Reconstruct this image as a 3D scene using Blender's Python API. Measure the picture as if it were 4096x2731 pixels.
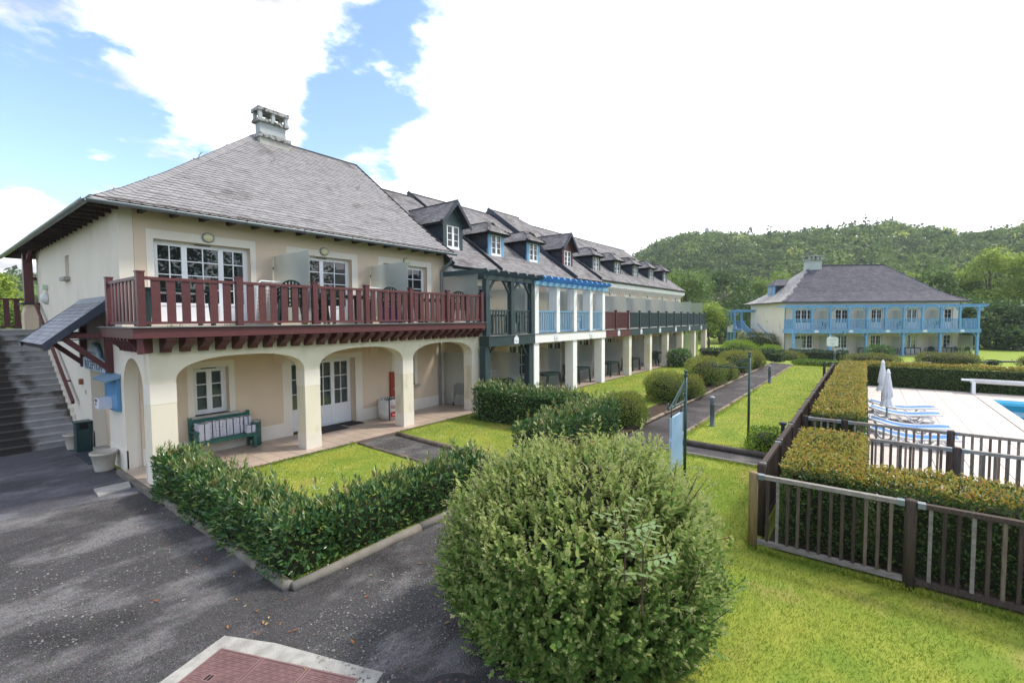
import bpy, math, random
import numpy as np
from mathutils import Vector, Matrix
rng = np.random.default_rng(11); random.seed(11)
scene = bpy.context.scene; col = scene.collection
for o in list(bpy.data.objects): bpy.data.objects.remove(o)

# ------------------------------------------------------------------ camera
CAMH = 3.05
def _n(a): return a/np.linalg.norm(a)
FPX = 1853.0
ax = _n(np.array([3467-2048, 1365.5-1266, -FPX])); ay = np.array([-377-2048, 1365.5-1290, -FPX])
ay = _n(ay-ax*np.dot(ax, ay)); az = np.cross(ax, ay)
cam = bpy.data.cameras.new('camera'); camo = bpy.data.objects.new('camera', cam); col.objects.link(camo)
M = Matrix(((*ax, 0), (*ay, 0), (*az, CAMH), (0, 0, 0, 1)))
camo.matrix_world = M
cam.sensor_width = 36; cam.lens = FPX/4096*36; cam.clip_end = 3000; cam.clip_start = 0.05
scene.camera = camo
scene.cycles.use_denoising = True; scene.cycles.sample_clamp_indirect = 4; scene.cycles.caustics_refractive = False; scene.cycles.caustics_reflective = False

# ------------------------------------------------------------------ light
SUN_AZ, SUN_EL = math.radians(-38), math.radians(52)
sd = Vector((math.cos(SUN_EL)*math.cos(SUN_AZ), math.cos(SUN_EL)*math.sin(SUN_AZ), math.sin(SUN_EL)))
sun = bpy.data.lights.new('sun', 'SUN'); sun.energy = 2.1; sun.angle = math.radians(9); sun.color = (1, .94, .84)
suno = bpy.data.objects.new('sun', sun); col.objects.link(suno)
suno.rotation_euler = (-sd).to_track_quat('-Z', 'Y').to_euler()
scene.view_settings.view_transform = 'Standard'; scene.view_settings.look = 'None'
scene.view_settings.exposure = 1.08; scene.view_settings.gamma = 1
scene.view_settings.use_curve_mapping = False

def pix(u, v):
    d = np.array([u-2048, -(v-1365.5), -FPX]); d = np.array([ax, ay, az])@d
    return Vector(_n(d))
def gpix(u, v, z=0.):
    d = pix(u, v); t = (z-CAMH)/d.z
    return Vector((0, 0, CAMH))+t*d

w = bpy.data.worlds.new('World'); scene.world = w; w.use_nodes = True
nt = w.node_tree; nt.nodes.clear()
def N(t, **k):
    n = nt.nodes.new(t)
    for a, b in k.items():
        if a.startswith('i_'): n.inputs[a[2:]].default_value = b
        else: setattr(n, a, b)
    return n
def L(a, b): nt.links.new(a, b)
def mth(op, a, b=None, c=None, clamp=False):
    n = nt.nodes.new('ShaderNodeMath'); n.operation = op; n.use_clamp = clamp
    for i, s in enumerate((a, b, c)):
        if s is None: continue
        if isinstance(s, (int, float)): n.inputs[i].default_value = s
        else: L(s, n.inputs[i])
    return n.outputs[0]
def vmt(op, a, b=None):
    n = nt.nodes.new('ShaderNodeVectorMath'); n.operation = op
    for i, s in enumerate((a, b)):
        if s is None: continue
        if isinstance(s, (tuple, list, Vector)): n.inputs[i].default_value = s
        else: L(s, n.inputs[i])
    return n.outputs[1] if op in ('DOT_PRODUCT', 'LENGTH') else n.outputs[0]
def sstep(x, a, b):
    n = nt.nodes.new('ShaderNodeMapRange'); n.interpolation_type = 'SMOOTHSTEP'
    L(x, n.inputs[0]); n.inputs[1].default_value = a; n.inputs[2].default_value = b
    return n.outputs[0]
sky = N('ShaderNodeTexSky', sky_type='NISHITA', sun_disc=False, sun_elevation=SUN_EL,
        sun_rotation=math.pi/2-SUN_AZ, altitude=200, air_density=1.0, dust_density=0.6, ozone_density=2.0)
tc = N('ShaderNodeTexCoord'); D = vmt('NORMALIZE', tc.outputs['Generated'])
sx = N('ShaderNodeSeparateXYZ'); L(D, sx.inputs[0])
zz = mth('ADD', mth('MAXIMUM', sx.outputs[2], 0.0), 0.16)
pl = N('ShaderNodeCombineXYZ'); L(mth('DIVIDE', sx.outputs[0], zz), pl.inputs[0]); L(mth('DIVIDE', sx.outputs[1], zz), pl.inputs[1])
def noise(vec, scale, detail, rough, off):
    n = N('ShaderNodeTexNoise'); n.inputs['Scale'].default_value = scale; n.inputs['Detail'].default_value = detail
    n.inputs['Roughness'].default_value = rough; L(vmt('ADD', vec, off), n.inputs['Vector']); return n.outputs[0]
n1 = noise(pl.outputs[0], 3.0, 12, .60, (3.1, 1.7, 0)); n2 = noise(pl.outputs[0], 1.1, 6, .55, (7.3, 2.2, 4))
n3 = noise(pl.outputs[0], 9., 8, .6, (2.6, 5.2, 1))
cov = mth('ADD', mth('ADD', mth('MULTIPLY', n1, 1.15), mth('MULTIPLY', n2, .20)), mth('MULTIPLY', n3, .30))
# thick cloud bank on the sun's side of the sky, broken cumulus elsewhere
side = vmt('DOT_PRODUCT', D, (math.cos(math.radians(-2)), math.sin(math.radians(-2)), 0.0))
cov = mth('ADD', cov, mth('MULTIPLY', sstep(side, .38, .78), .34))
def blob(u, v, r0, r1, amt):
    global cov
    d = pix(u, v); dd = vmt('DOT_PRODUCT', D, d)
    cov = mth('ADD', cov, mth('MULTIPLY', sstep(dd, math.cos(math.radians(r1)), math.cos(math.radians(r0))), amt))
for b in ((-60, 220, 2, 12, -.25), (120, 540, 1, 11, -.15), (430, 640, 1, 8, -.14), (760, 560, 1, 7, -.12), (1480, 330, 1, 8, -.24), (1230, 300, 1, 5, -.10), (1660, 110, 1, 5, -.16), (1380, 640, 1, 9, -.2),
          (620, 120, 2, 17, .14), (330, 330, 1, 8, .10), (280, 800, 1, 6, .24), (60, 930, 1, 5, .2), (1000, 420, 1, 7, .14), (1150, 120, 1, 9, .12)): blob(*b)
mask = sstep(cov, .70, .95)
shade = noise(pl.outputs[0], 2.1, 6, .55, (1.4, 8.8, 2))
cb = N('ShaderNodeMapRange'); L(shade, cb.inputs[0]); cb.inputs[1].default_value = .37; cb.inputs[2].default_value = .56; cb.inputs[3].default_value = .42; cb.inputs[4].default_value = 1.14
dens = sstep(cov, .74, 1.0)   # thick parts glow near the sun, thin parts are plain white
cbr = mth('ADD', cb.outputs[0], mth('MULTIPLY', sstep(side, .3, .95), .10))
cc = N('ShaderNodeCombineColor'); L(mth('MULTIPLY', cbr, .98), cc.inputs[0]); L(mth('MULTIPLY', cbr, .99), cc.inputs[1]); L(mth('MULTIPLY', cbr, 1.03), cc.inputs[2])
bgS = N('ShaderNodeBackground'); L(sky.outputs[0], bgS.inputs[0]); bgS.inputs[1].default_value = .15
bgC = N('ShaderNodeBackground'); L(cc.outputs[0], bgC.inputs[0]); bgC.inputs[1].default_value = 1.0
mx = N('ShaderNodeMixShader'); L(mask, mx.inputs[0]); L(bgS.outputs[0], mx.inputs[1]); L(bgC.outputs[0], mx.inputs[2])
wo = N('ShaderNodeOutputWorld'); L(mx.outputs[0], wo.inputs[0])

# ------------------------------------------------------------------ helpers
Fm = {}
def link(name, me, parent=None, M=None, mat=None):
    o = bpy.data.objects.new(name, me); col.objects.link(o)
    M = M if M is not None else Matrix()
    if parent is not None:
        o.parent = parent; o.matrix_basis = Fm[parent].inverted()@M
    else: o.matrix_basis = M
    Fm[o] = M
    return o
def thing(name, label, cat, loc=(0, 0, 0), group=None, rot=None, local=False):
    o = bpy.data.objects.new(name, None); col.objects.link(o); o.empty_display_size = .2
    o.location = loc
    if rot is not None: o.rotation_euler = (0, 0, rot)
    Fm[o] = Matrix() if (rot is not None or local) else Matrix.Translation(loc)
    o['label'] = label; o['category'] = cat
    if group: o['group'] = group
    return o
def tag(o, label, cat, group=None):
    o['label'] = label; o['category'] = cat
    if group: o['group'] = group
    return o
def struct(o): o['kind'] = 'structure'; return o
def stuff(o): o['kind'] = 'stuff'; return o
def dup(root, loc, rotz, label=None, tilt=None):
    def rec(o, par):
        c = o.copy(); col.objects.link(c); c.parent = par
        for ch in list(o.children): rec(ch, c)
        return c
    c = rec(root, None); c.location = loc; c.rotation_euler = tilt if tilt else (0, 0, rotz)
    if label: c['label'] = label
    return c

class MB:
    def __init__(s): s.v = []; s.f = []; s.m = []; s.cm = 0
    def add(s, vs, fs):
        s.st = getattr(s, 'st', [])+[(len(s.v), len(s.f))]; b = len(s.v); s.v += [tuple(p) for p in vs]; s.f += [tuple(b+i for i in f) for f in fs]; s.m += [s.cm]*len(fs); return s
    def box(s, x0, x1, y0, y1, z0, z1):
        return s.add([(x0, y0, z0), (x1, y0, z0), (x1, y1, z0), (x0, y1, z0), (x0, y0, z1), (x1, y0, z1), (x1, y1, z1), (x0, y1, z1)],
                     [(0, 3, 2, 1), (4, 5, 6, 7), (0, 1, 5, 4), (1, 2, 6, 5), (2, 3, 7, 6), (3, 0, 4, 7)])
    def beam(s, p, q, w_, h_, up=(0, 0, 1)):
        p = Vector(p); q = Vector(q); d = (q-p).normalized(); a = d.cross(Vector(up))
        if a.length < 1e-4: a = d.cross(Vector((0, 1, 0)))
        a.normalize(); b = a.cross(d); a *= w_/2; b *= h_/2
        vs = [p-a-b, p+a-b, p+a+b, p-a+b, q-a-b, q+a-b, q+a+b, q-a+b]
        return s.add(vs, [(0, 3, 2, 1), (4, 5, 6, 7), (0, 1, 5, 4), (1, 2, 6, 5), (2, 3, 7, 6), (3, 0, 4, 7)])
    def tube(s, pts, r, n=8):
        pts = [Vector(p) for p in pts]; rs = r if isinstance(r, (list, tuple)) else [r]*len(pts)
        b = len(s.v); pa = None
        for i, p in enumerate(pts):
            d = (pts[min(i+1, len(pts)-1)]-pts[max(i-1, 0)]).normalized()
            a = d.cross(pa.cross(d)) if pa is not None else d.cross(Vector((0, 0, 1)) if abs(d.z) < .9 else Vector((1, 0, 0)))
            a.normalize(); pa = a; c = d.cross(a)
            for k in range(n):
                t = 2*math.pi*k/n; s.v.append(tuple(p+(a*math.cos(t)+c*math.sin(t))*rs[i]))
        for i in range(len(pts)-1):
            for k in range(n):
                k2 = (k+1) % n; s.f.append((b+i*n+k, b+i*n+k2, b+(i+1)*n+k2, b+(i+1)*n+k)); s.m.append(s.cm)
        s.f.append(tuple(b+k for k in range(n-1, -1, -1))); s.f.append(tuple(b+(len(pts)-1)*n+k for k in range(n))); s.m += [s.cm]*2
        return s
    def lathe(s, prof, c, n=16, sx=1, sy=1):
        b = len(s.v)
        for r, z in prof:
            for k in range(n):
                t = 2*math.pi*k/n; s.v.append((c[0]+r*math.cos(t)*sx, c[1]+r*math.sin(t)*sy, c[2]+z))
        for i in range(len(prof)-1):
            for k in range(n):
                k2 = (k+1) % n; s.f.append((b+i*n+k, b+i*n+k2, b+(i+1)*n+k2, b+(i+1)*n+k)); s.m.append(s.cm)
        s.f.append(tuple(b+k for k in range(n-1, -1, -1))); s.f.append(tuple(b+(len(prof)-1)*n+k for k in range(n))); s.m += [s.cm]*2
        return s
    def prism(s, poly, axis, a, b):
        def P(p, t): return (t, p[0], p[1]) if axis == 'x' else (p[0], t, p[1]) if axis == 'y' else (p[0], p[1], t)
        n = len(poly); vs = [P(p, a) for p in poly]+[P(p, b) for p in poly]
        fs = [tuple(range(n)), tuple(range(2*n-1, n-1, -1))]+[(i, i+n, (i+1) % n+n, (i+1) % n) for i in range(n)]
        return s.add(vs, fs)
    def mesh(s, name, mats, smooth=False):
        me = bpy.data.meshes.new(name); me.from_pydata(s.v, [], s.f); me.update()
        for m_ in (mats if isinstance(mats, (list, tuple)) else [mats]): me.materials.append(m_)
        if any(s.m): me.polygons.foreach_set('material_index', s.m)
        if smooth: me.polygons.foreach_set('use_smooth', [True]*len(s.f))
        return me
    def objs(s, name, mats, parent=None):
        """one object for each added shape"""
        e = s.st+[(len(s.v), len(s.f))]
        for (v0, f0), (v1, f1) in zip(e, e[1:]):
            q = MB(); q.add(s.v[v0:v1], [tuple(i-v0 for i in f) for f in s.f[f0:f1]]); q.obj(name, mats, parent)
    def obj(s, name, mats, parent=None, smooth=False, M=None):
        return link(name, s.mesh(name, mats, smooth), parent, M)
_ub = {}
def ubox(mat, key='b'):
    if mat.name not in _ub: _ub[mat.name] = MB().box(-.5, .5, -.5, .5, -.5, .5).mesh('block_'+mat.name, mat)
    return _ub[mat.name]
def piece(name, mat, parent, x0, x1, y0, y1, z0, z1):
    M = Matrix.Translation(((x0+x1)/2, (y0+y1)/2, (z0+z1)/2))@Matrix.Diagonal((abs(x1-x0), abs(y1-y0), abs(z1-z0), 1))
    return link(name, ubox(mat), parent, M)
def stick(name, mat, parent, p, q, w_, h_, up=(0, 0, 1)):
    p = Vector(p); q = Vector(q); d = q-p; y = d.normalized(); x = y.cross(Vector(up))
    if x.length < 1e-4: x = y.cross(Vector((0, 1, 0)))
    x.normalize(); z = x.cross(y); c = (p+q)/2
    M = Matrix(((x.x*w_, d.x, z.x*h_, c.x), (x.y*w_, d.y, z.y*h_, c.y), (x.z*w_, d.z, z.z*h_, c.z), (0, 0, 0, 1)))
    return link(name, ubox(mat), parent, M)

# ------------------------------------------------------------------ materials
def mat(name, c1, c2=None, scale=3., rough=.7, bump=0., bscale=40., spec=.3, metal=0., detail=6, c3=None, s3=1., island=0., stretch=None, lo=.35, hi=.65, lo3=.5, hi3=.7, stain=None):
    m = bpy.data.materials.new(name); m.use_nodes = True; t = m.node_tree; p = t.nodes['Principled BSDF']
    g = t.nodes.new('ShaderNodeNewGeometry'); vec = g.outputs['Position']
    if stretch:
        mp = t.nodes.new('ShaderNodeMapping'); mp.inputs['Scale'].default_value = stretch; t.links.new(vec, mp.inputs[0]); vec = mp.outputs[0]
    def nz(sc, de, lo_, hi_):
        n = t.nodes.new('ShaderNodeTexNoise'); n.inputs['Scale'].default_value = sc; n.inputs['Detail'].default_value = de; t.links.new(vec, n.inputs['Vector'])
        r = t.nodes.new('ShaderNodeMapRange'); t.links.new(n.outputs[0], r.inputs[0]); r.inputs[1].default_value = lo_; r.inputs[2].default_value = hi_
        return r.outputs[0]
    c2 = c2 or tuple(x*.82 for x in c1)
    def mix(f, a, b):
        n = t.nodes.new('ShaderNodeMix'); n.data_type = 'RGBA'
        if isinstance(f, float): n.inputs[0].default_value = f
        else: t.links.new(f, n.inputs[0])
        for s_, v_ in ((n.inputs[6], a), (n.inputs[7], b)):
            if isinstance(v_, tuple): s_.default_value = (*v_, 1)
            else: t.links.new(v_, s_)
        return n.outputs[2]
    c = mix(nz(scale, detail, lo, hi), c1, c2)
    if c3: c = mix(nz(s3, 8, lo3, hi3), c, c3)
    if island:
        r = t.nodes.new('ShaderNodeObjectInfo'); a = t.nodes.new('ShaderNodeMath'); a.operation = 'ADD'
        t.links.new(r.outputs['Random'], a.inputs[0]); t.links.new(g.outputs['Random Per Island'], a.inputs[1])
        fr = t.nodes.new('ShaderNodeMath'); fr.operation = 'FRACT'; t.links.new(a.outputs[0], fr.inputs[0])
        h = t.nodes.new('ShaderNodeHueSaturation'); mr = t.nodes.new('ShaderNodeMapRange'); t.links.new(fr.outputs[0], mr.inputs[0])
        mr.inputs[3].default_value = 1-island; mr.inputs[4].default_value = 1+island; t.links.new(mr.outputs[0], h.inputs['Value']); t.links.new(c, h.inputs['Color']); c = h.outputs[0]
    if stain:      # water stain: everything left of a ragged line
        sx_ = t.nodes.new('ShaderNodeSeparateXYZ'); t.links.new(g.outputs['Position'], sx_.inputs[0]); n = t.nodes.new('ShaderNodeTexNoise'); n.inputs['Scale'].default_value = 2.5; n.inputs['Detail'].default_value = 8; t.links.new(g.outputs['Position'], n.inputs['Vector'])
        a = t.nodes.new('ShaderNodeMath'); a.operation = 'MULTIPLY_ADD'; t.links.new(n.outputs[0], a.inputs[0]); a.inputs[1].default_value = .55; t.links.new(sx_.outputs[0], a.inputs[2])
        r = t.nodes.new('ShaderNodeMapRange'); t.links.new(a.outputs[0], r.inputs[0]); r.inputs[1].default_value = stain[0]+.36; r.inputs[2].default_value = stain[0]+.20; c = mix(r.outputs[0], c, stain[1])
    t.links.new(c, p.inputs['Base Color']); p.inputs['Roughness'].default_value = rough; p.inputs['Metallic'].default_value = metal
    p.inputs['Specular IOR Level'].default_value = spec
    if bump:
        n = t.nodes.new('ShaderNodeTexNoise'); n.inputs['Scale'].default_value = bscale; n.inputs['Detail'].default_value = 4; t.links.new(vec, n.inputs['Vector'])
        b = t.nodes.new('ShaderNodeBump'); b.inputs['Strength'].default_value = bump; b.inputs['Distance'].default_value = .01
        t.links.new(n.outputs[0], b.inputs['Height']); t.links.new(b.outputs[0], p.inputs['Normal'])
    return m
def leafmat(name, cols, rough=.5, trans=.3, spec=.3, tint=None):
    m = bpy.data.materials.new(name); m.use_nodes = True; t = m.node_tree; p = t.nodes['Principled BSDF']
    g = t.nodes.new('ShaderNodeNewGeometry'); r = t.nodes.new('ShaderNodeValToRGB'); r.color_ramp.interpolation = 'LINEAR'
    e = r.color_ramp.elements
    while len(e) < len(cols): e.new(.5)
    for i, c in enumerate(cols): e[i].position = i/(len(cols)-1); e[i].color = (*c, 1)
    t.links.new(g.outputs['Random Per Island'], r.inputs[0]); c = r.outputs[0]
    if tint:
        a = t.nodes.new('ShaderNodeAttribute'); a.attribute_name = 'tint'; r2 = t.nodes.new('ShaderNodeValToRGB'); e = r2.color_ramp.elements
        while len(e) < len(tint): e.new(.5)
        for i, q in enumerate(tint): e[i].position = i/(len(tint)-1); e[i].color = (*q, 1)
        t.links.new(a.outputs['Fac'], r2.inputs[0]); mx_ = t.nodes.new('ShaderNodeMix'); mx_.data_type = 'RGBA'; mx_.blend_type = 'MULTIPLY'; mx_.inputs[0].default_value = 1
        t.links.new(c, mx_.inputs[6]); t.links.new(r2.outputs[0], mx_.inputs[7]); c = mx_.outputs[2]
    t.links.new(c, p.inputs['Base Color']); p.inputs['Roughness'].default_value = rough; p.inputs['Specular IOR Level'].default_value = spec
    tr = t.nodes.new('ShaderNodeBsdfTranslucent'); t.links.new(c, tr.inputs[0]); ms = t.nodes.new('ShaderNodeMixShader'); ms.inputs[0].default_value = trans
    o = t.nodes['Material Output']; t.links.new(p.outputs[0], ms.inputs[1]); t.links.new(tr.outputs[0], ms.inputs[2]); t.links.new(ms.outputs[0], o.inputs[0])
    return m

STUCCO = mat('stucco_beige', (.66, .54, .415), (.62, .50, .38), 1.5, .9, .35, 160, .15)
STUCCO_P = mat('stucco_pink', (.66, .52, .44), (.61, .48, .40), 1.5, .9, .35, 160, .15)
CREAM = mat('stucco_cream', (.72, .665, .54), (.67, .615, .49), 1.8, .9, .35, 160, .15, c3=(.46, .41, .30), s3=2.6, lo3=.57, hi3=.80, stretch=(1, 1, .4))
SIDE = mat('stucco_side', (.72, .67, .58), (.68, .63, .54), 1.2, .9, .35, 160, .15, c3=(.55, .50, .42), s3=2.0, lo3=.58, hi3=.82, stretch=(1, 1, .4))
BAND = mat('stucco_white_band', (.74, .70, .62), (.70, .65, .57), 1.6, .9, .3, 160, .15)
WHITEW = mat('white_render', (.82, .81, .80), (.78, .77, .76), 1.6, .85, .2, 120, .15, c3=(.60, .56, .46), s3=2.2, lo3=.66, hi3=.82)
PVC = mat('white_pvc', (.80, .82, .85), (.78, .80, .83), 5, .3, 0, 1, .5)
MAROON = mat('maroon_paint', (.105, .031, .034), (.085, .026, .029), 6, .45, .12, 30, .4, stretch=(1, 1, 3), island=.12)
DGREEN = mat('dark_green_paint', (.026, .047, .052), (.036, .06, .066), 5, .45, .12, 30, .4, island=.1)
BLUE = mat('blue_paint', (.13, .29, .45), (.17, .34, .50), 5, .5, .1, 30, .4, island=.08)
BLUEW = mat('blue_weathered_paint', (.12, .30, .55), (.17, .36, .60), 4, .6, .15, 30, .3, c3=(.34, .42, .47), s3=5, lo3=.55, hi3=.72, island=.12)
BLUEB = mat('bright_blue_paint', (.045, .19, .44), (.06, .22, .48), 6, .4, 0, 30, .4, island=.1)
SEDGE = mat('slate_edge_shade', (.022, .02, .02), (.03, .027, .026), 6, .8)  # dirty slate edges, painted darker still as the shadow line under each slate
SLATE = mat('slate_weathered', (.235, .226, .232), (.275, .265, .268), 6, 0.75, .4, 60, 0.14, c3=(.12, .106, .105), s3=1.2, lo3=.58, hi3=.78, island=.12)
SLATE2 = mat('slate_grey', (.165, .158, .163), (.22, .21, .212), 2.2, 0.75, .4, 60, 0.14, c3=(.105, .094, .094), s3=1.3, lo3=.5, hi3=.7, island=.22)
SLATED = mat('slate_dark', (.019, .025, .042), (.027, .034, .053), 3, .45, .3, 50, .4, island=.25)
SLATEB = mat('slate_blue', (.072, .070, .088), (.098, .095, .115), 1.5, 0.75, .3, 40, 0.14, island=.2)
UNDER = mat('roof_underlay', (.035, .033, .036), None, 4, .8)
ZINC = mat('zinc', (.16, .19, .215), (.20, .23, .25), 4, .45, 0, 1, .5, metal=.35)
ZINCD = mat('zinc_dark', (.035, .038, .045), None, 4, .5)
CONC = mat('concrete_pale', (.42, .41, .38), (.34, .33, .30), 6, .9, .5, 80, .2)
CONCG = mat('concrete_weathered', (.36, .37, .38), (.28, .28, .28), 3, .9, .6, 60, .2, c3=(.06, .055, .045), s3=9, lo3=.5, hi3=.62)
CONCB = mat('chimney_render', (.42, .45, .47), (.36, .385, .40), 3, .9, .4, 70, .2)
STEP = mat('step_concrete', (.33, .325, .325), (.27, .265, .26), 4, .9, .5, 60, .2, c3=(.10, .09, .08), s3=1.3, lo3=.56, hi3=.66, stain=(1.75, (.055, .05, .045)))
WOODD = mat('timber_dark', (.075, .055, .045), (.045, .034, .03), 9, .8, .5, 60, .2, stretch=(6, 6, .6), island=.25)
WOODG = mat('timber_grey', (.25, .235, .22), (.17, .15, .13), 9, .85, .5, 60, .2, stretch=(3, 1.2, 3), island=.15)
WOODM = mat('timber_brown', (.17, .135, .105), (.11, .085, .068), 9, .85, .5, 60, .2, stretch=(6, 6, .6), island=.3)
WOODT = mat('timber_new', (.30, .22, .12), (.22, .155, .08), 7, .8, .4, 60, .2, stretch=(8, 8, .7))
LOG = mat('log_wood', (.23, .185, .135), (.145, .115, .085), 7, .85, .6, 50, .2, c3=(.10, .085, .06), s3=3, island=.2)
GREENP = mat('green_plastic', (.012, .035, .034), (.016, .042, .04), 5, .35, 0, 1, .5)
WHITEP = mat('white_plastic', (.78, .79, .80), (.74, .75, .76), 5, .35, 0, 1, .5)
GREENW = mat('bench_green_paint', (.022, .105, .085), (.03, .125, .10), 8, .45, .15, 60, .4, island=.1)
METG = mat('green_metal', (.012, .05, .047), (.018, .06, .055), 6, .35, 0, 1, .5)
LAMPM = mat('bollard_grey', (.055, .075, .10), (.065, .085, .11), 4, .4, 0, 1, .5)
OPAL = mat('lamp_opal', (.66, .62, .38), (.62, .58, .35), 4, .3, 0, 1, .5)
ASPH = None
LINEN = mat('parasol_canvas', (.70, .70, .71), (.64, .64, .66), 5, .8, .2, 40, .2)
LBLUE = mat('sling_blue', (.022, .15, .42), (.03, .18, .46), 5, .5, .15, 90, .3)
RED = mat('red_paint', (.32, .055, .025), None, 4, .5)
REDP = mat('red_print', (.48, .02, .025), None, 4, .6)
INK = mat('ink_dark', (.03, .05, .08), None, 4, .6)
INKG = mat('ink_grey', (.32, .36, .42), None, 4, .6)
SIGNW = mat('sign_pale_blue', (.50, .60, .72), (.46, .56, .69), 6, .5, 0, 1, .4)
PLAQ = mat('plaque_white', (.70, .73, .78), (.66, .69, .74), 8, .4, 0, 1, .4)
TERRA = mat('planter_stone', (.52, .48, .42), (.45, .41, .35), 6, .85, .4, 60, .2)
SOIL = mat('soil', (.045, .032, .024), (.07, .05, .036), 14, .95, .9, 40, .1)
MATB = mat('doormat_grey', (.05, .05, .055), (.07, .07, .075), 30, .95, .5, 120, .1)
PURPLE = mat('purple_box', (.10, .02, .22), None, 3, .5)
PAPER = mat('paper_stack', (.70, .70, .78), (.55, .55, .63), 9, .8, .5, 30, .2, stretch=(.6, .6, 14))
IRON = mat('cast_iron_rust', (.155, .085, .082), (.115, .062, .06), 7, .6, .3, 40, .4)
IRON2 = mat('cast_iron_rib', (.20, .115, .112), (.165, .092, .09), 7, .55, 0, 40, .4)
BLACK = mat('black_void', (.006, .006, .007), None, 3, .6)
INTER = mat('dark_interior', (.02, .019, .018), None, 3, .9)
BLIND = mat('blind_slats', (.34, .33, .31), (.29, .28, .26), 3, .7)
CURT = mat('curtain_white', (.62, .62, .63), (.52, .52, .54), 6, .9, 0, 1, .2, stretch=(9, 9, .3))

def glass(name, col_, rough, ref=.12):
    m = bpy.data.materials.new(name); m.use_nodes = True; p = m.node_tree.nodes['Principled BSDF']
    p.inputs['Base Color'].default_value = (*col_, 1); p.inputs['Roughness'].default_value = rough; p.inputs['IOR'].default_value = 1.5
    p.inputs['Specular IOR Level'].default_value = .8
    return m
PANE = glass('window_glass_dark', (.012, .014, .016), .015)
def clearglass():
    m = bpy.data.materials.new('window_glass_clear'); m.use_nodes = True; t = m.node_tree; t.nodes.remove(t.nodes['Principled BSDF'])
    tr = t.nodes.new('ShaderNodeBsdfTransparent'); tr.inputs[0].default_value = (.86, .9, .9, 1); gl = t.nodes.new('ShaderNodeBsdfGlossy'); gl.inputs['Roughness'].default_value = .01
    fr = t.nodes.new('ShaderNodeFresnel'); fr.inputs[0].default_value = 1.6; mx_ = t.nodes.new('ShaderNodeMixShader')
    t.links.new(fr.outputs[0], mx_.inputs[0]); t.links.new(tr.outputs[0], mx_.inputs[1]); t.links.new(gl.outputs[0], mx_.inputs[2]); t.links.new(mx_.outputs[0], t.nodes['Material Output'].inputs[0])
    return m
CLEAR = clearglass()
def frosted():
    m = bpy.data.materials.new('frosted_glass'); m.use_nodes = True; p = m.node_tree.nodes['Principled BSDF']
    p.inputs['Base Color'].default_value = (.82, .89, .87, 1); p.inputs['Roughness'].default_value = .42; p.inputs['IOR'].default_value = 1.18
    p.inputs['Transmission Weight'].default_value = .80; p.inputs['Specular IOR Level'].default_value = .4
    return m
FROST = frosted()
# ------------------------------------------------------------------ ground
def ss(a, b, x):
    t = np.clip((x-a)/(b-a), 0, 1); return t*t*(3-2*t)
def gz(x, y):
    x = np.asarray(x, float); y = np.asarray(y, float); pit = (x > 10.4) & (x < 26.2) & (y > -13.5) & (y < -1.4)   # room for the pool basin
    return -.10-.72*ss(36, 52, x)-1.1*pit
CREST = [(-180, .03), (-60, .05), (-30, .11), (-14, .128), (-10, .124), (-7, .118), (-4, .135), (-1, .148), (3.6, .15), (7, .147), (10.4, .15), (14, .158), (17, .162), (20, .147), (22.6, .12), (26, .098), (30, .072), (40, .06), (70, .045), (84, .05), (95, .06), (110, .05), (180, .03)]
def hill(x, y):
    r = np.hypot(x, y); a = np.degrees(np.arctan2(y, x)); c = np.interp(a, [q[0] for q in CREST], [q[1] for q in CREST])
    return (c*255-.5)*ss(105, 255, r)*1.0-ss(255, 330, r)*6
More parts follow.
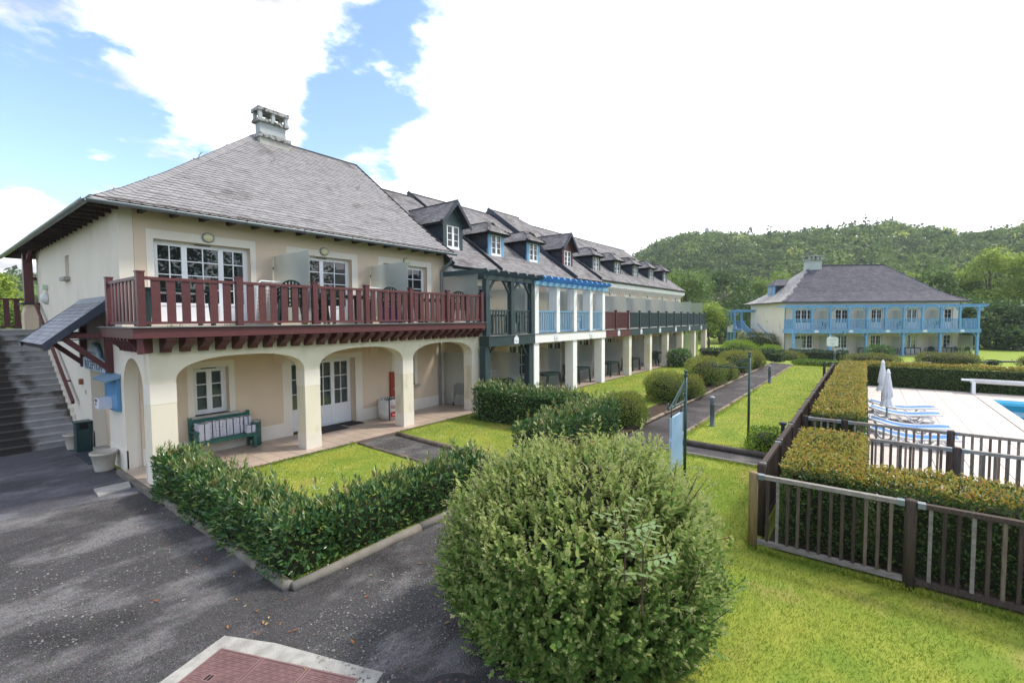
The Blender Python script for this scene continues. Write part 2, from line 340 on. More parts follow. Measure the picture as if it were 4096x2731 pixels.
def asphalt_mat(name, base, pale, speck=.5, patch=True):
    m = bpy.data.materials.new(name); m.use_nodes = True; t = m.node_tree; p = t.nodes['Principled BSDF']
    g = t.nodes.new('ShaderNodeNewGeometry'); P = g.outputs['Position']
    def nz(sc, de, a, b, vec=P, rough=.5):
        n = t.nodes.new('ShaderNodeTexNoise'); n.inputs['Scale'].default_value = sc; n.inputs['Detail'].default_value = de; n.inputs['Roughness'].default_value = rough; t.links.new(vec, n.inputs['Vector'])
        r = t.nodes.new('ShaderNodeMapRange'); t.links.new(n.outputs[0], r.inputs[0]); r.inputs[1].default_value = a; r.inputs[2].default_value = b; return r.outputs[0], n.outputs[0]
    def mix(f, a, b, bt='MIX'):
        n = t.nodes.new('ShaderNodeMix'); n.data_type = 'RGBA'; n.blend_type = bt
        if isinstance(f, float): n.inputs[0].default_value = f
        else: t.links.new(f, n.inputs[0])
        for s_, v_ in ((n.inputs[6], a), (n.inputs[7], b)):
            if isinstance(v_, tuple): s_.default_value = (*v_, 1)
            else: t.links.new(v_, s_)
        return n.outputs[2]
    c = base
    if patch:
        mp = t.nodes.new('ShaderNodeMapping'); mp.inputs['Rotation'].default_value = (0, 0, .6); mp.inputs['Scale'].default_value = (1.0, 1.7, 1); t.links.new(P, mp.inputs[0])
        f, _ = nz(.62, 12, .49, .62, mp.outputs[0], .64); c = mix(f, base, pale)
        f2, _ = nz(.9, 6, .52, .66); c = mix(f2, c, tuple(x*.55 for x in base))
    f3, h = nz(95, 2, .60, .80); c = mix(f3, c, tuple(min(.4, x*2.0) for x in pale)) if speck else c
    v = t.nodes.new('ShaderNodeTexVoronoi'); v.inputs['Scale'].default_value = 62; t.links.new(P, v.inputs['Vector'])
    sv = t.nodes.new('ShaderNodeHueSaturation'); sv.inputs['Saturation'].default_value = .25; sv.inputs['Value'].default_value = 1.; t.links.new(v.outputs['Color'], sv.inputs['Color'])
    c = mix(.5, c, sv.outputs[0], 'OVERLAY')
    t.links.new(c, p.inputs['Base Color']); p.inputs['Roughness'].default_value = .8; p.inputs['Specular IOR Level'].default_value = .25
    b = t.nodes.new('ShaderNodeBump'); b.inputs['Strength'].default_value = .9; b.inputs['Distance'].default_value = .012; t.links.new(v.outputs['Distance'], b.inputs['Height']); t.links.new(b.outputs[0], p.inputs['Normal'])
    return m
ASPH = asphalt_mat('asphalt', (.043, .0405, .041), (.132, .126, .126))
PATHM = asphalt_mat('path_asphalt', (.042, .036, .036), (.075, .066, .066))
GRAVEL = asphalt_mat('gravel_dark', (.048, .044, .045), (.11, .105, .10))
LAWN = mat('lawn_turf', (.16, .225, .034), (.27, .29, .05), 1.3, .95, .9, 60, .1, c3=(.33, .26, .09), s3=.9, lo3=.56, hi3=.75)
FIELD = mat('field_grass', (.20, .27, .045), (.25, .31, .055), .2, .95, .6, 10, .1)
HILLM = mat('hill_soil', (.02, .035, .01), (.03, .045, .014), .05, .95)

def sheet(name, poly, z, m):
    b = MB(); b.add([(x, y, z) for x, y in poly], [tuple(range(len(poly)))]); return struct(b.obj(name, m))
# the ground reaches past the hills
rs = np.concatenate([np.linspace(0, 60, 31), np.linspace(64, 110, 10), np.linspace(118, 340, 24), [400, 600, 1000, 1800]])
an = np.radians(np.arange(-180, 180, 3))
b = MB(); vs = []
for r in rs:
    for a in an:
        x, y = r*math.cos(a), r*math.sin(a); vs.append((x, y, float(gz(x, y)+hill(x, y))))
fs = []; na = len(an)
for i in range(len(rs)-1):
    for k in range(na): fs.append((i*na+k, (i+1)*na+k, (i+1)*na+(k+1) % na, i*na+(k+1) % na))
b.add(vs, fs); go = struct(b.obj('ground', [FIELD, HILLM], smooth=True))
mi = [1 if i//na >= np.searchsorted(rs, 112) else 0 for i in range(len(fs))]; go.data.polygons.foreach_set('material_index', mi)
struct(sheet('courtyard_asphalt', [(-30, -12), (3.0, -12), (3.2, 1.0), (4.2, 2.2), (5.4, 3.87), (6.4, 3.87), (6.4, 5.25), (2.6, 5.25), (2.6, 40), (-30, 40)], -.088, ASPH))
SMOOTH = asphalt_mat('asphalt_smooth', (.062, .06, .068), (.12, .118, .13))
pq = [gpix(u_, v_, -.084) for u_, v_ in ((-300, 2150), (0, 2085), (180, 2045), (350, 2012), (500, 1985), (620, 1962))]; sheet('asphalt_patch', [(p.x, p.y) for p in pq]+[(2.57, 11.2), (2.57, 12.3), (2.60, 15.9), (-4, 15.9)], -.084, SMOOTH)
sheet('garden_path', [(6.3, 3.87), (10.5, 3.87), (35.6, 3.8), (36.3, 5.0), (11.2, 5.1), (6.3, 5.1)], -.086, PATHM)
sheet('gravel_path', [(6.55, 5.1), (7.75, 5.1), (7.95, 10.12), (6.78, 10.12)], -.082, GRAVEL)
sheet('gravel_path', [(11.5, 5.1), (12.7, 5.1), (13.0, 10.12), (11.8, 10.12)], -.082, GRAVEL)
sheet('gravel_path', [(10.6, 1.05), (11.5, 1.05), (11.75, 3.75), (10.75, 3.9)], -.080, GRAVEL)
sheet('lawn', [(3.3, 5.95), (6.7, 5.95), (6.8, 10.12), (3.3, 10.12)], -.045, LAWN)
sheet('lawn', [(7.9, 5.5), (11.7, 5.5), (11.9, 10.12), (8.0, 10.12)], -.045, LAWN)
sheet('lawn', [(12.95, 5.15), (36, 5.1), (40, 6), (40, 10.12), (13.1, 10.12)], -.045, LAWN)
sheet('lawn', [(3.0, -12), (6.9, -12), (6.9, 1.1), (10.5, 1.1), (10.6, 3.8), (6, 3.8), (5.2, 3.0), (4.2, 2.1), (3.2, 1.0)], -.045, LAWN)
sheet('lawn', [(11.55, 1.05), (34.5, 1.05), (35.4, 3.72), (11.8, 3.75)], -.045, LAWN)
sheet('planting_bed', [(7.0, -12), (8.1, -12), (8.1, -.2), (10.2, -.2), (10.2, 1.0), (7.0, 1.0)], -.03, SOIL)
sheet('planting_bed', [(10.25, -.12), (25.4, -.12), (25.4, 1.0), (10.25, 1.0)], -.05, SOIL)
sheet('planting_bed', [(11.6, 5.05), (35, 5.05), (35, 5.9), (11.6, 5.9)], -.041, SOIL)

# patios: every tile near the lens is a piece of its own
def tiles(name, x0, x1, y0, y1, z, sx, sy, m, grout, limit=300, key=None):
    base = struct(MB().box(x0, x1, y0, y1, z-.13, z-.012).obj(name, grout))
    cells = []
    nx = int(round((x1-x0)/sx)); ny = int(round((y1-y0)/sy)); ax_ = (x1-x0)/nx; ay_ = (y1-y0)/ny
    for i in range(nx):
        for j in range(ny): cells.append((x0+i*ax_, y0+j*ay_))
    cells.sort(key=key or (lambda c: math.hypot(c[0], c[1])))
    rest = MB()
    for k, (x, y) in enumerate(cells):
        dz = random.uniform(0, .002); g = .006
        if k < limit: piece('tile', m, base, x+g, x+ax_-g, y+g, y+ay_-g, z-.03, z-.002+dz)
        else: rest.box(x+g, x+ax_-g, y+g, y+ay_-g, z-.03, z-.002+dz)
    if rest.v: stuff(rest.obj('tiles', m, base))
    return base
TILEM = mat('patio_tile', (.44, .345, .275), (.38, .295, .235), 2.2, .32, .15, 50, .5, island=.08)
POOLT = mat('pool_paver', (.60, .525, .48), (.54, .475, .43), 1.6, .75, .35, 90, .3, island=.05)
GROUT = mat('grout', (.16, .13, .11), None, 8, .95)
tiles('patio', 2.58, 11.78, 10.13, 12.05, 0., .34, .34, TILEM, GROUT)
tiles('patio', 11.79, 38.6, 10.13, 12.05, 0., .34, .34, TILEM, GROUT)
PW = [(23.9, -3.7)]
deck = tiles('pool_deck', 11.5, 25.8, -3.35, -.1, 0.0, .5, .5, POOLT, GROUT)
tiles('pool_deck', 24.25, 25.8, -11, -3.36, 0.0, .5, .5, POOLT, GROUT)
tiles('pool_deck', 8.1, 11.48, -11, -.2, 0.0, .5, .5, POOLT, GROUT)
# pool: coping, basin, water
b = MB(); b.box(11.5, 24.24, -3.70, -3.36, -.12, .02); b.box(23.9, 24.24, -11, -3.705, -.12, .018); struct(b.obj('pool_coping', POOLT))
BASIN = mat('pool_liner', (.22, .66, .86), (.27, .70, .88), 1.5, .6)
b = MB(); b.box(11.5, 23.9, -11, -3.7, -.8, -.75); b.box(11.5, 23.9, -3.72, -3.705, -.75, 0.0); b.box(23.88, 23.895, -11, -3.72, -.75, 0.0); struct(b.obj('pool_basin', BASIN))
wm = bpy.data.materials.new('pool_water'); wm.use_nodes = True; wt = wm.node_tree; wp = wt.nodes['Principled BSDF']
wp.inputs['Base Color'].default_value = (.62, .93, .99, 1); wp.inputs['Roughness'].default_value = .03; wp.inputs['IOR'].default_value = 1.33; wp.inputs['Transmission Weight'].default_value = .85
wn = wt.nodes.new('ShaderNodeTexNoise'); wn.inputs['Scale'].default_value = 5; wb = wt.nodes.new('ShaderNodeBump'); wb.inputs['Strength'].default_value = .25; wt.links.new(wn.outputs[0], wb.inputs['Height']); wt.links.new(wb.outputs[0], wp.inputs['Normal'])
wg = wt.nodes.new('ShaderNodeNewGeometry'); wt.links.new(wg.outputs['Position'], wn.inputs['Vector'])
for q in list(wt.nodes):
    if q.type == 'BSDF_PRINCIPLED': wt.nodes.remove(q)
wtr = wt.nodes.new('ShaderNodeBsdfTransparent'); wtr.inputs[0].default_value = (.62, .93, .99, 1); wgl = wt.nodes.new('ShaderNodeBsdfGlossy'); wgl.inputs['Roughness'].default_value = .02; wfr = wt.nodes.new('ShaderNodeFresnel'); wfr.inputs[0].default_value = 1.33
wmx = wt.nodes.new('ShaderNodeMixShader'); wt.links.new(wb.outputs[0], wgl.inputs['Normal']); wt.links.new(wb.outputs[0], wfr.inputs['Normal']); wt.links.new(wfr.outputs[0], wmx.inputs[0]); wt.links.new(wtr.outputs[0], wmx.inputs[1]); wt.links.new(wgl.outputs[0], wmx.inputs[2]); wt.links.new(wmx.outputs[0], wt.nodes['Material Output'].inputs[0])
b = MB(); b.add([(11.5, -11, -.08), (23.875, -11, -.08), (23.875, -3.73, -.08), (11.5, -3.73, -.08)], [(0, 1, 2, 3)]); struct(b.obj('pool_water', wm))
FOOT = mat('footbath_blue', (.22, .50, .74), (.28, .55, .78), 2, .5)
b = MB(); b.box(8.55, 9.5, -8, -.6, .004, .09); struct(b.obj('footbath', FOOT))
# ------------------------------------------------------------------ building helpers (x along the facade, -y the front)
def wall_grid(bm, x0, x1, z0, z1, y0, y1, holes):
    xs = sorted({x0, x1, *[h[0] for h in holes], *[h[1] for h in holes]}); zs = sorted({z0, z1, *[h[2] for h in holes], *[h[3] for h in holes]})
    for a, b_ in zip(xs, xs[1:]):
        run = None
        for c, d in zip(zs, zs[1:]):
            mx_, mz_ = (a+b_)/2, (c+d)/2
            if any(h[0] < mx_ < h[1] and h[2] < mz_ < h[3] for h in holes):
                if run: bm.box(a, b_, y0, y1, run[0], run[1]); run = None
            else: run = [run[0], d] if run else [c, d]
        if run: bm.box(a, b_, y0, y1, run[0], run[1])
def surround(bm, x0, x1, z0, z1, y, t, top, proud=.006):
    bm.box(x0-t, x0, y-proud, y+.02, z0, z1+top); bm.box(x1, x1+t, y-proud, y+.02, z0, z1+top); bm.box(x0, x1, y-proud, y+.02, z1, z1+top)
def window(par, x0, x1, z0, z1, y, leaves, cols=2, rows=3, panel=0., name='window', pane=None, blind=False, curtain=False, dark=True):
    """casement set in the plane y; every pane is a sub-part"""
    fr = MB(); t = .05; pane = pane or PANE
    fr.box(x0, x1, y, y+.06, z1-t, z1); fr.box(x0, x0+t, y, y+.06, z0, z1-t); fr.box(x1-t, x1, y, y+.06, z0, z1-t); fr.box(x0+t, x1-t, y, y+.06, z0, z0+t)
    wdt = (x1-x0-2*t); tot = sum(leaves); xa = x0+t; cells = []
    for lf in leaves:
        xb = xa+wdt*lf/tot; s = .055; zb = z0+t; zt = z1-t
        fr.box(xa, xa+s, y-.012, y+.05, zb, zt); fr.box(xb-s, xb, y-.012, y+.05, zb, zt); fr.box(xa+s, xb-s, y-.012, y+.05, zt-s, zt)
        zp = zb+s+panel*(zt-zb); fr.box(xa+s, xb-s, y-.012, y+.05, zb, zb+s)
        if panel: fr.box(xa+s, xb-s, y+.004, y+.04, zb+s, zp-s); fr.box(xa+s, xb-s, y-.012, y+.05, zp-s, zp)
        nc = cols if isinstance(cols, int) else cols[leaves.index(lf)]
        cw = (xb-xa-2*s)/nc; ch = (zt-s-zp)/rows
        for i in range(1, nc): fr.box(xa+s+i*cw-.011, xa+s+i*cw+.011, y, y+.04, zp, zt-s)
        for j in range(1, rows): fr.box(xa+s, xb-s, y-.002, y+.042, zp+j*ch-.011, zp+j*ch+.011)
        for i in range(nc):
            for j in range(rows): cells.append((xa+s+i*cw, xa+s+(i+1)*cw, zp+j*ch, zp+(j+1)*ch))
        xa = xb
    o = fr.obj(name, PVC, par)
    for c in cells: piece('pane', pane, o, c[0], c[1], y+.018, y+.026, c[2], c[3])
    if blind:
        b_ = MB(); z = z0+.1
        while z < z1-.05: b_.add([(x0+.03, y+.10, z), (x1-.03, y+.10, z), (x1-.03, y+.13, z+.075), (x0+.03, y+.13, z+.075)], [(0, 1, 2, 3)]); z += .078
        b_.obj('blind', BLIND, o)
    if curtain:
        MB().box(x0+.03, x1-.03, y+.09, y+.10, z0+.05, z1-.05).obj('curtain', CURT, o)
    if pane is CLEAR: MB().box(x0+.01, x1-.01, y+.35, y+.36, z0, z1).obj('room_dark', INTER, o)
    vent = MB().box((x0+x1)/2-.16, (x0+x1)/2+.16, y-.016, y-.001, z1-.035, z1-.018); vent.obj('air_vent', INTER, o)
    return o
_lamp = {}
def wall_lamp(par, x, y, z, sx=.11, sz=.105):
    if 'm' not in _lamp:
        b_ = MB(); n = 20; rings = [(1., 0), (1., .25), (.86, .3)]
        for r, d in rings:
            pass
        prof = [(1.0, 0), (1.0, .3), (.86, .36)]
        b_.lathe(prof, (0, 0, 0), n); _lamp['m'] = b_.mesh('lamp_ring', ZINC)
        b2 = MB(); b2.lathe([(.86, .33), (.78, .55), (.55, .72), (.2, .82)], (0, 0, 0), n); _lamp['g'] = b2.mesh('lamp_globe', OPAL, True)
    R_ = Matrix(((sx, 0, 0, x), (0, 0, -.1, y), (0, sz, 0, z), (0, 0, 0, 1)))
    o = link('wall_lamp', _lamp['m'], par, R_); g = link('globe', _lamp['g'], o, R_)
    return o
def railing(par, x0, x1, y, zb, zt, mat_, posts=(), pw=.11, slat=.055, gap=.06, sd_=.025, capz=.07, name='railing', axis='x', railw=.06):
    """rails as one part; each post and slat is a sub-part"""
    def bx(m_, nm, parent, a0, a1, c0, c1, z0, z1):
        if axis == 'x': return piece(nm, m_, parent, a0, a1, y+c0, y+c1, z0, z1)
        return piece(nm, m_, parent, y+c0, y+c1, a0, a1, z0, z1)
    b_ = MB()
    if axis == 'x': b_.box(x0, x1, y-railw/2, y+railw/2, zt-.055, zt); b_.box(x0, x1, y-railw/2+.008, y+railw/2-.008, zb+.04, zb+.09)
    else: b_.box(y-railw/2, y+railw/2, x0, x1, zt-.055, zt); b_.box(y-railw/2+.008, y+railw/2-.008, x0, x1, zb+.04, zb+.09)
    o = b_.obj(name, mat_, par)
    ps = sorted(posts)
    for p in ps:
        bx(mat_, 'post', o, p-pw/2, p+pw/2, -pw/2, pw/2, zb, zt+capz); bx(mat_, 'post_cap', o, p-pw/2-.01, p+pw/2+.01, -pw/2-.01, pw/2+.01, zt+capz, zt+capz+.025)
    ends = [x0]+[q for p in ps for q in (p-pw/2, p+pw/2)]+[x1]
    for a, c in zip(ends[::2], ends[1::2]):
        if c-a < .12: continue
        n = max(1, int(round((c-a-gap)/(slat+gap)))); st = (c-a-n*slat)/(n+1)
        for i in range(n): q = a+st+i*(slat+st); bx(mat_, 'slat', o, q, q+slat, -sd_/2, sd_/2, zb+.09, zt-.055)
    return o
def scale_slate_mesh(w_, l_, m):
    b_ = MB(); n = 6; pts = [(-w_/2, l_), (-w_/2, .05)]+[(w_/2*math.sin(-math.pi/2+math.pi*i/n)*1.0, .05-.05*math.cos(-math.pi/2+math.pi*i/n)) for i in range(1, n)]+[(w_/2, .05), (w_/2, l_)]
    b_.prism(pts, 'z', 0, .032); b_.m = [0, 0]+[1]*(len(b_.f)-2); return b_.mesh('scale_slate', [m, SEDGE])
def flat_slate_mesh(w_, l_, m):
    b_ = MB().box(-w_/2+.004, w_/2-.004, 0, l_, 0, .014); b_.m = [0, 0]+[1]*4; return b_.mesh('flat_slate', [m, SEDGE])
class Roof:
    """collects slates; the ones that show largest become objects, the rest one joined part"""
    def __init__(s): s.it = []
    def plane(s, o, ex, ey, W, H, w_, expo, me, keep=None, mat_=None, tilt=.035, phase=0):
        ex = Vector(ex).normalized(); ey = Vector(ey).normalized(); ez = ex.cross(ey); o = Vector(o); n = int(H/expo)+1; tl = math.tan(tilt)
        for j in range(n):
            off = (.5 if (j+phase) % 2 else 0.)*w_; i0 = -1
            for i in range(-1, int(W/w_)+2):
                x = i*w_+off+w_/2+random.uniform(-.004, .004); y = j*expo+random.uniform(-.004, .004)
                if x-w_/2 < -.02 or x+w_/2 > W+.02 or y > H-.02: continue
                if keep and not keep(x, y): continue
                c = o+ex*x+ey*y+ez*(.016+random.uniform(0, .004)); yy = (ey-ez*(tl+random.uniform(-.006, .012))).normalized(); zz_ = ex.cross(yy)
                rot = random.uniform(-.012, .012); xx = (ex+yy*rot).normalized(); y2 = zz_.cross(xx)
                l_ = min(1., (H-y)/(expo*2.0))
                s.it.append((me, Matrix(((xx.x, y2.x*l_, zz_.x, c.x), (xx.y, y2.y*l_, zz_.y, c.y), (xx.z, y2.z*l_, zz_.z, c.z), (0, 0, 0, 1)))))
    def emit(s, par, limit=300, key=None, name='slate'):
        cam_ = Vector((0, 0, CAMH)); k_ = key or (lambda M: (M.translation-cam_).length)
        s.it.sort(key=lambda q: k_(q[1]))
        for me, M_ in s.it[:limit]: link(name, me, par, M_)
        rest = {}
        for me, M_ in s.it[limit:]: rest.setdefault(me, []).append(M_)
        for me, Ms in rest.items():
            co = np.array([v.co[:] for v in me.vertices]); fs_ = [tuple(p.vertices) for p in me.polygons]; nv = len(co)
            A = np.array([[list(r) for r in M_] for M_ in Ms]); V = np.einsum('kij,nj->kni', A[:, :3, :3], co)+A[:, None, :3, 3]
            f2 = [tuple(v+k*nv for v in f) for k in range(len(Ms)) for f in fs_]
            m2 = bpy.data.meshes.new('slates'); m2.from_pydata(V.reshape(-1, 3).tolist(), [], f2); [m2.materials.append(q) for q in me.materials]; m2.polygons.foreach_set('material_index', [p.material_index for p in me.polygons]*len(Ms)); stuff(link('slates', m2, par))
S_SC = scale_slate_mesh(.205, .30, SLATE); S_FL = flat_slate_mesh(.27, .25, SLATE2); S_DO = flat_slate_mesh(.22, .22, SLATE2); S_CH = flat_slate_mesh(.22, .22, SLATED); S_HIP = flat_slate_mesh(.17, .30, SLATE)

# ------------------------------------------------------------------ reception building
rb = thing('reception_building', 'cream arcaded building with maroon balcony, scale slate hip roof and chimney', 'building', (2.67, 10.42, 0))
AF, WF = 10.42, 12.05          # arcade front, wall front
# arcade: four pillars joined by flattened arches
PIL = [(2.67, 3.08), (5.62, 6.0), (8.52, 8.89), (11.42, 11.76)]
def archz(x, a, c, spring=1.88, rise=.46):
    t = abs((x-(a+c)/2)/((c-a)/2)); return spring+rise*max(0., 1-t**2.5)**(1/2.5)
b = MB(); T = .38
xs = []
for (p0, p1), nx_ in zip(PIL, PIL[1:]+[None]):
    b.box(p0, p1, AF, AF+T, -.1, 2.74)
    if nx_:
        a, c = p1, nx_[0]; n = 28; th = [math.pi*i/n for i in range(n+1)]; q = [(a+c)/2-(c-a)/2*math.cos(t) for t in th]; zs_ = [archz(x, a, c) for x in q]
        for i in range(n):
            x0, x1, z0, z1 = q[i], q[i+1], zs_[i], zs_[i+1]
            b.add([(x0, AF, z0), (x1, AF, z1), (x1, AF, 2.74), (x0, AF, 2.74), (x0, AF+T, z0), (x1, AF+T, z1), (x1, AF+T, 2.74), (x0, AF+T, 2.74)], [(0, 1, 2, 3), (5, 4, 7, 6), (1, 0, 4, 5)])
b.obj('arcade', CREAM, rb)
b = MB()
for p0, p1 in PIL:
    e = .004
    for z0, z1 in ((1.50, 1.87), (-.05, .36)): b.box(p0-e, p1+e, AF-e, AF+T+e, z0, z1)
b.objs('pillar_band', BAND, rb)
# side wall (plane x = 2.67): arch to the arcade, door recess, slot window
b = MB(); X0, X1 = 2.672, 2.92
def sbox(y0, y1, z0, z1): b.box(X0, X1, y0, y1, z0, z1)
sbox(AF+T+.002, 10.84, -.1, 2.74); sbox(12.12, 13.35, -.1, 2.74)
n = 24; ya, yb = 10.84, 12.12
for i in range(n):
    t0, t1 = math.pi*i/n, math.pi*(i+1)/n; y0 = (ya+yb)/2-(yb-ya)/2*math.cos(t0); y1 = (ya+yb)/2-(yb-ya)/2*math.cos(t1)
    za = 1.72+.60*max(0, 1-abs((y0-11.48)/.64)**2.0)**.5; zb = 1.72+.60*max(0, 1-abs((y1-11.48)/.64)**2.0)**.5
    b.add([(X0, y0, za), (X0, y1, zb), (X0, y1, 2.74), (X0, y0, 2.74), (X1, y0, za), (X1, y1, zb), (X1, y1, 2.74), (X1, y0, 2.74)], [(3, 2, 1, 0), (4, 5, 6, 7), (0, 1, 5, 4)])
sbox(13.35, 14.95, 1.92, 2.74); sbox(14.95, 21.6, -.1, 2.74)
for y0, y1, z0, z1 in ((12.05, 16.70, 2.74, 5.42), (16.70, 17.18, 2.74, 4.22), (16.70, 17.18, 4.80, 5.42), (17.18, 21.6, 2.74, 5.42)): sbox(y0, y1, z0, z1)
b.box(2.80, 2.92, 16.70, 17.18, 4.22, 4.80)
b.obj('side_wall', SIDE, rb)
b = MB(); b.box(2.664, 2.70, 12.12, 13.35, -.06, .36); b.box(2.664, 2.70, 14.95, 15.95, -.06, .36); b.box(2.666, 2.70, 10.78, 10.84, -.06, .36); b.objs('plinth_band', BAND, rb)
MB().box(2.55, 2.80, 16.62, 17.26, 4.14, 4.225).obj('window_sill', CONC, rb)
# front walls
W1 = (3.26, 5.20); W2 = (6.30, 8.02); W3 = (9.15, 10.95)
b = MB(); wall_grid(b, 2.925, 11.76, 2.74, 5.5, WF, WF+.3, [(W1[0], W1[1], 2.95, 4.80), (W2[0], W2[1], 2.95, 4.80), (W3[0], W3[1], 2.95, 4.82)])
wall_grid(b, 2.925, 11.76, -.1, 2.74, WF, WF+.3, [(3.90, 4.62, .88, 1.97), (6.14, 8.06, -.1, 1.94), (9.55, 10.33, .86, 2.0)])
b.box(2.93, 11.74, WF+.45, WF+.5, 0, 5.4)
b.prism([(12.36, 0), (12.36, 5.5), (17.25, 9.05), (21.6, 5.9), (21.6, 0)], 'x', 11.5, 11.76)
b.obj('front_wall', STUCCO, rb)
b = MB(); surround(b, W1[0], W1[1], 2.95, 4.80, WF, .13, .19); surround(b, W2[0], W2[1], 2.95, 4.80, WF, .2, .17); surround(b, W3[0], W3[1], 2.95, 4.82, WF, .2, .18)
surround(b, 3.90, 4.62, .88, 1.97, WF, .13, .15); surround(b, 6.14, 8.06, 0, 1.94, WF, .24, .15); surround(b, 9.55, 10.33, .86, 2.0, WF, .14, .15)
b.box(2.926, 5.9, WF-.008, WF+.02, .0, .36); b.box(8.30, 11.5, WF-.008, WF+.02, .0, .36); b.objs('white_surround', BAND, rb)
b = MB(); b.box(3.74, 4.80, WF-.09, WF+.2, .83, .88); b.box(9.38, 10.52, WF-.10, WF+.2, .80, .86); b.objs('window_sill', CONC, rb)
window(rb, W1[0], W1[1], 2.96, 4.80, WF+.17, [1, 1.35, 1], 2, 4, .22, name='glazed_door'); window(rb, W2[0], W2[1], 2.96, 4.80, WF+.17, [1, 1], 2, 4, .22, name='glazed_door'); window(rb, W3[0], W3[1], 2.96, 4.82, WF+.17, [1, 1], 2, 4, .22, name='glazed_door')
window(rb, 3.90, 4.62, .88, 1.97, WF+.17, [1, 1], 1, 3, name='window', pane=CLEAR, blind=True)
window(rb, 6.14, 8.06, .01, 1.94, WF+.26, [1.25, 1, .95], 2, 3, .27, name='glazed_door', pane=CLEAR, blind=True)
window(rb, 9.55, 10.33, .86, 2.0, WF+.17, [1, 1], 1, 3, name='window', pane=CLEAR, blind=True)
for x in (4.29, 7.15, 10.05): wall_lamp(rb, x, WF, 4.945, .13, .115)
for x in (4.6, 8.6): wall_lamp(rb, x, WF, 2.42, .1, .09) if False else None
# arcade cross ribs and ceiling
b = MB(); b.box(2.93, 11.74, AF+T, WF, 2.60, 2.74); b.obj('arcade_ceiling', STUCCO, rb)
b = MB()
for p0, p1 in PIL[1:3]:
    n = 14
    for i in range(n):
        t0, t1 = i/n, (i+1)/n; y0 = AF+T+(WF-AF-T)*t0; y1 = AF+T+(WF-AF-T)*t1
        f = lambda t: 1.95+.50*max(0, 1-abs(2*t-1)**2.4)**(1/2.4)
        b.add([(p0+.05, y0, f(t0)), (p0+.05, y1, f(t1)), (p0+.05, y1, 2.6), (p0+.05, y0, 2.6), (p1-.05, y0, f(t0)), (p1-.05, y1, f(t1)), (p1-.05, y1, 2.6), (p1-.05, y0, 2.6)], [(3, 2, 1, 0), (4, 5, 6, 7), (0, 1, 5, 4)])
b.obj('cross_rib', STUCCO, rb)
# balcony: fascia, deck, corbels
b = MB(); b.box(2.35, 11.6, 9.97, 10.03, 2.745, 2.925); b.box(2.35, 2.41, 10.03, 12.05, 2.745, 2.925); b.obj('balcony_fascia', MAROON, rb)
b = MB(); b.box(2.41, 11.6, 10.03, 12.05, 2.76, 2.93); b.obj('balcony_slab', CONC, rb)
b = MB(); b.box(2.29, 11.64, 9.93, 10.10, 2.932, 2.946); b.box(2.29, 2.46, 10.10, 12.05, 2.932, 2.946); b.obj('zinc_edge', ZINC, rb)
def corbel_poly(d, h, z):   # s-shaped side view (outward, height)
    pts = [(0, z), (d, z), (d, z-.06)]
    for i in range(7):
        t = i/6; pts.append((d-.02-(d*.46)*(t**1.6), z-.06-(h*.42)*t))
    for i in range(1, 6):
        t = i/5; pts.append((d*.50-d*.22*math.sin(t*math.pi/2), z-.06-h*.42-(h*.30)*t))
    pts += [(d*.30, z-h), (0, z-h)]
    return pts
cm = MB().prism([(-p[0], p[1]) for p in corbel_poly(.40, .28, 0)], 'x', -.08, .08).mesh('corbel', MAROON)
for i in range(29): link('corbel', cm, rb, Matrix.Translation((2.92+i*.3085, AF-.002, 2.745)))
for i in range(7): link('corbel', cm, rb, Matrix.Translation((2.668, 10.56+i*.225, 2.745))@Matrix.Rotation(-math.pi/2, 4, 'Z')@Matrix.Diagonal((.62, .66, 1, 1)))
MB().prism([(p[0], p[1]) for p in [(2.66, 10.41), (2.42, 10.06), (2.50, 10.02), (2.74, 10.41)]], 'z', 2.47, 2.745).obj('corner_corbel', MAROON, rb)
railing(rb, 2.52, 11.5, 10.06, 2.95, 3.83, MAROON, posts=(2.50, 4.10, 5.71, 7.10, 8.53, 9.95, 11.50), pw=.115, slat=.135, gap=.085, sd_=.028)
railing(rb, 10.10, 12.0, 2.475, 2.95, 3.83, MAROON, posts=(11.95,), pw=.11, slat=.10, gap=.15, sd_=.028, axis='y')
# weeds on the balcony edge
for i, x in enumerate((2.95, 3.9, 6.0, 5.5, 9.5)):
    b = MB()
    for k in range(16):
        p = Vector((x+random.uniform(-.12, .12), 9.96+random.uniform(-.01, .05), 2.947)); q = p+Vector((random.uniform(-.05, .05), random.uniform(-.04, .02), random.uniform(.03, .10)))
        b.add([p, p+Vector((.008, 0, 0)), q], [(0, 1, 2)])
    b.obj('moss_tuft', mat('moss_%d' % i, (.18, .17, .05), (.10, .12, .03), 30, .9), rb)
# frosted screens on the balcony and in the arcade
for x in (5.75, 8.66, 11.62):
    o = piece('glass_screen', FROST, rb, x, x+.012, 10.32, 12.02, 2.98, 4.68)
    piece('clamp', ZINC, o, x-.012, x+.024, 12.0, 12.05, 4.35, 4.40); piece('clamp', ZINC, o, x-.012, x+.024, 12.0, 12.05, 3.2, 3.25)
piece('glass_screen', FROST, rb, 11.66, 11.672, 10.82, 12.02, .05, 1.88)
# downpipes and red board
b = MB(); b.tube([(11.72, 11.62, 5.22), (11.74, 11.66, 5.05), (11.62, 11.9, 4.86), (11.60, 12.0, 4.72), (11.60, 12.0, 2.97)], .045, 10); b.tube([(11.42, 11.95, 2.6), (11.42, 11.95, .02)], .045, 10); b.obj('downpipe', ZINC, rb)
MB().box(9.29, 9.62, 11.96, 12.045, .6, 1.38).obj('red_board', RED, rb)
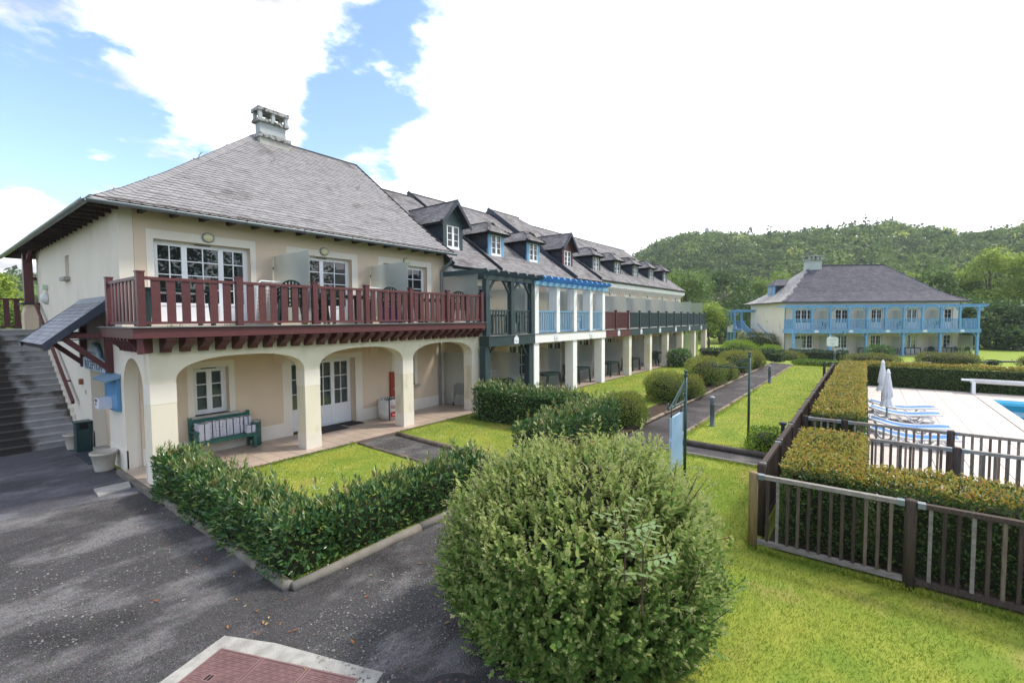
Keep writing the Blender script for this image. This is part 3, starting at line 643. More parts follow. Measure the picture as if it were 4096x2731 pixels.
# ---- roof
RE = [(11.60, 5.34), (12.3, 5.78), (13.4, 6.56), (17.25, 9.50)]      # profile (y, z)
RX0, RX1 = 2.18, 11.78
def rz(y):
    for (a, za), (c, zc) in zip(RE, RE[1:]):
        if y <= c: return za+(zc-za)*(y-a)/(c-a)
    return RE[-1][1]
HX = 7.66                                                           # ridge starts here
def hipx(y): return RX0+(HX-RX0)*(y-RE[0][0])/(RE[-1][0]-RE[0][0])
b = MB(); pr = RE; ny = len(pr)
f = [(hipx(y), y, z) for y, z in pr]; e = [(RX1, y, z) for y, z in pr]; YB = 24.4
lft = [(RX0+(hipx(y)-RX0), y, z) for y, z in pr]; bk = [(hipx(y), 2*17.25-y+1.5*(1-(y-11.6)/5.65), z) for y, z in pr]; be = [(RX1, 2*17.25-y+1.5*(1-(y-11.6)/5.65), z) for y, z in pr]
v = f+e+bk+be; k = len(pr); fs = []
for i in range(k-1):
    fs += [(i, k+i, k+i+1, i+1), (2*k+i, i, i+1, 2*k+i+1), (3*k+i, 2*k+i, 2*k+i+1, 3*k+i+1), (k+i, 3*k+i, 3*k+i+1, k+i+1)]
b.add(v, fs); roof = b.obj('roof', UNDER, rb)
R1 = Roof()
segs = []; tot = 0
for (a, za), (c, zc) in zip(RE, RE[1:]):
    l_ = math.hypot(c-a, zc-za); R1.plane((RX0, a, za), (1, 0, 0), (0, c-a, zc-za), RX1-RX0, l_+.10, .2, .152, S_SC,
        tilt=.075, keep=lambda x, y, a=a, c=c, l_=l_: RX0+x-.06 > hipx(a+(c-a)*min(1.02, y/l_))+.16, phase=int(round(tot/.152))); tot += l_
R1.emit(roof, 300)
# hip slates laid across the hip
hp = [Vector((hipx(y), y, z)) for y, z in RE]; b = MB(); d_tot = 0
for p, q in zip(hp, hp[1:]):
    d = (q-p); L_ = d.length; d.normalize(); s_ = d.cross(Vector((0, 0, 1))).normalized(); up = s_.cross(d); nn = int(L_/.155)
    for i in range(nn):
        c = p+d*(i*L_/nn)
        for sg in (1, -1):
            xx = (s_*sg-up*.42).normalized(); yy = (d*1.0-up*.05).normalized(); zz_ = xx.cross(yy)*sg; c2 = c+up*.035
            M_ = Matrix(((xx.x, yy.x, zz_.x, c2.x+xx.x*.10), (xx.y, yy.y, zz_.y, c2.y+xx.y*.10), (xx.z, yy.z, zz_.z, c2.z+xx.z*.10), (0, 0, 0, 1)))@Matrix.Diagonal((1.4, 1, 1, 1))
            link('hip_slate', S_HIP, roof, M_)
b = MB(); b.beam((HX, 17.25, 9.53), (RX1+.02, 17.25, 9.53), .16, .05); b.obj('ridge_cap', ZINCD, roof)
b = MB(); pts_ = [Vector((RX1+.012, y, z+.02)) for y, z in RE]
for p, q in zip(pts_, pts_[1:]): b.beam(p, q, .03, .12)
b.obj('verge_board', ZINCD, roof)
b = MB()
for (x, y) in ((7.4, 15.6), (10.3, 15.2)):
    z = rz(y); b.box(x, x+.09, y, y+.12, z+.04, z+.05); b.tube([(x+.04, y-.1, z+.0), (x+.04, y-.28, z-.05), (x+.04, y-.3, z+.06)], .012, 6)
b.tube([(4.98, 14.42, 7.35), (5.0, 14.42, 7.50), (5.06, 14.38, 7.60)], .012, 6)
b.obj('roof_hook', ZINC, roof)
# gutters
def gutter(par, p, q, r=.07, mat_=None):
    p = Vector(p); q = Vector(q); d = (q-p).normalized(); s_ = d.cross(Vector((0, 0, 1))); b_ = MB(); n = 8; ring = []
    for P_ in (p, q):
        for i in range(n+1):
            t = math.pi*i/n; ring.append(P_+s_*(-math.cos(t)*r)+Vector((0, 0, -math.sin(t)*r)))
        for i in range(n, -1, -1):
            t = math.pi*i/n; ring.append(P_+s_*(-math.cos(t)*r*.9)+Vector((0, 0, -math.sin(t)*r*.9)))
    m_ = 2*(n+1); b_.add(ring, [(i, (i+1) % m_, m_+(i+1) % m_, m_+i) for i in range(m_)]); L_ = (q-p).length
    nj = int(L_/1.3)
    for i in range(nj+1):
        c = p+d*(i*L_/max(1, nj))
        pts = [c+s_*(-math.cos(math.pi*j/n)*(r+.008))+Vector((0, 0, -math.sin(math.pi*j/n)*(r+.008))) for j in range(n+1)]
        b_.add([a-d*.012 for a in pts]+[a+d*.012 for a in pts], [(j, j+1, n+2+j, n+1+j) for j in range(n)])
    return b_.obj('gutter', mat_ or ZINC, par, True)
gutter(rb, (2.12, 11.54, 5.34), (11.86, 11.54, 5.34)); gutter(rb, (2.12, 24.4, 5.34), (2.12, 11.54, 5.34))
# soffit with rafter ends
b = MB(); b.box(2.19, 2.68, 11.62, 24.3, 5.40, 5.43); b.box(2.68, 11.76, 11.62, 12.05, 5.40, 5.43); b.obj('soffit', WOODD, rb)
b = MB()
for i in range(24): y = 11.9+i*.52; b.box(2.2, 2.67, y, y+.08, 5.28, 5.40)
for i in range(16): x = 3.0+i*.56; b.box(x, x+.08, 11.63, 12.05, 5.28, 5.40)
b.objs('rafter_end', WOODD, rb)
# chimney
ch = MB().box(7.72, 8.61, 16.8, 17.16, 8.6, 9.95).obj('chimney', CONCB, rb)
b = MB(); b.box(7.66, 8.68, 16.72, 17.22, 8.7, 9.37); b.obj('base_course', CONC, ch); b = MB(); b.box(7.62, 8.73, 16.66, 17.28, 9.37, 9.50); b.obj('base_slab', CONCG, ch)
b = MB(); b.box(7.625, 8.69, 16.7, 17.24, 9.915, 10.01); b.obj('collar_slab', CONCG, ch)
for x in (7.66, 8.10, 8.55):
    for y in (16.72, 17.11): piece('flue_post', CONCB, ch, x, x+.11, y, y+.11, 10.01, 10.27)
b = MB(); b.box(7.62, 8.70, 16.68, 17.26, 10.27, 10.39); b.obj('cap_slab', CONCG, ch)
# entrance door, porch post, landing
b = MB(); b.box(2.92, 2.98, 13.35, 14.95, -.05, 1.95); dr = b.obj('entrance_recess', STUCCO, rb)
b = MB(); y0, y1 = 13.42, 14.10
b.box(2.85, 2.90, y0, y0+.09, 0, 1.92); b.box(2.85, 2.90, y1-.09, y1, 0, 1.92); b.box(2.85, 2.90, y0+.09, y1-.09, 1.82, 1.92); b.box(2.85, 2.90, y0+.09, y1-.09, 0, .5); b.box(2.85, 2.90, y0+.09, y1-.09, .98, 1.03); b.box(2.85, 2.90, y0+.09, y1-.09, 1.42, 1.47)
dr = b.obj('entrance_door', PVC, rb)
for z0, z1 in ((.5, .98), (1.03, 1.42), (1.47, 1.82)): piece('pane', PANE, dr, 2.87, 2.88, y0+.09, y1-.09, z0, z1)
MB().box(2.64, 2.98, 13.35, 14.95, -.09, -.02).obj('threshold', CONC, rb)
b = MB(); b.box(2.36, 2.58, 21.55, 21.78, 3.66, 5.36); b.beam((2.47, 21.6, 5.0), (2.47, 20.9, 5.34), .08, .10); b.box(2.5, 2.67, 21.6, 21.7, 4.4, 4.5); b.obj('porch_post', MAROON, rb)
b = MB(); b.prism([(2.30, 2.8), (2.62, 2.8), (2.62, 3.60), (2.36, 3.60), (2.30, 3.3)], 'y', 21.3, 21.9); b.obj('porch_pier', STUCCO, rb)
b = MB(); b.box(2.24, 2.66, 21.25, 21.95, 3.60, 3.66); b.obj('pier_cap', ZINCD, rb)
b = MB(); b.box(-1.5, 2.67, 21.0, 24.3, 2.55, 2.80); b.obj('landing', CONC, rb)
railing(rb, -1.0, 2.45, 22.6, 2.83, 3.83, MAROON, posts=(), pw=.1, slat=.135, gap=.11)
# handrail on the side wall
b = MB(); b.beam((2.55, 21.15, 3.62), (2.55, 16.3, .96), .06, .10); b.box(2.55, 2.68, 17.2, 17.25, 1.42, 1.46); b.box(2.55, 2.68, 19.8, 19.85, 2.84, 2.88); b.obj('handrail', MAROON, rb)
# small fittings on the side wall
b = MB(); b.lathe([(.19, 0), (.185, .02), (.16, .09), (.10, .14), (.03, .16)], (0, 0, 0), 18); o = b.obj('side_lamp', mat('lamp_white', (.66, .68, .66), None, 3, .3), rb, True, Matrix.Translation((2.668, 19.95, 3.76))@Matrix.Rotation(-math.pi/2, 4, 'Y'))
b = MB(); b.box(2.55, 2.668, 19.78, 20.12, 4.03, 4.16); b.obj('junction_box', mat('box_greenwhite', (.55, .66, .52), None, 3, .5), rb)
b = MB(); b.box(2.60, 2.668, 15.72, 15.86, 1.46, 1.60); b.obj('call_panel', mat('copper_panel', (.28, .12, .07), None, 3, .4), rb)
b = MB(); b.box(2.65, 2.668, 15.45, 15.52, 1.24, 1.34); b.obj('light_switch', mat('cream_switch', (.60, .62, .38), None, 3, .4), rb)

# entrance canopy on maroon brackets
cn = MB()
CY0, CY1, EX, EZ, TX, TZ = 12.72, 15.6, 1.64, 2.60, 2.665, 3.53
cn.prism([(EX, EZ), (TX, TZ), (TX, TZ-.09), (EX+.02, EZ-.09)], 'y', CY0, CY1); can = cn.obj('entrance_canopy', UNDER, rb)
Rc = Roof(); dl = math.hypot(TX-EX, TZ-EZ); sl_c = flat_slate_mesh(.105, .22, mat('canopy_slate', (.115, .115, .135), (.20, .195, .22), 5, .42, .4, 60, .5, island=.25))
Rc.plane((EX-.03, CY1, EZ-.02), (0, -1, 0), (TX-EX, 0, TZ-EZ), CY1-CY0, dl-.1, .105, .115, sl_c, tilt=.05); Rc.emit(can, 300)
MB().prism([(TX-.14, TZ-.09), (TX+.002, TZ+.04), (TX+.002, TZ+.02), (TX-.14, TZ-.11)], 'y', CY0, CY1).obj('flashing', ZINC, can, M=Matrix.Translation((0, 0, .03)))
b = MB()
for y in (CY0-.03, CY1): b.prism([(EX-.03, EZ-.12), (EX-.05, EZ+.02), (TX, TZ+.05), (TX, TZ-.16)], 'y', y, y+.03)
b.objs('barge_board', SLATED, can)
b = MB()
for y in (12.86, 15.22):
    b.box(2.55, 2.665, y-.07, y+.07, 1.95, 3.02); b.beam((2.63, y, 2.0), (1.92, y, 2.71), .10, .12, (0, 1, 0)); b.beam((2.66, y, 2.75), (1.80, y, 2.75), .10, .11, (0, 1, 0))
b.beam((1.86, CY0+.05, 2.72), (1.86, CY1-.05, 2.72), .08, .10); b.beam((2.2, CY0+.05, 3.02), (2.2, CY1-.05, 3.02), .10, .10)
b.objs('canopy_beam', MAROON, can)
b = MB(); b.tube([(2.66, 14.0, 2.66), (2.15, 14.9, 2.60), (1.98, 15.25, 2.58)], .012, 8); b.obj('lamp_arm', ZINC, can); b = MB(); b.lathe([(.03, .05), (.05, .0), (.09, -.1), (.10, -.2), (.02, -.24)], (1.96, 15.3, 2.60), 12); b.obj('lamp_head', CONC, can, True)

# ------------------------------------------------------------------ staircase
st = thing('concrete_staircase', 'weathered concrete outdoor staircase climbing along the cream side wall', 'staircase', (1.5, 16.0, 0))
NS = 19; ris = (2.80+.09)/NS; go_ = .272; SY = 16.02
for i in range(NS):
    z1 = -.09+ris*(i+1); y0 = SY+i*go_
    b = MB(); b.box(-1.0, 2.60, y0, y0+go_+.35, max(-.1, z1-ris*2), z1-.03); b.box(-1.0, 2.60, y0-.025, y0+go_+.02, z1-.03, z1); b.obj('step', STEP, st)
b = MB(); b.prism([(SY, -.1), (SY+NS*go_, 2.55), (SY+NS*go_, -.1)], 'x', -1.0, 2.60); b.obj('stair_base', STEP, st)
b = MB()
for i in range(NS): z1 = -.09+ris*(i+1); y0 = SY+i*go_; b.box(2.602, 2.668, y0-.03, y0+go_, -.1, z1+.06)
b.obj('string_wall', SIDE, st)
# ------------------------------------------------------------------ terrace houses
def tz(y, e0=(11.6, 4.95), s=.715): return e0[1]+(y-e0[0])*s
def dormer(root, R, xc, paint, kind, e0, s, yf=12.6, zb=5.68, flip=1):
    hw = .52; zt = zb+.97; yend = e0[0]+(zt-e0[1])/s; dm = None
    b = MB()
    b.box(xc-hw, xc-hw+.19, yf, yf+.1, zb-.1, zt); b.box(xc+hw-.19, xc+hw, yf, yf+.1, zb-.1, zt); b.box(xc-hw, xc+hw, yf+.003, yf+.1, zt-.06, zt+.04)
    b.box(xc-hw+.19, xc+hw-.19, yf+.003, yf+.1, zb-.1, zb+.02)
    if kind == 'gable':
        n = 9
        for i in range(n):
            x0 = xc-hw*.86+i*hw*1.72/n; x1 = x0+hw*1.72/n-.008; m_ = abs((x0+x1)/2-xc); b.box(x0, x1, yf+.005, yf+.05, zt+.04, zt+.04+max(.02, (.78-m_*1.45)))
    dm = b.obj('dormer', paint, root)
    b = MB()
    for x in (xc-hw+.02, xc+hw-.06): b.prism([(yf+.1, zb-.25), (yf+.1, zt), (yend, zt), (yf+.1, zb-.1)], 'x', x, x+.04)
    b.objs('cheek', SLATED, dm)
    if kind == 'gable': za, yr = zb+1.80, yf-.22
    else: za, yr = zb+1.50, yf+.42
    ov = .20; ze = zt-.02; ye = yf-.24; xl, xr = xc-hw-ov, xc+hw+ov; yb = e0[0]+(za-e0[1])/s+.05; yeb = e0[0]+(ze-e0[1])/s
    b = MB(); th = .05
    if kind == 'gable':
        b.add([(xl, ye, ze), (xc, ye, za), (xc, yb, za), (xl, yeb, ze), (xr, ye, ze), (xr, yeb, ze)], [(0, 1, 2, 3), (1, 4, 5, 2)])
        b.add([(xl, ye, ze-th), (xc, ye, za-th), (xc, yb, za-th), (xl, yeb, ze-th), (xr, ye, ze-th), (xr, yeb, ze-th)], [(3, 2, 1, 0), (2, 5, 4, 1)])
    else:
        b.add([(xl, ye, ze), (xc, yr, za), (xc, yb, za), (xl, yeb, ze), (xr, ye, ze), (xr, yeb, ze)], [(0, 1, 2, 3), (1, 4, 5, 2), (0, 4, 1)])
        b.add([(xl, ye, ze-.04), (xr, ye, ze-.04), (xr, yeb, ze-.04), (xl, yeb, ze-.04)], [(3, 2, 1, 0)])
    b.obj('dormer_roof', UNDER, dm)
    # slates of both slopes
    for sg in (1, -1):
        xe = xl if sg == 1 else xr; ey = Vector(((xc-xe), 0, za-ze)); H = ey.length
        if sg == 1: o_, ex, = (xe, yb, ze), (0, -1, 0)
        else: o_, ex = (xe, ye, ze), (0, 1, 0)
        Wd = yb-ye
        def keep(x, y, sg=sg, H=H):
            t = y/H; yy = (yb-x) if sg == 1 else (ye+x); lo_ = ye+(yr-ye)*t if kind != 'gable' else ye; hi_ = yeb+(yb-yeb)*t
            return lo_+.06 < yy < hi_-.02
        R.plane(o_, ex, ey, Wd, H, .22, .105, S_DO, keep=keep)
    if kind != 'gable':
        ey = Vector((0, yr-ye, za-ze)); H = ey.length
        R.plane((xl, ye, ze), (1, 0, 0), ey, xr-xl, H, .22, .105, S_DO, keep=lambda x, y: abs(xl+x-xc) < (xr-xl)/2*(1-y/H)-.02)
    else:
        b = MB()
        for sg in (1, -1): b.prism([(xc+sg*(hw+ov+.05), ze-.14), (xc+sg*(hw+ov+.05), ze+.03), (xc, za+.07), (xc, za-.12)], 'y', ye-.02, ye+.02)
        b.objs('barge_board', SLATED, dm)
        b = MB()
        for sg in (1, -1): b.prism([(xc+sg*(hw+.10), zt-.12), (xc+sg*(hw+.10), zt+.02), (xc, za-.13), (xc, za-.27)], 'y', yf-.03, yf-.001)
        b.objs('inner_barge', paint, dm)
    b = MB(); b.beam((xc, yr-.02, za+.03), (xc, yb, za+.03), .10, .03)
    if kind != 'gable':
        b.beam((xl, ye, ze+.03), (xc, yr, za+.03), .05, .02); b.beam((xr, ye, ze+.03), (xc, yr, za+.03), .05, .02)
    b.obj('ridge_strip', ZINCD, dm)
    # window
    x0, x1, z0, z1 = xc-hw+.19, xc+hw-.19, zb+.02, zt-.06; t = .04; b = MB(); y = yf+.02
    b.box(x0, x1, y, y+.05, z1-t, z1); b.box(x0, x1, y-.02, y+.05, z0, z0+.09)
    cells = []
    for k in range(2):
        a = x0+k*(x1-x0)/2; c = a+(x1-x0)/2; s_ = .05
        b.box(a, a+s_, y-.01, y+.05, z0+.09, z1-t); b.box(c-s_, c, y-.01, y+.05, z0+.09, z1-t)
        zs_ = [z0+.09+(z1-t-z0-.09)*j/3 for j in range(4)]
        for j in range(3): b.box(a+s_, c-s_, y, y+.04, zs_[j]-(.0 if j == 0 else .012), zs_[j]+(.03 if j == 0 else .012)); cells.append((a+s_, c-s_, zs_[j], zs_[j+1]))
    wn_ = b.obj('dormer_window', PVC, dm)
    for c in cells: piece('pane', CLEAR, wn_, c[0], c[1], y+.018, y+.024, c[2], c[3])
    piece('curtain', CURT, wn_, x0, x1, y+.06, y+.065, z0, z1); piece('room_dark', INTER, wn_, x0, x1, y+.075, y+.08, z0, z1)
    MB().box(xc-hw-.02, xc+hw+.02, yf-.13, yf+.02, zb-.13, zb-.10).obj('apron', ZINC, dm, M=Matrix.Translation((0, 0, .0)))
    # cheek cladding slates, seen on the -x side
    H = zt-zb+.05
    R.plane((xc-hw+.016, yend, zb), (0, -1, 0), (0, 0, 1), yend-yf-.02, H-.05, .2, .11, S_CH, tilt=.02, keep=lambda x, y: (yend-x)+.08 < e0[0]+(zb+y-e0[1])/s+0 and (yend-x) > yf+.1)
def plaque(root, x, y, z):
    b = MB(); b.prism([(x-.13, z-.15), (x+.13, z-.15), (x+.13, z+.06), (x+.07, z+.09), (x+.05, z+.14), (x, z+.16), (x-.05, z+.14), (x-.07, z+.09), (x-.13, z+.06)], 'y', y-.018, y-.002); o = b.obj('number_plaque', PLAQ, root)
    piece('plaque_number', INKG, o, x-.05, x-.015, y-.022, y-.017, z-.09, z-.03); piece('plaque_number', INKG, o, x+.005, x+.04, y-.022, y-.017, z-.09, z-.03)
def terrace(label, x0, x1, units, paint, fascia_mat, e0, ridge, s, dorm, style, wallm=STUCCO_P, xridge=None, end=False):
    root = thing('terrace_house', label, 'house', (x0, 10.1, 0))
    DZ = 2.48
    # back wall with a glazed door on each floor
    b = MB(); hs = []; doors = []
    for (u0, u1) in units:
        c = (u0+u1)/2+.35; d0, d1 = c-.75, c+.75; hs += [(d0, d1, 0.0, 1.95), (d0, d1, DZ+.02, 4.33)]; doors.append((d0, d1))
    wall_grid(b, x0, x1, -.1, 5.0, 12.05, 12.35, hs); b.box(x0+.05, x1-.05, 12.6, 12.65, 0, 5); 
    if end: b.box(x1-.3, x1-.002, 12.36, 21.0, -.1, 4.9)
    b.obj('back_wall', wallm, root)
    b = MB()
    for d0, d1 in doors: surround(b, d0, d1, 0, 1.95, 12.05, .16, .16); surround(b, d0, d1, DZ+.02, 4.33, 12.05, .16, .17)
    b.box(x0+.05, doors[0][0]-.17, 12.042, 12.06, 0, .36); b.objs('white_surround', BAND, root)
    for d0, d1 in doors:
        window(root, d0, d1, .01, 1.95, 12.22, [1, 1], 2, 3, .25, name='glazed_door'); window(root, d0, d1, DZ+.03, 4.33, 12.22, [1, 1], 2, 3, .25, name='glazed_door')
        wall_lamp(root, (d0+d1)/2, 12.05, 4.50, .11, .11)
    # deck
    b = MB(); b.box(x0+.01, x1-.01, 10.05, 12.05, 2.14, DZ-.03); b.obj('balcony_slab', CONC, root)
    b = MB(); b.box(x0+.002, x1-.002, 9.97, 10.05, 2.12, DZ-.02)
    if style == 'green': b.box(x0+.002, x0+.06, 10.05, 10.4, 2.12, DZ-.02)
    b.obj('balcony_fascia', fascia_mat, root)
    b = MB(); b.box(x0, x1, 9.94, 10.06, DZ-.018, DZ-.004); b.obj('zinc_edge', ZINC, root)
    for (u0, u1) in units: plaque(root, (u0+u1)/2+(.15 if style == 'green' else 0), 9.97, 2.31)
    rt = 3.36
    def diag(bm, x, y, z, dx, dz): bm.beam((x, y, z-dz), (x+dx, y, z), .07, .08, (0, 1, 0))
    if style == 'green':
        P_ = [x0-.02, 13.12, x1-.12]
        for p in P_: piece('loggia_post', paint, root, p-.09, p+.09, 9.99, 10.17, DZ, 4.36)
        for p in (x0+.02, x1-.14): piece('lower_post', paint, root, p-.12, p+.12, 10.06, 10.30, .1, 2.12); piece('post_base', CONC, root, p-.13, p+.13, 10.05, 10.31, -.05, .1)
        b = MB(); b.box(x0-.22, x1+.02, 9.98, 10.10, 4.36, 4.50); ob = b.obj('pergola_beam', paint, root)
        b = MB()
        for p, sg in ((P_[0], 1), (P_[1], -1), (P_[1], 1), (P_[2], -1)): diag(b, p+sg*.09, 10.08, 4.36, sg*.34, .42)
        for p, sg in ((x0+.02, 1), (x1-.14, -1)): diag(b, p+sg*.12, 10.18, 2.12, sg*.36, .46)
        b.objs('brace', paint, root)
        for i in range(7):
            x = x0-.55+i*.53
            b = MB(); b.prism([(9.60, 4.66), (9.52, 4.56), (9.74, 4.50), (11.55, 4.50), (11.55, 4.66)], 'x', x, x+.06); b.obj('pergola_rafter', paint, root)
        for a, c in ((P_[0]+.09, P_[1]-.09), (P_[1]+.09, P_[2]-.09)): railing(root, a, c, 10.08, DZ, rt, paint, slat=.075, gap=.085, sd_=.03)
    elif style == 'white':
        up = [x0+.17, 16.2, 17.6, 19.05, x1-.17]
        for p in up: piece('white_post', WHITEW, root, p-.125, p+.125, 10.0, 10.38, DZ, 4.32)
        for p, wd in ((x0+.17, .17), (17.6, .17), (x1-.17, .17)): piece('white_pillar', WHITEW, root, p-wd, p+wd, 10.02, 10.42, -.05, 2.12)
        b = MB(); b.box(x0-.06, x1+.2, 9.94, 10.08, 4.32, 4.47); b.obj('pergola_beam', BLUE, root)
        for i in range(13):
            x = x0-.02+i*.465
            b = MB(); b.prism([(9.56, 4.67), (9.48, 4.56), (9.72, 4.475), (11.55, 4.475), (11.55, 4.67)], 'x', x, x+.07); b.obj('pergola_rafter', BLUEB, root)
        for a, c in zip(up, up[1:]): railing(root, a+.125, c-.125, 10.07, DZ, rt, BLUE, slat=.05, gap=.08, sd_=.02)
    else:
        if style == 'maroon': posts = (21.72, 23.22)
        else: posts = tuple(24.79+i*1.457 for i in range(10))
        railing(root, x0+.02, x1-.02 if style == 'maroon' else 38.0, 10.03, DZ, rt, paint, posts=posts, pw=.11, slat=.055, gap=.055, sd_=.025)
        pl_ = (23.62,) if style == 'maroon' else tuple(26.62+i*2.95 for i in range(5))
        for p in pl_:
            pp = piece('pillar', CREAM, root, p-.16, p+.16, 10.06, 10.42, -.05, 2.12)
            for z0, z1 in ((1.52, 1.86), (-.02, .38)): piece('pillar_band', BAND, pp, p-.164, p+.164, 10.056, 10.424, z0, z1)
    # frosted screens
    for (u0, u1) in units:
        x = u1-.02 if style in ('green', 'white') else u1+.18
        o_ = piece('glass_screen', FROST, root, x-.12, x-.108, 10.32, 12.03, DZ+.05, 4.22); piece('clamp', ZINC, o_, x-.13, x-.10, 12.0, 12.045, 3.9, 3.96)
        o_ = piece('glass_screen', FROST, root, x-.12, x-.108, 10.62, 12.03, .05, 1.74); piece('clamp', ZINC, o_, x-.13, x-.10, 12.0, 12.045, 1.4, 1.46); piece('clamp', ZINC, o_, x-.13, x-.10, 10.7, 10.76, .0, .06)
    # roof
    ry = e0[0]+(ridge-e0[1])/s; H = math.hypot(ry-e0[0], ridge-e0[1])
    b = MB(); th = .16; xa = x0; xb = x1
    b.prism([(e0[0], e0[1]), (ry, ridge), (2*ry-e0[0], e0[1]), (2*ry-e0[0], e0[1]-.1), (ry, ridge-th-.1), (e0[0], e0[1]-.1)], 'x', xa, xb); rf = b.obj('roof', [SLATED], root)
    R = Roof()
    R.plane((xa, e0[0]-.05, e0[1]-.05*s+.002), (1, 0, 0), (0, 1, s), xb-xa, H, .24, .118, S_FL)
    for xc, kind, pt in dorm: dormer(root, R, xc, pt, kind, e0, s)
    R.emit(rf, 300)
    b = MB(); b.beam((xa-.03, ry, ridge+.03), (xb+.02, ry, ridge+.03), .14, .04); b.obj('ridge_cap', ZINCD, rf)
    b = MB()
    for p, q in (((xa-.012, e0[0]-.05, e0[1]+.0), (xa-.012, ry, ridge+.03)),): b.beam(p, q, .02, .2)
    b.obj('verge_board', SLATED, rf)
    return root, rf
DW = None
th1, rf1 = terrace('narrow terraced house with dark green timber loggia and gabled green dormer', 11.78, 14.48, [(11.78, 14.48)], DGREEN, DGREEN, (11.6, 4.95), 8.62, .715, [(12.82, 'gable', DGREEN)], 'green')
gutter(th1, (11.85, 11.53, 4.93), (14.2, 11.53, 4.93), .06, ZINCD); MB().box(11.80, 14.45, 11.66, 12.05, 4.72, 4.92).obj('eaves_board', WHITEW, th1)
b = MB(); b.tube([(13.2, 11.6, 4.8), (12.95, 11.9, 4.55), (12.9, 11.98, 4.4), (12.9, 11.98, 2.5)], .05, 10); b.tube([(12.9, 11.98, 2.1), (12.9, 11.98, .02)], .05, 10); b.obj('downpipe', ZINC, th1)
th2, rf2 = terrace('terraced house with white posts, sky blue balcony rails and bright blue pergola', 14.48, 20.48, [(14.48, 17.48), (17.48, 20.48)], BLUE, WHITEW, (11.6, 4.96), 8.92, .715, [(15.42, 'hip', BLUE), (18.2, 'hip', BLUE)], 'white', wallm=STUCCO)
th3, rf3 = terrace('narrow terraced house with maroon balcony rail and gabled maroon dormer', 20.48, 23.42, [(20.48, 23.42)], MAROON, MAROON, (11.6, 5.06), 9.28, .735, [(21.34, 'gable', MAROON)], 'maroon')
th4, rf4 = terrace('long terraced house with dark grey-green balcony and five hipped dormers', 23.42, 38.3, [(23.42+i*2.95, 26.37+i*2.95) for i in range(5)], DGREEN, DGREEN, (11.72, 5.20), 8.86, .70, [(24.6, 'hip', DGREEN), (27.48, 'hip', DGREEN), (30.33, 'hip', DGREEN), (33.25, 'hip', DGREEN), (36.15, 'hip', DGREEN)], 'dark', end=True)
b = MB(); b.box(23.42, 38.3, 11.74, 12.05, 4.84, 5.06); b.obj('cornice', WHITEW, th4)
cm2 = MB().prism([(-p[0], p[1]) for p in corbel_poly(.27, .26, 0)], 'x', -.07, .07).mesh('cornice_corbel', WHITEW)
for i in range(49): link('cornice_corbel', cm2, th4, Matrix.Translation((23.6+i*.3, 12.05, 4.838)))
gutter(th4, (23.42, 11.66, 5.16), (38.3, 11.66, 5.16), .06, ZINCD)
# hipped end of the taller maroon roof
b = MB(); b.add([(23.42, 14.6, 7.30), (23.42, 17.34, 9.28), (24.9, 16.9, 8.8), (23.42, 20, 7.3)], [(0, 2, 1), (1, 2, 3)]); b.obj('hip_end', SLATE2, rf3)

# ------------------------------------------------------------------ far guest house (own axes)
fa = math.radians(-55); FO = (63.27-17.5*math.cos(fa), -8.66-17.5*math.sin(fa), -.80)
fh = thing('guest_house', 'detached cream guest house with sky blue timber galleries and slate hip roof', 'house', FO, rot=fa)
FW, LN = 1.75, 17.55
fd_u = [(1.05, 2.95, [1, 1, 1]), (5.05, 6.4, [1, 1]), (8.6, 9.75, [1, 1]), (12.1, 13.2, [1, 1]), (15.75, 16.6, [1])]
b = MB(); hs = [(a, c, .1, 2.02) for a, c, _ in fd_u]+[(a, c, 2.66, 4.62) for a, c, _ in fd_u]
wall_grid(b, 0.05, 17.2, -.6, 5.45, FW, FW+.3, hs); b.box(.05, .30, FW+.302, 9.0, -.6, 5.45); b.box(16.95, 17.2, FW+.302, 9.0, -.6, 5.45); b.box(.05, 17.2, 9.0, 9.2, -.6, 5.3); b.box(.4, 16.9, FW+.5, FW+.55, 0, 5.2)
b.obj('wall', SIDE, fh)
for i, (a, c, lv) in enumerate(fd_u):
    for z0, z1 in ((.1, 2.02), (2.66, 4.62)): window(fh, a, c, z0, z1, FW+.12, lv, 2, 3, .27, name='glazed_door', curtain=(i >= 3), pane=CLEAR if i >= 3 else PANE)
b = MB(); b.box(-.12, LN+.1, -.02, FW, 2.26, 2.56); b.obj('gallery_floor', CONC, fh)
b = MB(); b.box(-.1, LN+.12, -.1, -.02, 2.22, 2.62); b.box(-.18, -.1, -.1, FW, 2.22, 2.62); b.obj('gallery_fascia', BLUEW, fh)
b = MB(); b.box(-.6, LN+.1, .2, FW+.3, -.7, .03); b.obj('terrace_slab', CONC, fh)
for i in range(11):
    x = i*1.75; piece('gallery_post', BLUEW, fh, x-.085, x+.085, -.02, .15, 2.62, 4.72)
for i in (0, 2, 4, 6, 8, 10):
    x = i*1.75; piece('lower_post', BLUEW, fh, x-.1, x+.1, .0, .2, -.3, 2.22)
b = MB()
for i in range(11):
    for sg in (1, -1):
        x = i*1.75
        if i == 0 and sg == -1: continue
        b.beam((x+sg*.08, .06, 4.34), (x+sg*.40, .06, 4.72), .06, .07, (0, 1, 0))
for i in (0, 2, 4, 6, 8, 10):
    for sg in (1, -1):
        x = i*1.75
        if (i == 0 and sg == -1) or (i == 10 and sg == 1): continue
        b.beam((x+sg*.09, .1, 1.78), (x+sg*.46, .1, 2.22), .06, .08, (0, 1, 0))
b.objs('brace', BLUEW, fh)
b = MB(); b.box(-.95, LN+.65, -.02, .12, 4.72, 4.86); b.obj('pergola_beam', BLUEW, fh)
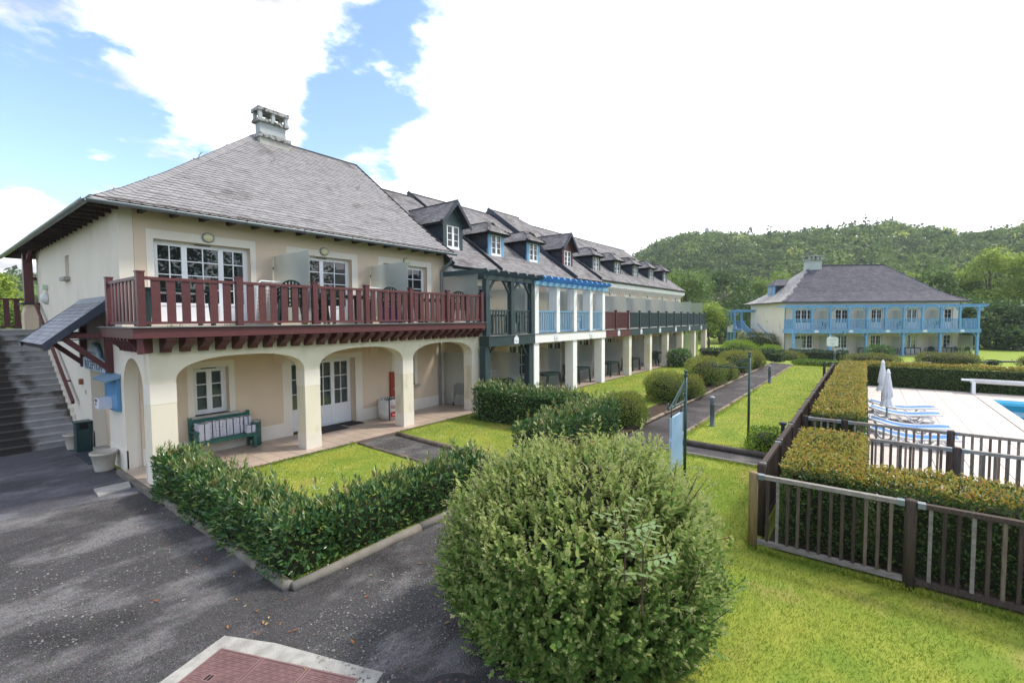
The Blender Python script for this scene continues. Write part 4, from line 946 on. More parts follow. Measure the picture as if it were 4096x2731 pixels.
for i in range(36):
    x = -.8+i*.53; b = MB(); b.prism([(-.42, 5.0), (-.46, 4.93), (-.25, 4.865), (FW, 4.865), (FW, 5.0)], 'x', x, x+.06) if i < 35 else b.box(LN+.4, LN+.5, -.4, FW, 4.87, 5.0)
    b.obj('pergola_rafter', BLUEW, fh)
for i in range(10): railing(fh, i*1.75+.085, (i+1)*1.75-.085, .06, 2.62, 3.62, BLUEW, slat=.07, gap=.075, sd_=.03, name='gallery_railing')
railing(fh, .15, FW, -.06, 2.62, 3.62, BLUEW, slat=.06, gap=.07, sd_=.03, name='gallery_railing', axis='y')
railing(fh, .15, FW, LN-.02, 2.62, 3.62, BLUEW, slat=.06, gap=.07, sd_=.03, name='gallery_railing', axis='y')
for x in (3.55, 7.2, 10.8, 14.4):
    piece('glass_screen', FROST, fh, x, x+.014, .3, FW-.02, 2.72, 4.45); piece('glass_screen', FROST, fh, x, x+.014, .35, FW-.02, .1, 1.85)
piece('glass_screen', FROST, fh, .2, 1.0, .30, .314, .05, 1.7); piece('glass_screen', FROST, fh, 17.25, 17.264+.02, .3, FW+1.2, .05, 1.95)
piece('glass_screen', FROST, fh, 15.75, 17.3, 1.5, 1.514, .05, 1.95) if False else None
for i in range(5): 
    x = (2.1, 5.4, 8.9, 12.4, 15.9)[i]; b = MB(); b.prism([(x-.2, 2.30), (x+.2, 2.30), (x+.2, 2.44), (x+.1, 2.54), (x-.1, 2.54), (x-.2, 2.44)], 'y', -.125, -.102); b.obj('number_plaque', PLAQ, fh)
for i in range(5): wall_lamp(fh, (2.0, 5.7, 9.2, 12.6, 16.2)[i], FW, 4.92, .13, .12)
# roof with flared eaves
x0, x1, y0, y1 = -.5, 17.9, 1.25, 9.8; rzv = 9.45; rx0, rx1, ryc = 4.75, 12.4, 5.5
prof = [(0, 5.36), (.14, 5.70), (.34, 6.38), (1, rzv)]
b = MB(); ring = []
for t, z in prof: ring.append([(x0+(rx0-x0)*t, y0+(ryc-y0)*t, z), (x1+(rx1-x1)*t, y0+(ryc-y0)*t, z), (x1+(rx1-x1)*t, y1+(ryc-y1)*t, z), (x0+(rx0-x0)*t, y1+(ryc-y1)*t, z)])
vs = [p for r in ring for p in r]; fs = []
for i in range(len(prof)-1):
    for k in range(4): fs.append((4*i+k, 4*i+(k+1) % 4, 4*i+4+(k+1) % 4, 4*i+4+k))
fs.append((3, 2, 1, 0)); b.add(vs, fs); frf = b.obj('roof', UNDER, fh)
RF = Roof(); S_FA = flat_slate_mesh(.32, .26, SLATEB); S_FA2 = flat_slate_mesh(.32, .26, mat('slate_lit_slope', (.30, .28, .27), (.36, .34, .325), 1.5, .6, .3, 40, .3, island=.15))  # same roof slates; the side slope's brighter light is put into the paler colour
for (t0, z0), (t1, z1) in zip(prof, prof[1:]):
    ya, yb = y0+(ryc-y0)*t0, y0+(ryc-y0)*t1; ey = Vector((0, yb-ya, z1-z0)); H = ey.length
    RF.plane((x0, ya, z0), (1, 0, 0), ey, x1-x0, H+.08, .32, .125, S_FA, keep=lambda x, y, t0=t0, t1=t1, H=H: x0+(rx0-x0)*(t0+(t1-t0)*y/H)+.08 < x0+x < x1+(rx1-x1)*(t0+(t1-t0)*y/H)-.08)
    xa, xb = x0+(rx0-x0)*t0, x0+(rx0-x0)*t1; ey = Vector((xb-xa, 0, z1-z0)); H = ey.length
    RF.plane((xa, y1, z0), (0, -1, 0), ey, y1-y0, H+.08, .32, .125, S_FA2, keep=lambda x, y, t0=t0, t1=t1, H=H: y0+(ryc-y0)*(t0+(t1-t0)*y/H)+.08 < y1-x < y1+(ryc-y1)*(t0+(t1-t0)*y/H)-.08)
RF.emit(frf, 0)
b = MB(); b.beam((rx0, ryc, rzv+.02), (rx1, ryc, rzv+.02), .2, .06)
for r_, q_ in zip(ring, ring[1:]): b.beam(Vector(r_[1])+Vector((0, 0, .03)), Vector(q_[1])+Vector((0, 0, .03)), .1, .04)
b.obj('ridge_cap', ZINCD, frf)
gutter(fh, (x0-.05, y0-.06, 5.34), (x1+.05, y0-.06, 5.34), .07, ZINCD); gutter(fh, (x0-.06, y1, 5.34), (x0-.06, y0, 5.34), .07, ZINCD)
b = MB(); b.tube([(.1, 1.3, 5.05), (.0, 1.45, 4.85), (.02, 1.68, 4.7), (.02, 1.68, -.3)], .05, 8); b.obj('downpipe', ZINC, fh)
b = MB(); b.box(4.2, 5.55, 5.0, 6.0, 8.9, 10.05); ch2 = b.obj('chimney', CONCB, fh)
b = MB(); b.box(4.05, 5.7, 4.85, 6.15, 9.95, 10.06); b.box(4.05, 5.7, 4.85, 6.15, 10.34, 10.46); b.objs('chimney_slab', CONCG, ch2)
for x in (4.15, 4.55, 5.0, 5.42):
    for y in (4.95, 5.9): piece('flue_post', CONCB, ch2, x, x+.16, y, y+.14, 10.06, 10.34)
# side dormer (towards -x)
dx0, dx1 = 1.55, 4.3
b = MB(); b.box(1.15, 1.3, 6.2, 7.6, 6.2, 7.35); dm = b.obj('dormer', BLUEW, fh)
b = MB(); b.add([(.92, 5.95, 7.33), (.92, 7.85, 7.33), (1.75, 6.9, 8.05), (3.4, 6.9, 8.05), (2.5, 5.95, 7.33), (2.5, 7.85, 7.33)], [(0, 2, 1), (0, 4, 3, 2), (1, 2, 3, 5)]); b.obj('dormer_roof', SLATEB, dm)
b = MB(); b.prism([(1.31, 6.3), (1.31, 7.33), (2.5, 7.33)], 'y', 6.19, 6.22); b.obj('cheek', SLATED, dm)
b = MB(); b.box(1.11, 1.15, 6.5, 7.3, 6.35, 7.25); dw = b.obj('dormer_window', BLUEW, dm)
for k in range(2):
    for j in range(2): piece('pane', PANE, dw, 1.095, 1.108, 6.56+k*.36, 6.86+k*.36, 6.42+j*.41, 6.78+j*.41)
# outdoor stair and blue landing pergola on the side
b = MB(); b.prism([(3.0, -.6), (8.2, 2.3), (8.2, -.6)], 'x', -1.35, -.05)
for i in range(13): b.box(-1.35, -.05, 4.0+i*.33, 4.36+i*.33, 0, .2+i*.185)
b.obj('outdoor_stair', STEP, fh)
b = MB(); b.box(-1.5, -1.36, 5.2, 8.4, -.6, .1); b.prism([(3.4, -.6), (3.4, .2), (8.1, 2.5), (9.2, 2.5), (9.2, -.6)], 'x', -1.48, -1.36); b.obj('stair_wall', SIDE, fh)
b = MB(); b.box(-2.3, -.05, 8.2, 10.2, 2.3, 2.5); b.obj('stair_landing', BLUEW, fh)
for (x, y) in ((-2.2, 8.3), (-2.2, 10.1), (-.6, 10.1), (-2.2, 9.2)): piece('landing_post', BLUEW, fh, x-.09, x+.09, y-.09, y+.09, -.6, 4.6)
b = MB(); b.box(-2.35, .0, 8.22, 8.36, 4.45, 4.6); b.box(-2.35, .0, 10.04, 10.18, 4.45, 4.6)
for i in range(6): b.box(-2.2+i*.42, -2.1+i*.42, 7.9, 10.5, 4.6, 4.72)
for sg, x in ((1, -2.2), ): b.beam((x+.09, 8.3, 4.1), (x+.5, 8.3, 4.45), .06, .08, (0, 1, 0)); b.beam((x+.09, 10.1, 4.1), (x+.5, 10.1, 4.45), .06, .08, (0, 1, 0))
b.obj('landing_pergola', BLUEW, fh)
railing(fh, -2.15, -.1, 10.1, 2.5, 3.45, BLUEW, slat=.07, gap=.08, name='landing_railing'); railing(fh, 8.3, 10.1, -2.2, 2.5, 3.45, BLUEW, slat=.07, gap=.08, name='landing_railing', axis='y')
b = MB(); b.beam((-1.42, 3.6, 1.15), (-1.42, 8.2, 3.45), .07, .08); b.beam((-1.42, 3.6, .55), (-1.42, 8.2, 2.75), .05, .06); hr = b.obj('stair_rail', BLUEW, fh)
for i in range(20): y = 3.7+i*.23; piece('slat', BLUEW, hr, -1.45, -1.39, y, y+.06, .35+(y-3.6)*.48, 1.12+(y-3.6)*.5)
piece('post', BLUEW, hr, -1.48, -1.36, 3.5, 3.62, -.3, 1.3); piece('post', BLUEW, hr, -1.48, -1.36, 8.14, 8.26, 2.3, 3.7)
b = MB(); b.beam((-.02, 3.4, 1.15), (-.02, 7.4, 3.1), .05, .12); b.obj('wall_handrail', BLUEW, fh)
b = MB(); b.lathe([(.14, 0), (.13, .05), (.07, .1)], (0, 0, 0), 12); b.obj('side_lamp', OPAL, fh, True, Matrix.Translation((.05, 5.4, 3.4))@Matrix.Rotation(-math.pi/2, 4, 'Y'))
# ------------------------------------------------------------------ patio and balcony furniture
def text(body, size, mat_, parent, M_, name='lettering', ext=.002, font_sc=1.0):
    cu = bpy.data.curves.new(name, 'FONT'); cu.body = body; cu.size = size; cu.extrude = ext; cu.align_x = 'CENTER'; cu.align_y = 'CENTER'; cu.resolution_u = 3; cu.materials.append(mat_)
    o = bpy.data.objects.new('tmp', cu); col.objects.link(o); bpy.context.view_layer.update()
    me = bpy.data.meshes.new_from_object(o.evaluated_get(bpy.context.evaluated_depsgraph_get())); bpy.data.objects.remove(o)
    return link(name, me, parent, M_)
FRONT = Matrix.Rotation(math.pi/2, 4, 'X')                         # lettering that faces -y
SIDEF = Matrix.Rotation(-math.pi/2, 4, 'Z')@FRONT                  # lettering that faces -x
def make_chair(label):
    t = thing('garden_chair', label, 'chair', local=True, group='green plastic garden chairs')
    b = MB(); b.prism([(-.24, .40), (.24, .40), (.25, .43), (-.25, .43)], 'y', -.23, .22); b.obj('seat', GREENP, t)
    for sx in (-1, 1):
        b = MB(); b.beam((sx*.22, -.20, .41), (sx*.27, -.24, 0), .05, .05); b.obj('leg', GREENP, t)
        b = MB(); b.beam((sx*.22, .20, .41), (sx*.26, .27, 0), .05, .05); b.obj('leg', GREENP, t)
        b = MB(); b.beam((sx*.25, -.22, .41), (sx*.27, -.22, .62), .045, .05); b.beam((sx*.27, -.26, .63), (sx*.25, .25, .65), .06, .03); b.obj('armrest', GREENP, t)
    b = MB(); n = 9; pts = [(-.22, .43)]+[(-.23*math.cos(math.pi*i/n), .62+.20*math.sin(math.pi*i/n)) for i in range(n+1)]+[(.22, .43)]
    inner = [(x*.83, .43+(z-.43)*.93) for x, z in pts]
    k = len(pts)
    def Y_(z): return .20+(z-.43)*.22
    v = [(x, Y_(z), z) for x, z in pts]+[(x, Y_(z), z) for x, z in inner]+[(x, Y_(z)+.03, z) for x, z in pts]+[(x, Y_(z)+.03, z) for x, z in inner]
    fs = []
    for i in range(k-1): fs += [(i, i+1, k+i+1, k+i), (2*k+i+1, 2*k+i, 3*k+i, 3*k+i+1), (i, 2*k+i, 2*k+i+1, i+1), (k+i+1, 3*k+i+1, 3*k+i, k+i)]
    b.add(v, fs)
    for x in (-.14, -.07, 0, .07, .14):
        zt = .43+(.62+.2*math.sqrt(max(0, 1-(x/.23)**2))-.43)*.94; b.beam((x, Y_(.42)+.015, .42), (x, Y_(zt)+.015, zt), .045, .02, (0, 1, 0))
    b.obj('backrest', GREENP, t)
    return t
def make_table(label, rnd=False):
    t = thing('garden_table', label, 'table', local=True, group='green plastic garden tables'); b = MB()
    pts = [(math.copysign(abs(math.cos(a))**.45, math.cos(a))*.62, math.copysign(abs(math.sin(a))**.45, math.sin(a))*.42) for a in [2*math.pi*i/28 for i in range(28)]]
    b.prism(pts, 'z', .69, .72); b.prism([(x*.93, y*.92) for x, y in pts], 'z', .645, .69); b.obj('table_top', GREENP, t)
    for sx in (-1, 1):
        for sy in (-1, 1): b = MB(); b.beam((sx*.50, sy*.30, .65), (sx*.54, sy*.34, 0), .07, .07); b.obj('leg', GREENP, t)
    return t
def make_rack(label):
    t = thing('folding_rack', label, 'rack', local=True, group='white folded racks'); b = MB(); hw, h = .33, 1.0
    b.tube([(-hw, 0, .02), (-hw, 0, h-.08), (-hw+.08, 0, h), (hw-.08, 0, h), (hw, 0, h-.08), (hw, 0, .02)], .018, 8); b.obj('frame', WHITEP, t)
    b = MB()
    for i in range(9): z = .22+i*.085; b.box(-hw, hw, -.006, .006, z, z+.016)
    for i in range(7): x = -hw+.08+i*.085; b.box(x, x+.014, -.005, .007, .2, h-.1)
    b.obj('grid', WHITEP, t)
    b = MB(); b.tube([(-hw+.03, .10, .02), (-hw+.03, .06, h-.15), (hw-.03, .06, h-.15), (hw-.03, .10, .02)], .014, 8); b.obj('folded_legs', WHITEP, t)
    return t
DB, DT = 2.95, 2.49
CH = None; TB = None; RK = None
def chair(x, y, z, r, label, tilt=None):
    global CH
    if CH is None: CH = make_chair(label); o = CH; o.location = (x, y, z); o.rotation_euler = tilt or (0, 0, r)
    else: o = dup(CH, (x, y, z), r, label, tilt)
    return o
def table(x, y, z, r, label):
    global TB
    if TB is None: TB = make_table(label); o = TB; o.location = (x, y, z); o.rotation_euler = (0, 0, r)
    else: o = dup(TB, (x, y, z), r, label)
def rack(x, y, z, r, label, tilt=None):
    global RK
    if RK is None: RK = make_rack(label); o = RK; o.location = (x, y, z); o.rotation_euler = tilt or (0, 0, r)
    else: o = dup(RK, (x, y, z), r, label, tilt)
H = math.pi/2
# balcony over the arcade
table(3.25, 10.85, DB, 0, 'dark green table behind the balcony corner post above the entrance')
rack(5.15, 11.1, DB, .2, 'white folded grid rack on the maroon balcony left of first glass screen', (.12, 0, .2))
for k in range(3): chair(5.42, 10.55, DB+k*.09, 2.7, ('lowest', 'middle', 'topmost')[k]+' green chair in the stack left of first balcony glass screen')
for k in range(2): chair(6.05, 10.6, DB+k*.09, 1.2, ('lower', 'upper')[k]+' green chair in the stack right of first balcony glass screen')
table(6.95, 10.75, DB, 0, 'dark green table on the maroon balcony before the second glazed door')
rack(8.10, 11.2, DB, .1, 'white folded rack on the maroon balcony left of second glass screen', (.12, 0, .1))
for k in range(3): chair(8.32, 10.65, DB+k*.09, 2.4, ('lowest', 'middle', 'topmost')[k]+' green chair in the stack left of second balcony glass screen')
for k in range(2): chair(9.05, 10.6, DB+k*.09, 1.0, ('lower', 'upper')[k]+' green chair in the stack right of second balcony glass screen')
table(10.0, 10.8, DB, 0, 'dark green table on the maroon balcony before the third glazed door')
for k in range(3): chair(11.05, 10.6, DB+k*.09, 2.2, ('lowest', 'middle', 'topmost')[k]+' green chair in the stack at the right end of maroon balcony')
b = MB(); b.box(7.95, 8.4, 10.35, 10.7, DB, DB+.42); b.box(7.93, 8.42, 10.33, 10.72, DB+.42, DB+.45); tag(b.obj('storage_box', PURPLE), 'purple storage box behind the maroon balcony slats', 'box')
# green loggia and the upper floors beyond
table(13.2, 11.0, DT, .1, 'dark green table on the upper deck of the dark green loggia')
chair(12.3, 10.7, DT, 2.6, 'green chair on the dark green loggia deck, left bay'); chair(14.1, 10.75, DT, 2.2, 'green chair on the dark green loggia deck, right bay')
chair(15.4, 10.9, DT, .5, 'green chair behind the first sky blue balcony rail'); chair(19.9, 11.0, DT, 2.8, 'green chair with rounded back behind the last sky blue balcony rail')
chair(24.0, 10.75, DT, 2.4, 'green chair behind the first dark green rail past the maroon one')
# ground floor
table(13.55, 11.25, 0, .1, 'oval dark green table under the dark green loggia'); rack(13.95, 11.75, 0, .05, 'white folded grid rack leaning under the dark green loggia', (.1, 0, .05))
chair(14.15, 11.0, 0, 2.2, 'green chair beside the oval table under dark green loggia'); chair(12.0, 11.4, 0, 1.9, 'green chair in shadow behind the frosted arcade screen')
rack(12.05, 10.9, 0, 1.4, 'white grid rack standing beside the dark green corner post')
table(16.7, 10.85, 0, 0, 'green table under the white balcony, nearest to the dark green post'); rack(17.0, 11.75, 0, .0, 'white slatted rack behind the table under white balcony', (.12, 0, 0)); chair(16.2, 11.5, 0, 2.6, 'green chair against the frosted screen under the white balcony')
table(19.4, 10.85, 0, 0, 'green table under the white balcony right of the middle white pillar'); chair(19.6, 11.45, 0, .2, 'green chair tucked behind the table right of middle white pillar')
table(22.7, 10.85, 0, 0, 'green table under the maroon fascia right of the last white pillar'); rack(21.2, 11.4, 0, 1.2, 'white tall folded rack beside the last white pillar', (.1, 0, 1.2))
table(25.8, 10.95, 0, 0, 'green table between the two nearest pillars under the dark green fascia')
for k in range(3): chair(28.9, 10.75, k*.09, 2.3, ('lowest', 'middle', 'topmost')[k]+' green chair in the stack between cream pillars under dark green fascia')
table(31.6, 11.0, 0, 0, 'green table behind the flowering round shrub by far pillars'); table(34.5, 10.9, 0, .2, 'green table between the last two pillars of the long terrace')
# bench and the bundles of printed paper on it
bn = thing('garden_bench', 'green painted wooden bench loaded with paper bundles under the arcade window', 'bench', (4.4, 11.75, 0)); bx0, bx1 = 3.74, 5.02
b = MB()
for i in range(3): b.box(bx0+.03, bx1-.03, 11.60+i*.125, 11.715+i*.125, .36, .385)
b.box(bx0+.03, bx1-.03, 11.585, 11.60, .30, .37); b.obj('seat', GREENW, bn)
for z0, z1 in ((.48, .60), (.65, .82)): piece('back_slat', GREENW, bn, bx0, bx1, 11.97, 11.995, z0, z1)
for x in (bx0, bx1-.06):
    piece('leg', GREENW, bn, x, x+.06, 11.60, 11.66, 0, .58); piece('leg', GREENW, bn, x, x+.06, 11.95, 12.01, 0, .87); piece('armrest', GREENW, bn, x-.01, x+.07, 11.56, 11.97, .56, .60); piece('stretcher', GREENW, bn, x+.01, x+.05, 11.66, 11.95, .16, .21)
def bundle(x, y, z, w_, d_, h_, r, label):
    o = thing('paper_bundle', label, 'paper bundle', (x, y, z), group='tied bundles of printed paper'); b = MB(); n = 9
    for i in range(n):
        j = random.uniform(-.008, .008); k = random.uniform(-.008, .008); b.box(x-w_/2+j, x+w_/2+j, y-d_/2+k, y+d_/2+k, z+h_*i/n, z+h_*(i+1)/n-.001)
    b.obj('pages', PAPER, o); e = .012
    b = MB(); b.box(x-.007, x+.007, y-d_/2-e, y+d_/2+e, z-.0, z+h_+.003); b.obj('strap', INK, o)
    b = MB(); b.box(x-w_/2+.02, x+w_/2-.02, y-d_/2+.02, y+d_/2-.02, z+h_, z+h_+.002); b.obj('cover_sheet', mat('cover_%d' % random.randint(0, 10**6), (random.uniform(.1, .4), random.uniform(.1, .25), random.uniform(.1, .2)), (.5, .5, .5), 16, .5), o)
cols_ = [4.08+i*.145 for i in range(5)]
order = ['first', 'second', 'third', 'fourth', 'fifth']
for i, x in enumerate(cols_):
    bundle(x+.05, 11.84, .387, .138, .2, .18, 0, 'lower paper bundle in the %s column from the left along the bench back' % order[i]); bundle(x+.05, 11.85, .567, .138, .2, .19, 0, 'upper paper bundle in the %s column from the left along the bench back' % order[i])
bundle(3.93, 11.76, .387, .21, .28, .17, 0, 'lower of the large white bundles at the bench left end'); bundle(3.93, 11.76, .558, .21, .28, .20, 0, 'upper of the large white bundles at the bench left end')
bundle(4.90, 11.86, .387, .15, .2, .16, 0, 'lower paper bundle at the bench right end, against the back'); bundle(4.90, 11.86, .55, .15, .2, .2, 0, 'tallest upper paper bundle at the bench right end')
bundle(4.90, 11.67, .387, .18, .17, .17, 0, 'single low bundle at the front right corner of the bench')
# bins, planters, mats
tb = thing('litter_bin', 'round mottled green litter bin beside the bench', 'bin', (5.12, 11.84, 0)); b = MB(); b.lathe([(.10, 0), (.105, .02), (.105, .60), (.09, .60), (.09, .1)], (5.12, 11.84, 0), 18); b.obj('drum', mat('mottled_green', (.012, .06, .05), (.02, .08, .065), 4, .4, 0, 1, .5, c3=(.25, .32, .30), s3=28, lo3=.62, hi3=.7), tb, True)
b = MB(); b.lathe([(.108, .58), (.112, .60), (.10, .615)], (5.12, 11.84, 0), 18); b.obj('rim', CONC, tb); b = MB(); b.lathe([(.08, 0), (.08, .0)], (5.12, 11.84, .02), 12); b.obj('base', CONC, tb)
gb = thing('waste_bin', 'dark green square waste bin beside the reception entrance', 'bin', (2.5, 15.05, -.088)); b = MB()
b.box(2.36, 2.64, 14.92, 15.24, -.08, .46); b.box(2.36, 2.42, 14.92, 15.24, .46, .6); b.box(2.58, 2.64, 14.92, 15.24, .46, .6); b.box(2.42, 2.58, 15.18, 15.24, .46, .6); b.obj('casing', mat('bin_green', (.008, .04, .042), None, 3, .35, 0, 1, .5), gb)
b = MB(); b.box(2.345, 2.655, 14.90, 15.26, .60, .64); b.obj('lid', mat('bin_lid', (.01, .045, .045), None, 3, .35), gb); piece('opening', BLACK, gb, 2.42, 2.58, 14.96, 15.17, .46, .59)
def planter(x, y, r, h, label):
    t = thing('planter', label, 'planter', (x, y, -.088)); b = MB(); b.lathe([(r*.70, 0), (r*.72, .03), (r*.96, h*.86), (r*1.06, h*.88), (r*1.07, h), (r*.95, h), (r*.9, h*.8)], (x, y, -.086), 28, 1, 1.0); b.obj('pot', TERRA, t, True)
    b = MB(); b.lathe([(r*.9, 0), (r*.5, .01), (.01, .015)], (x, y, -.086+h*.8), 20); b.obj('earth', SOIL, t)
planter(2.42, 12.72, .22, .40, 'empty pale stone planter on the asphalt before the side arch'); planter(2.40, 15.5, .185, .38, 'pale stone planter at the foot of the staircase')
o = MB().box(2.30, 2.66, 13.45, 14.7, -.086, -.066).obj('doormat', MATB); tag(o, 'black ribbed doormat on the asphalt before the reception door', 'doormat'); Fm[o] = Matrix()
for i in range(9): piece('rib', INK, o, 2.33+i*.036, 2.345+i*.036, 13.48, 14.67, -.066, -.058)
tag(MB().box(6.55, 7.5, 11.55, 12.25, 0.002, .016).obj('doormat', MATB), 'large grey doormat before the arcade glazed door, behind the second pillar', 'doormat')
tag(MB().box(7.62, 8.12, 11.75, 12.25, 0.002, .02).obj('doormat', mat('doormat_dark', (.03, .03, .034), None, 30, .95, .4, 120)), 'small dark doormat at the right leaf of arcade glazed door', 'doormat')
b = MB(); b.prism([(1.96, 10.84), (2.44, 10.90), (2.50, 11.30), (1.99, 11.33)], 'z', -.086, -.05); tag(b.obj('stone_slab', CONC), 'pale cracked stone slab lying on the asphalt by the patio edge', 'slab')
# letter box, notice board, reception sign
nb = thing('notice_board', 'blue notice board with slanted hood on the side wall by the entrance', 'notice board', (2.66, 12.8, 1.5)); b = MB(); b.box(2.60, 2.664, 12.34, 13.30, 1.16, 1.86); b.obj('board', mat('notice_blue', (.085, .25, .46), (.10, .27, .49), 3, .3, 0, 1, .5), nb); b = MB(); b.prism([(2.664, 1.95), (2.664, 1.86), (2.42, 1.80), (2.42, 1.83)], 'y', 12.30, 13.35); b.obj('hood', mat('hood_blue', (.22, .36, .5), None, 3, .3), nb)
lb = thing('letter_box', 'white wall letter box with red label beside the blue notice board', 'letter box', (2.5, 12.92, 1.2)); b = MB(); b.box(2.385, 2.60, 12.74, 13.10, 1.20, 1.42); b.obj('box_body', mat('letterbox_white', (.66, .68, .74), (.60, .62, .68), 4, .4), lb)
piece('label', mat('label_red', (.12, .012, .02), None, 3, .5), lb, 2.378, 2.382, 12.86, 13.04, 1.35, 1.40); piece('lock', BLACK, lb, 2.376, 2.382, 12.94, 12.98, 1.26, 1.33); piece('front_door', PVC, lb, 2.382, 2.3845, 12.76, 13.08, 1.22, 1.40); b = MB(); b.box(2.60, 2.601, 12.8, 13.04, 1.22, 1.40); b.obj('bracket', ZINC, lb)
rs_ = thing('reception_sign', 'pale blue reception sign with arched top over the entrance door', 'sign', (2.66, 14.15, 2.1)); c_ = 14.12
pts = [(-1.0, -.16), (1.0, -.16), (1.0, .10), (.78, .10), (.70, .14), (.55, .15), (.48, .28)]+[(.48*math.cos(t)*.9, .28+.17*math.sin(t)) for t in [math.pi*i/10 for i in range(1, 10)]]+[(-.48, .28), (-.55, .15), (-.70, .14), (-.78, .10), (-1.0, .10)]
MB().prism([(c_+x, 2.09+z) for x, z in pts], 'x', 2.58, 2.60).obj('panel', SIGNW, rs_); MB().prism([(c_+x*1.03, 2.085+z*1.07) for x, z in pts], 'x', 2.601, 2.63).obj('backing', BLUE, rs_)
b = MB(); b.box(2.63, 2.665, 13.2, 15.0, 2.0, 2.06); b.obj('bracket', ZINC, rs_)
text('RÉCEPTION', .27, INK, rs_, Matrix.Translation((2.577, c_, 2.03))@SIDEF@Matrix.Diagonal((1.12, 1.0, 1, 1)))
b = MB(); b.tube([(2.577, c_+.3-.06*i, 2.33+.035*math.sin(i*1.9)) for i in range(11)], .008, 5); b.tube([(2.577, c_+.22, 2.26), (2.577, c_-.24, 2.26)], .006, 5); b.obj('script_motif', INKG, rs_)
# builders' bag with clippings
bg = thing('builders_bag', 'white woven builders bag of garden clippings printed in red, beside arcade pillar', 'bag', (9.1, 11.65, 0)); b = MB()
x0, x1, y0, y1, h = 8.64, 9.32, 11.36, 11.92, .62
n = 8; rows = [(0, .90), (.15, 1.02), (.35, 1.06), (.52, 1.0), (.62, .95)]
vs = []; per = []
for z, sc in rows:
    cx_, cy_ = (x0+x1)/2, (y0+y1)/2
    for k in range(24):
        t = 2*math.pi*k/24; r = .72; xx = math.copysign(abs(math.cos(t))**r, math.cos(t))*(x1-x0)/2*sc; yy = math.copysign(abs(math.sin(t))**r, math.sin(t))*(y1-y0)/2*sc
        vs.append((cx_+xx, cy_+yy, .003+z+(random.uniform(-.015, .015) if z > .1 else 0)))
fs = [(i*24+k, i*24+(k+1) % 24, (i+1)*24+(k+1) % 24, (i+1)*24+k) for i in range(len(rows)-1) for k in range(24)]+[tuple(range(23, -1, -1))]
b.add(vs, fs); b.obj('sack', mat('woven_sack', (.66, .66, .64), (.56, .56, .55), 5, .8, .5, 60, .2), bg, True)
b = MB(); b.box(8.78, 9.28, 11.338, 11.345, .10, .26); b.prism([(8.98, .26), (9.10, .26), (9.04, .29)], 'y', 11.338, 11.345); b.obj('red_print', REDP, bg)
text('Gedimat', .155, REDP, bg, Matrix.Translation((9.05, 11.336, .41))@FRONT); text('GEDIMAT.FR', .07, PVC, bg, Matrix.Translation((9.03, 11.335, .165))@FRONT)
b = MB(); b.box(8.72, 8.745, 11.335, 11.36, .02, .62); b.tube([(8.73, 11.36, .62), (8.75, 11.36, .72), (8.80, 11.38, .64)], .014, 6); b.tube([(9.2, 11.37, .60), (9.14, 11.36, .54), (9.24, 11.36, .55)], .014, 6); b.obj('strap', INK, bg)
b = MB()
for i in range(60): p = Vector((random.uniform(8.74, 9.24), random.uniform(11.45, 11.85), .52)); b.tube([p, p+Vector((random.uniform(-.12, .12), random.uniform(-.1, .1), random.uniform(.05, .16)))], .004, 4)
b.obj('clippings', mat('dry_twigs', (.16, .10, .06), (.10, .11, .03), 30, .9), bg)
# ------------------------------------------------------------------ manhole covers
mh = thing('inspection_cover', 'rusty cast iron cover of three plates in a concrete frame on the asphalt', 'manhole cover', (1.8, 4.0, -.085))
P0 = Vector((1.70, 4.83, 0)); P1 = Vector((2.27, 3.44, 0)); ux = (P1-P0); Wm = ux.length; ux.normalize(); uy = Vector((-ux.y, ux.x, 0))*-1; Lm = .95
def mp(a, c, z): q = P0+ux*a+uy*c; return (q.x, q.y, z)
b = MB(); rim = [(-.13, -.16), (Wm*.3, -.20), (Wm+.16, -.13), (Wm+.2, Lm+.2), (-.2, Lm+.2)]
out = [mp(a, c, -.084) for a, c in rim]; b.add(out, [tuple(range(len(out)))]) ; b.obj('concrete_frame', mat('rough_concrete', (.36, .35, .32), (.26, .25, .23), 9, .95, .9, 70, .2), mh)
def pbox(bm, a0, a1, c0, c1, z0, z1):
    v = [mp(a, c, z) for z in (z0, z1) for a, c in ((a0, c0), (a1, c0), (a1, c1), (a0, c1))]; bm.add(v, [(0, 3, 2, 1), (4, 5, 6, 7), (0, 1, 5, 4), (1, 2, 6, 5), (2, 3, 7, 6), (3, 0, 4, 7)])
pw = Wm/3
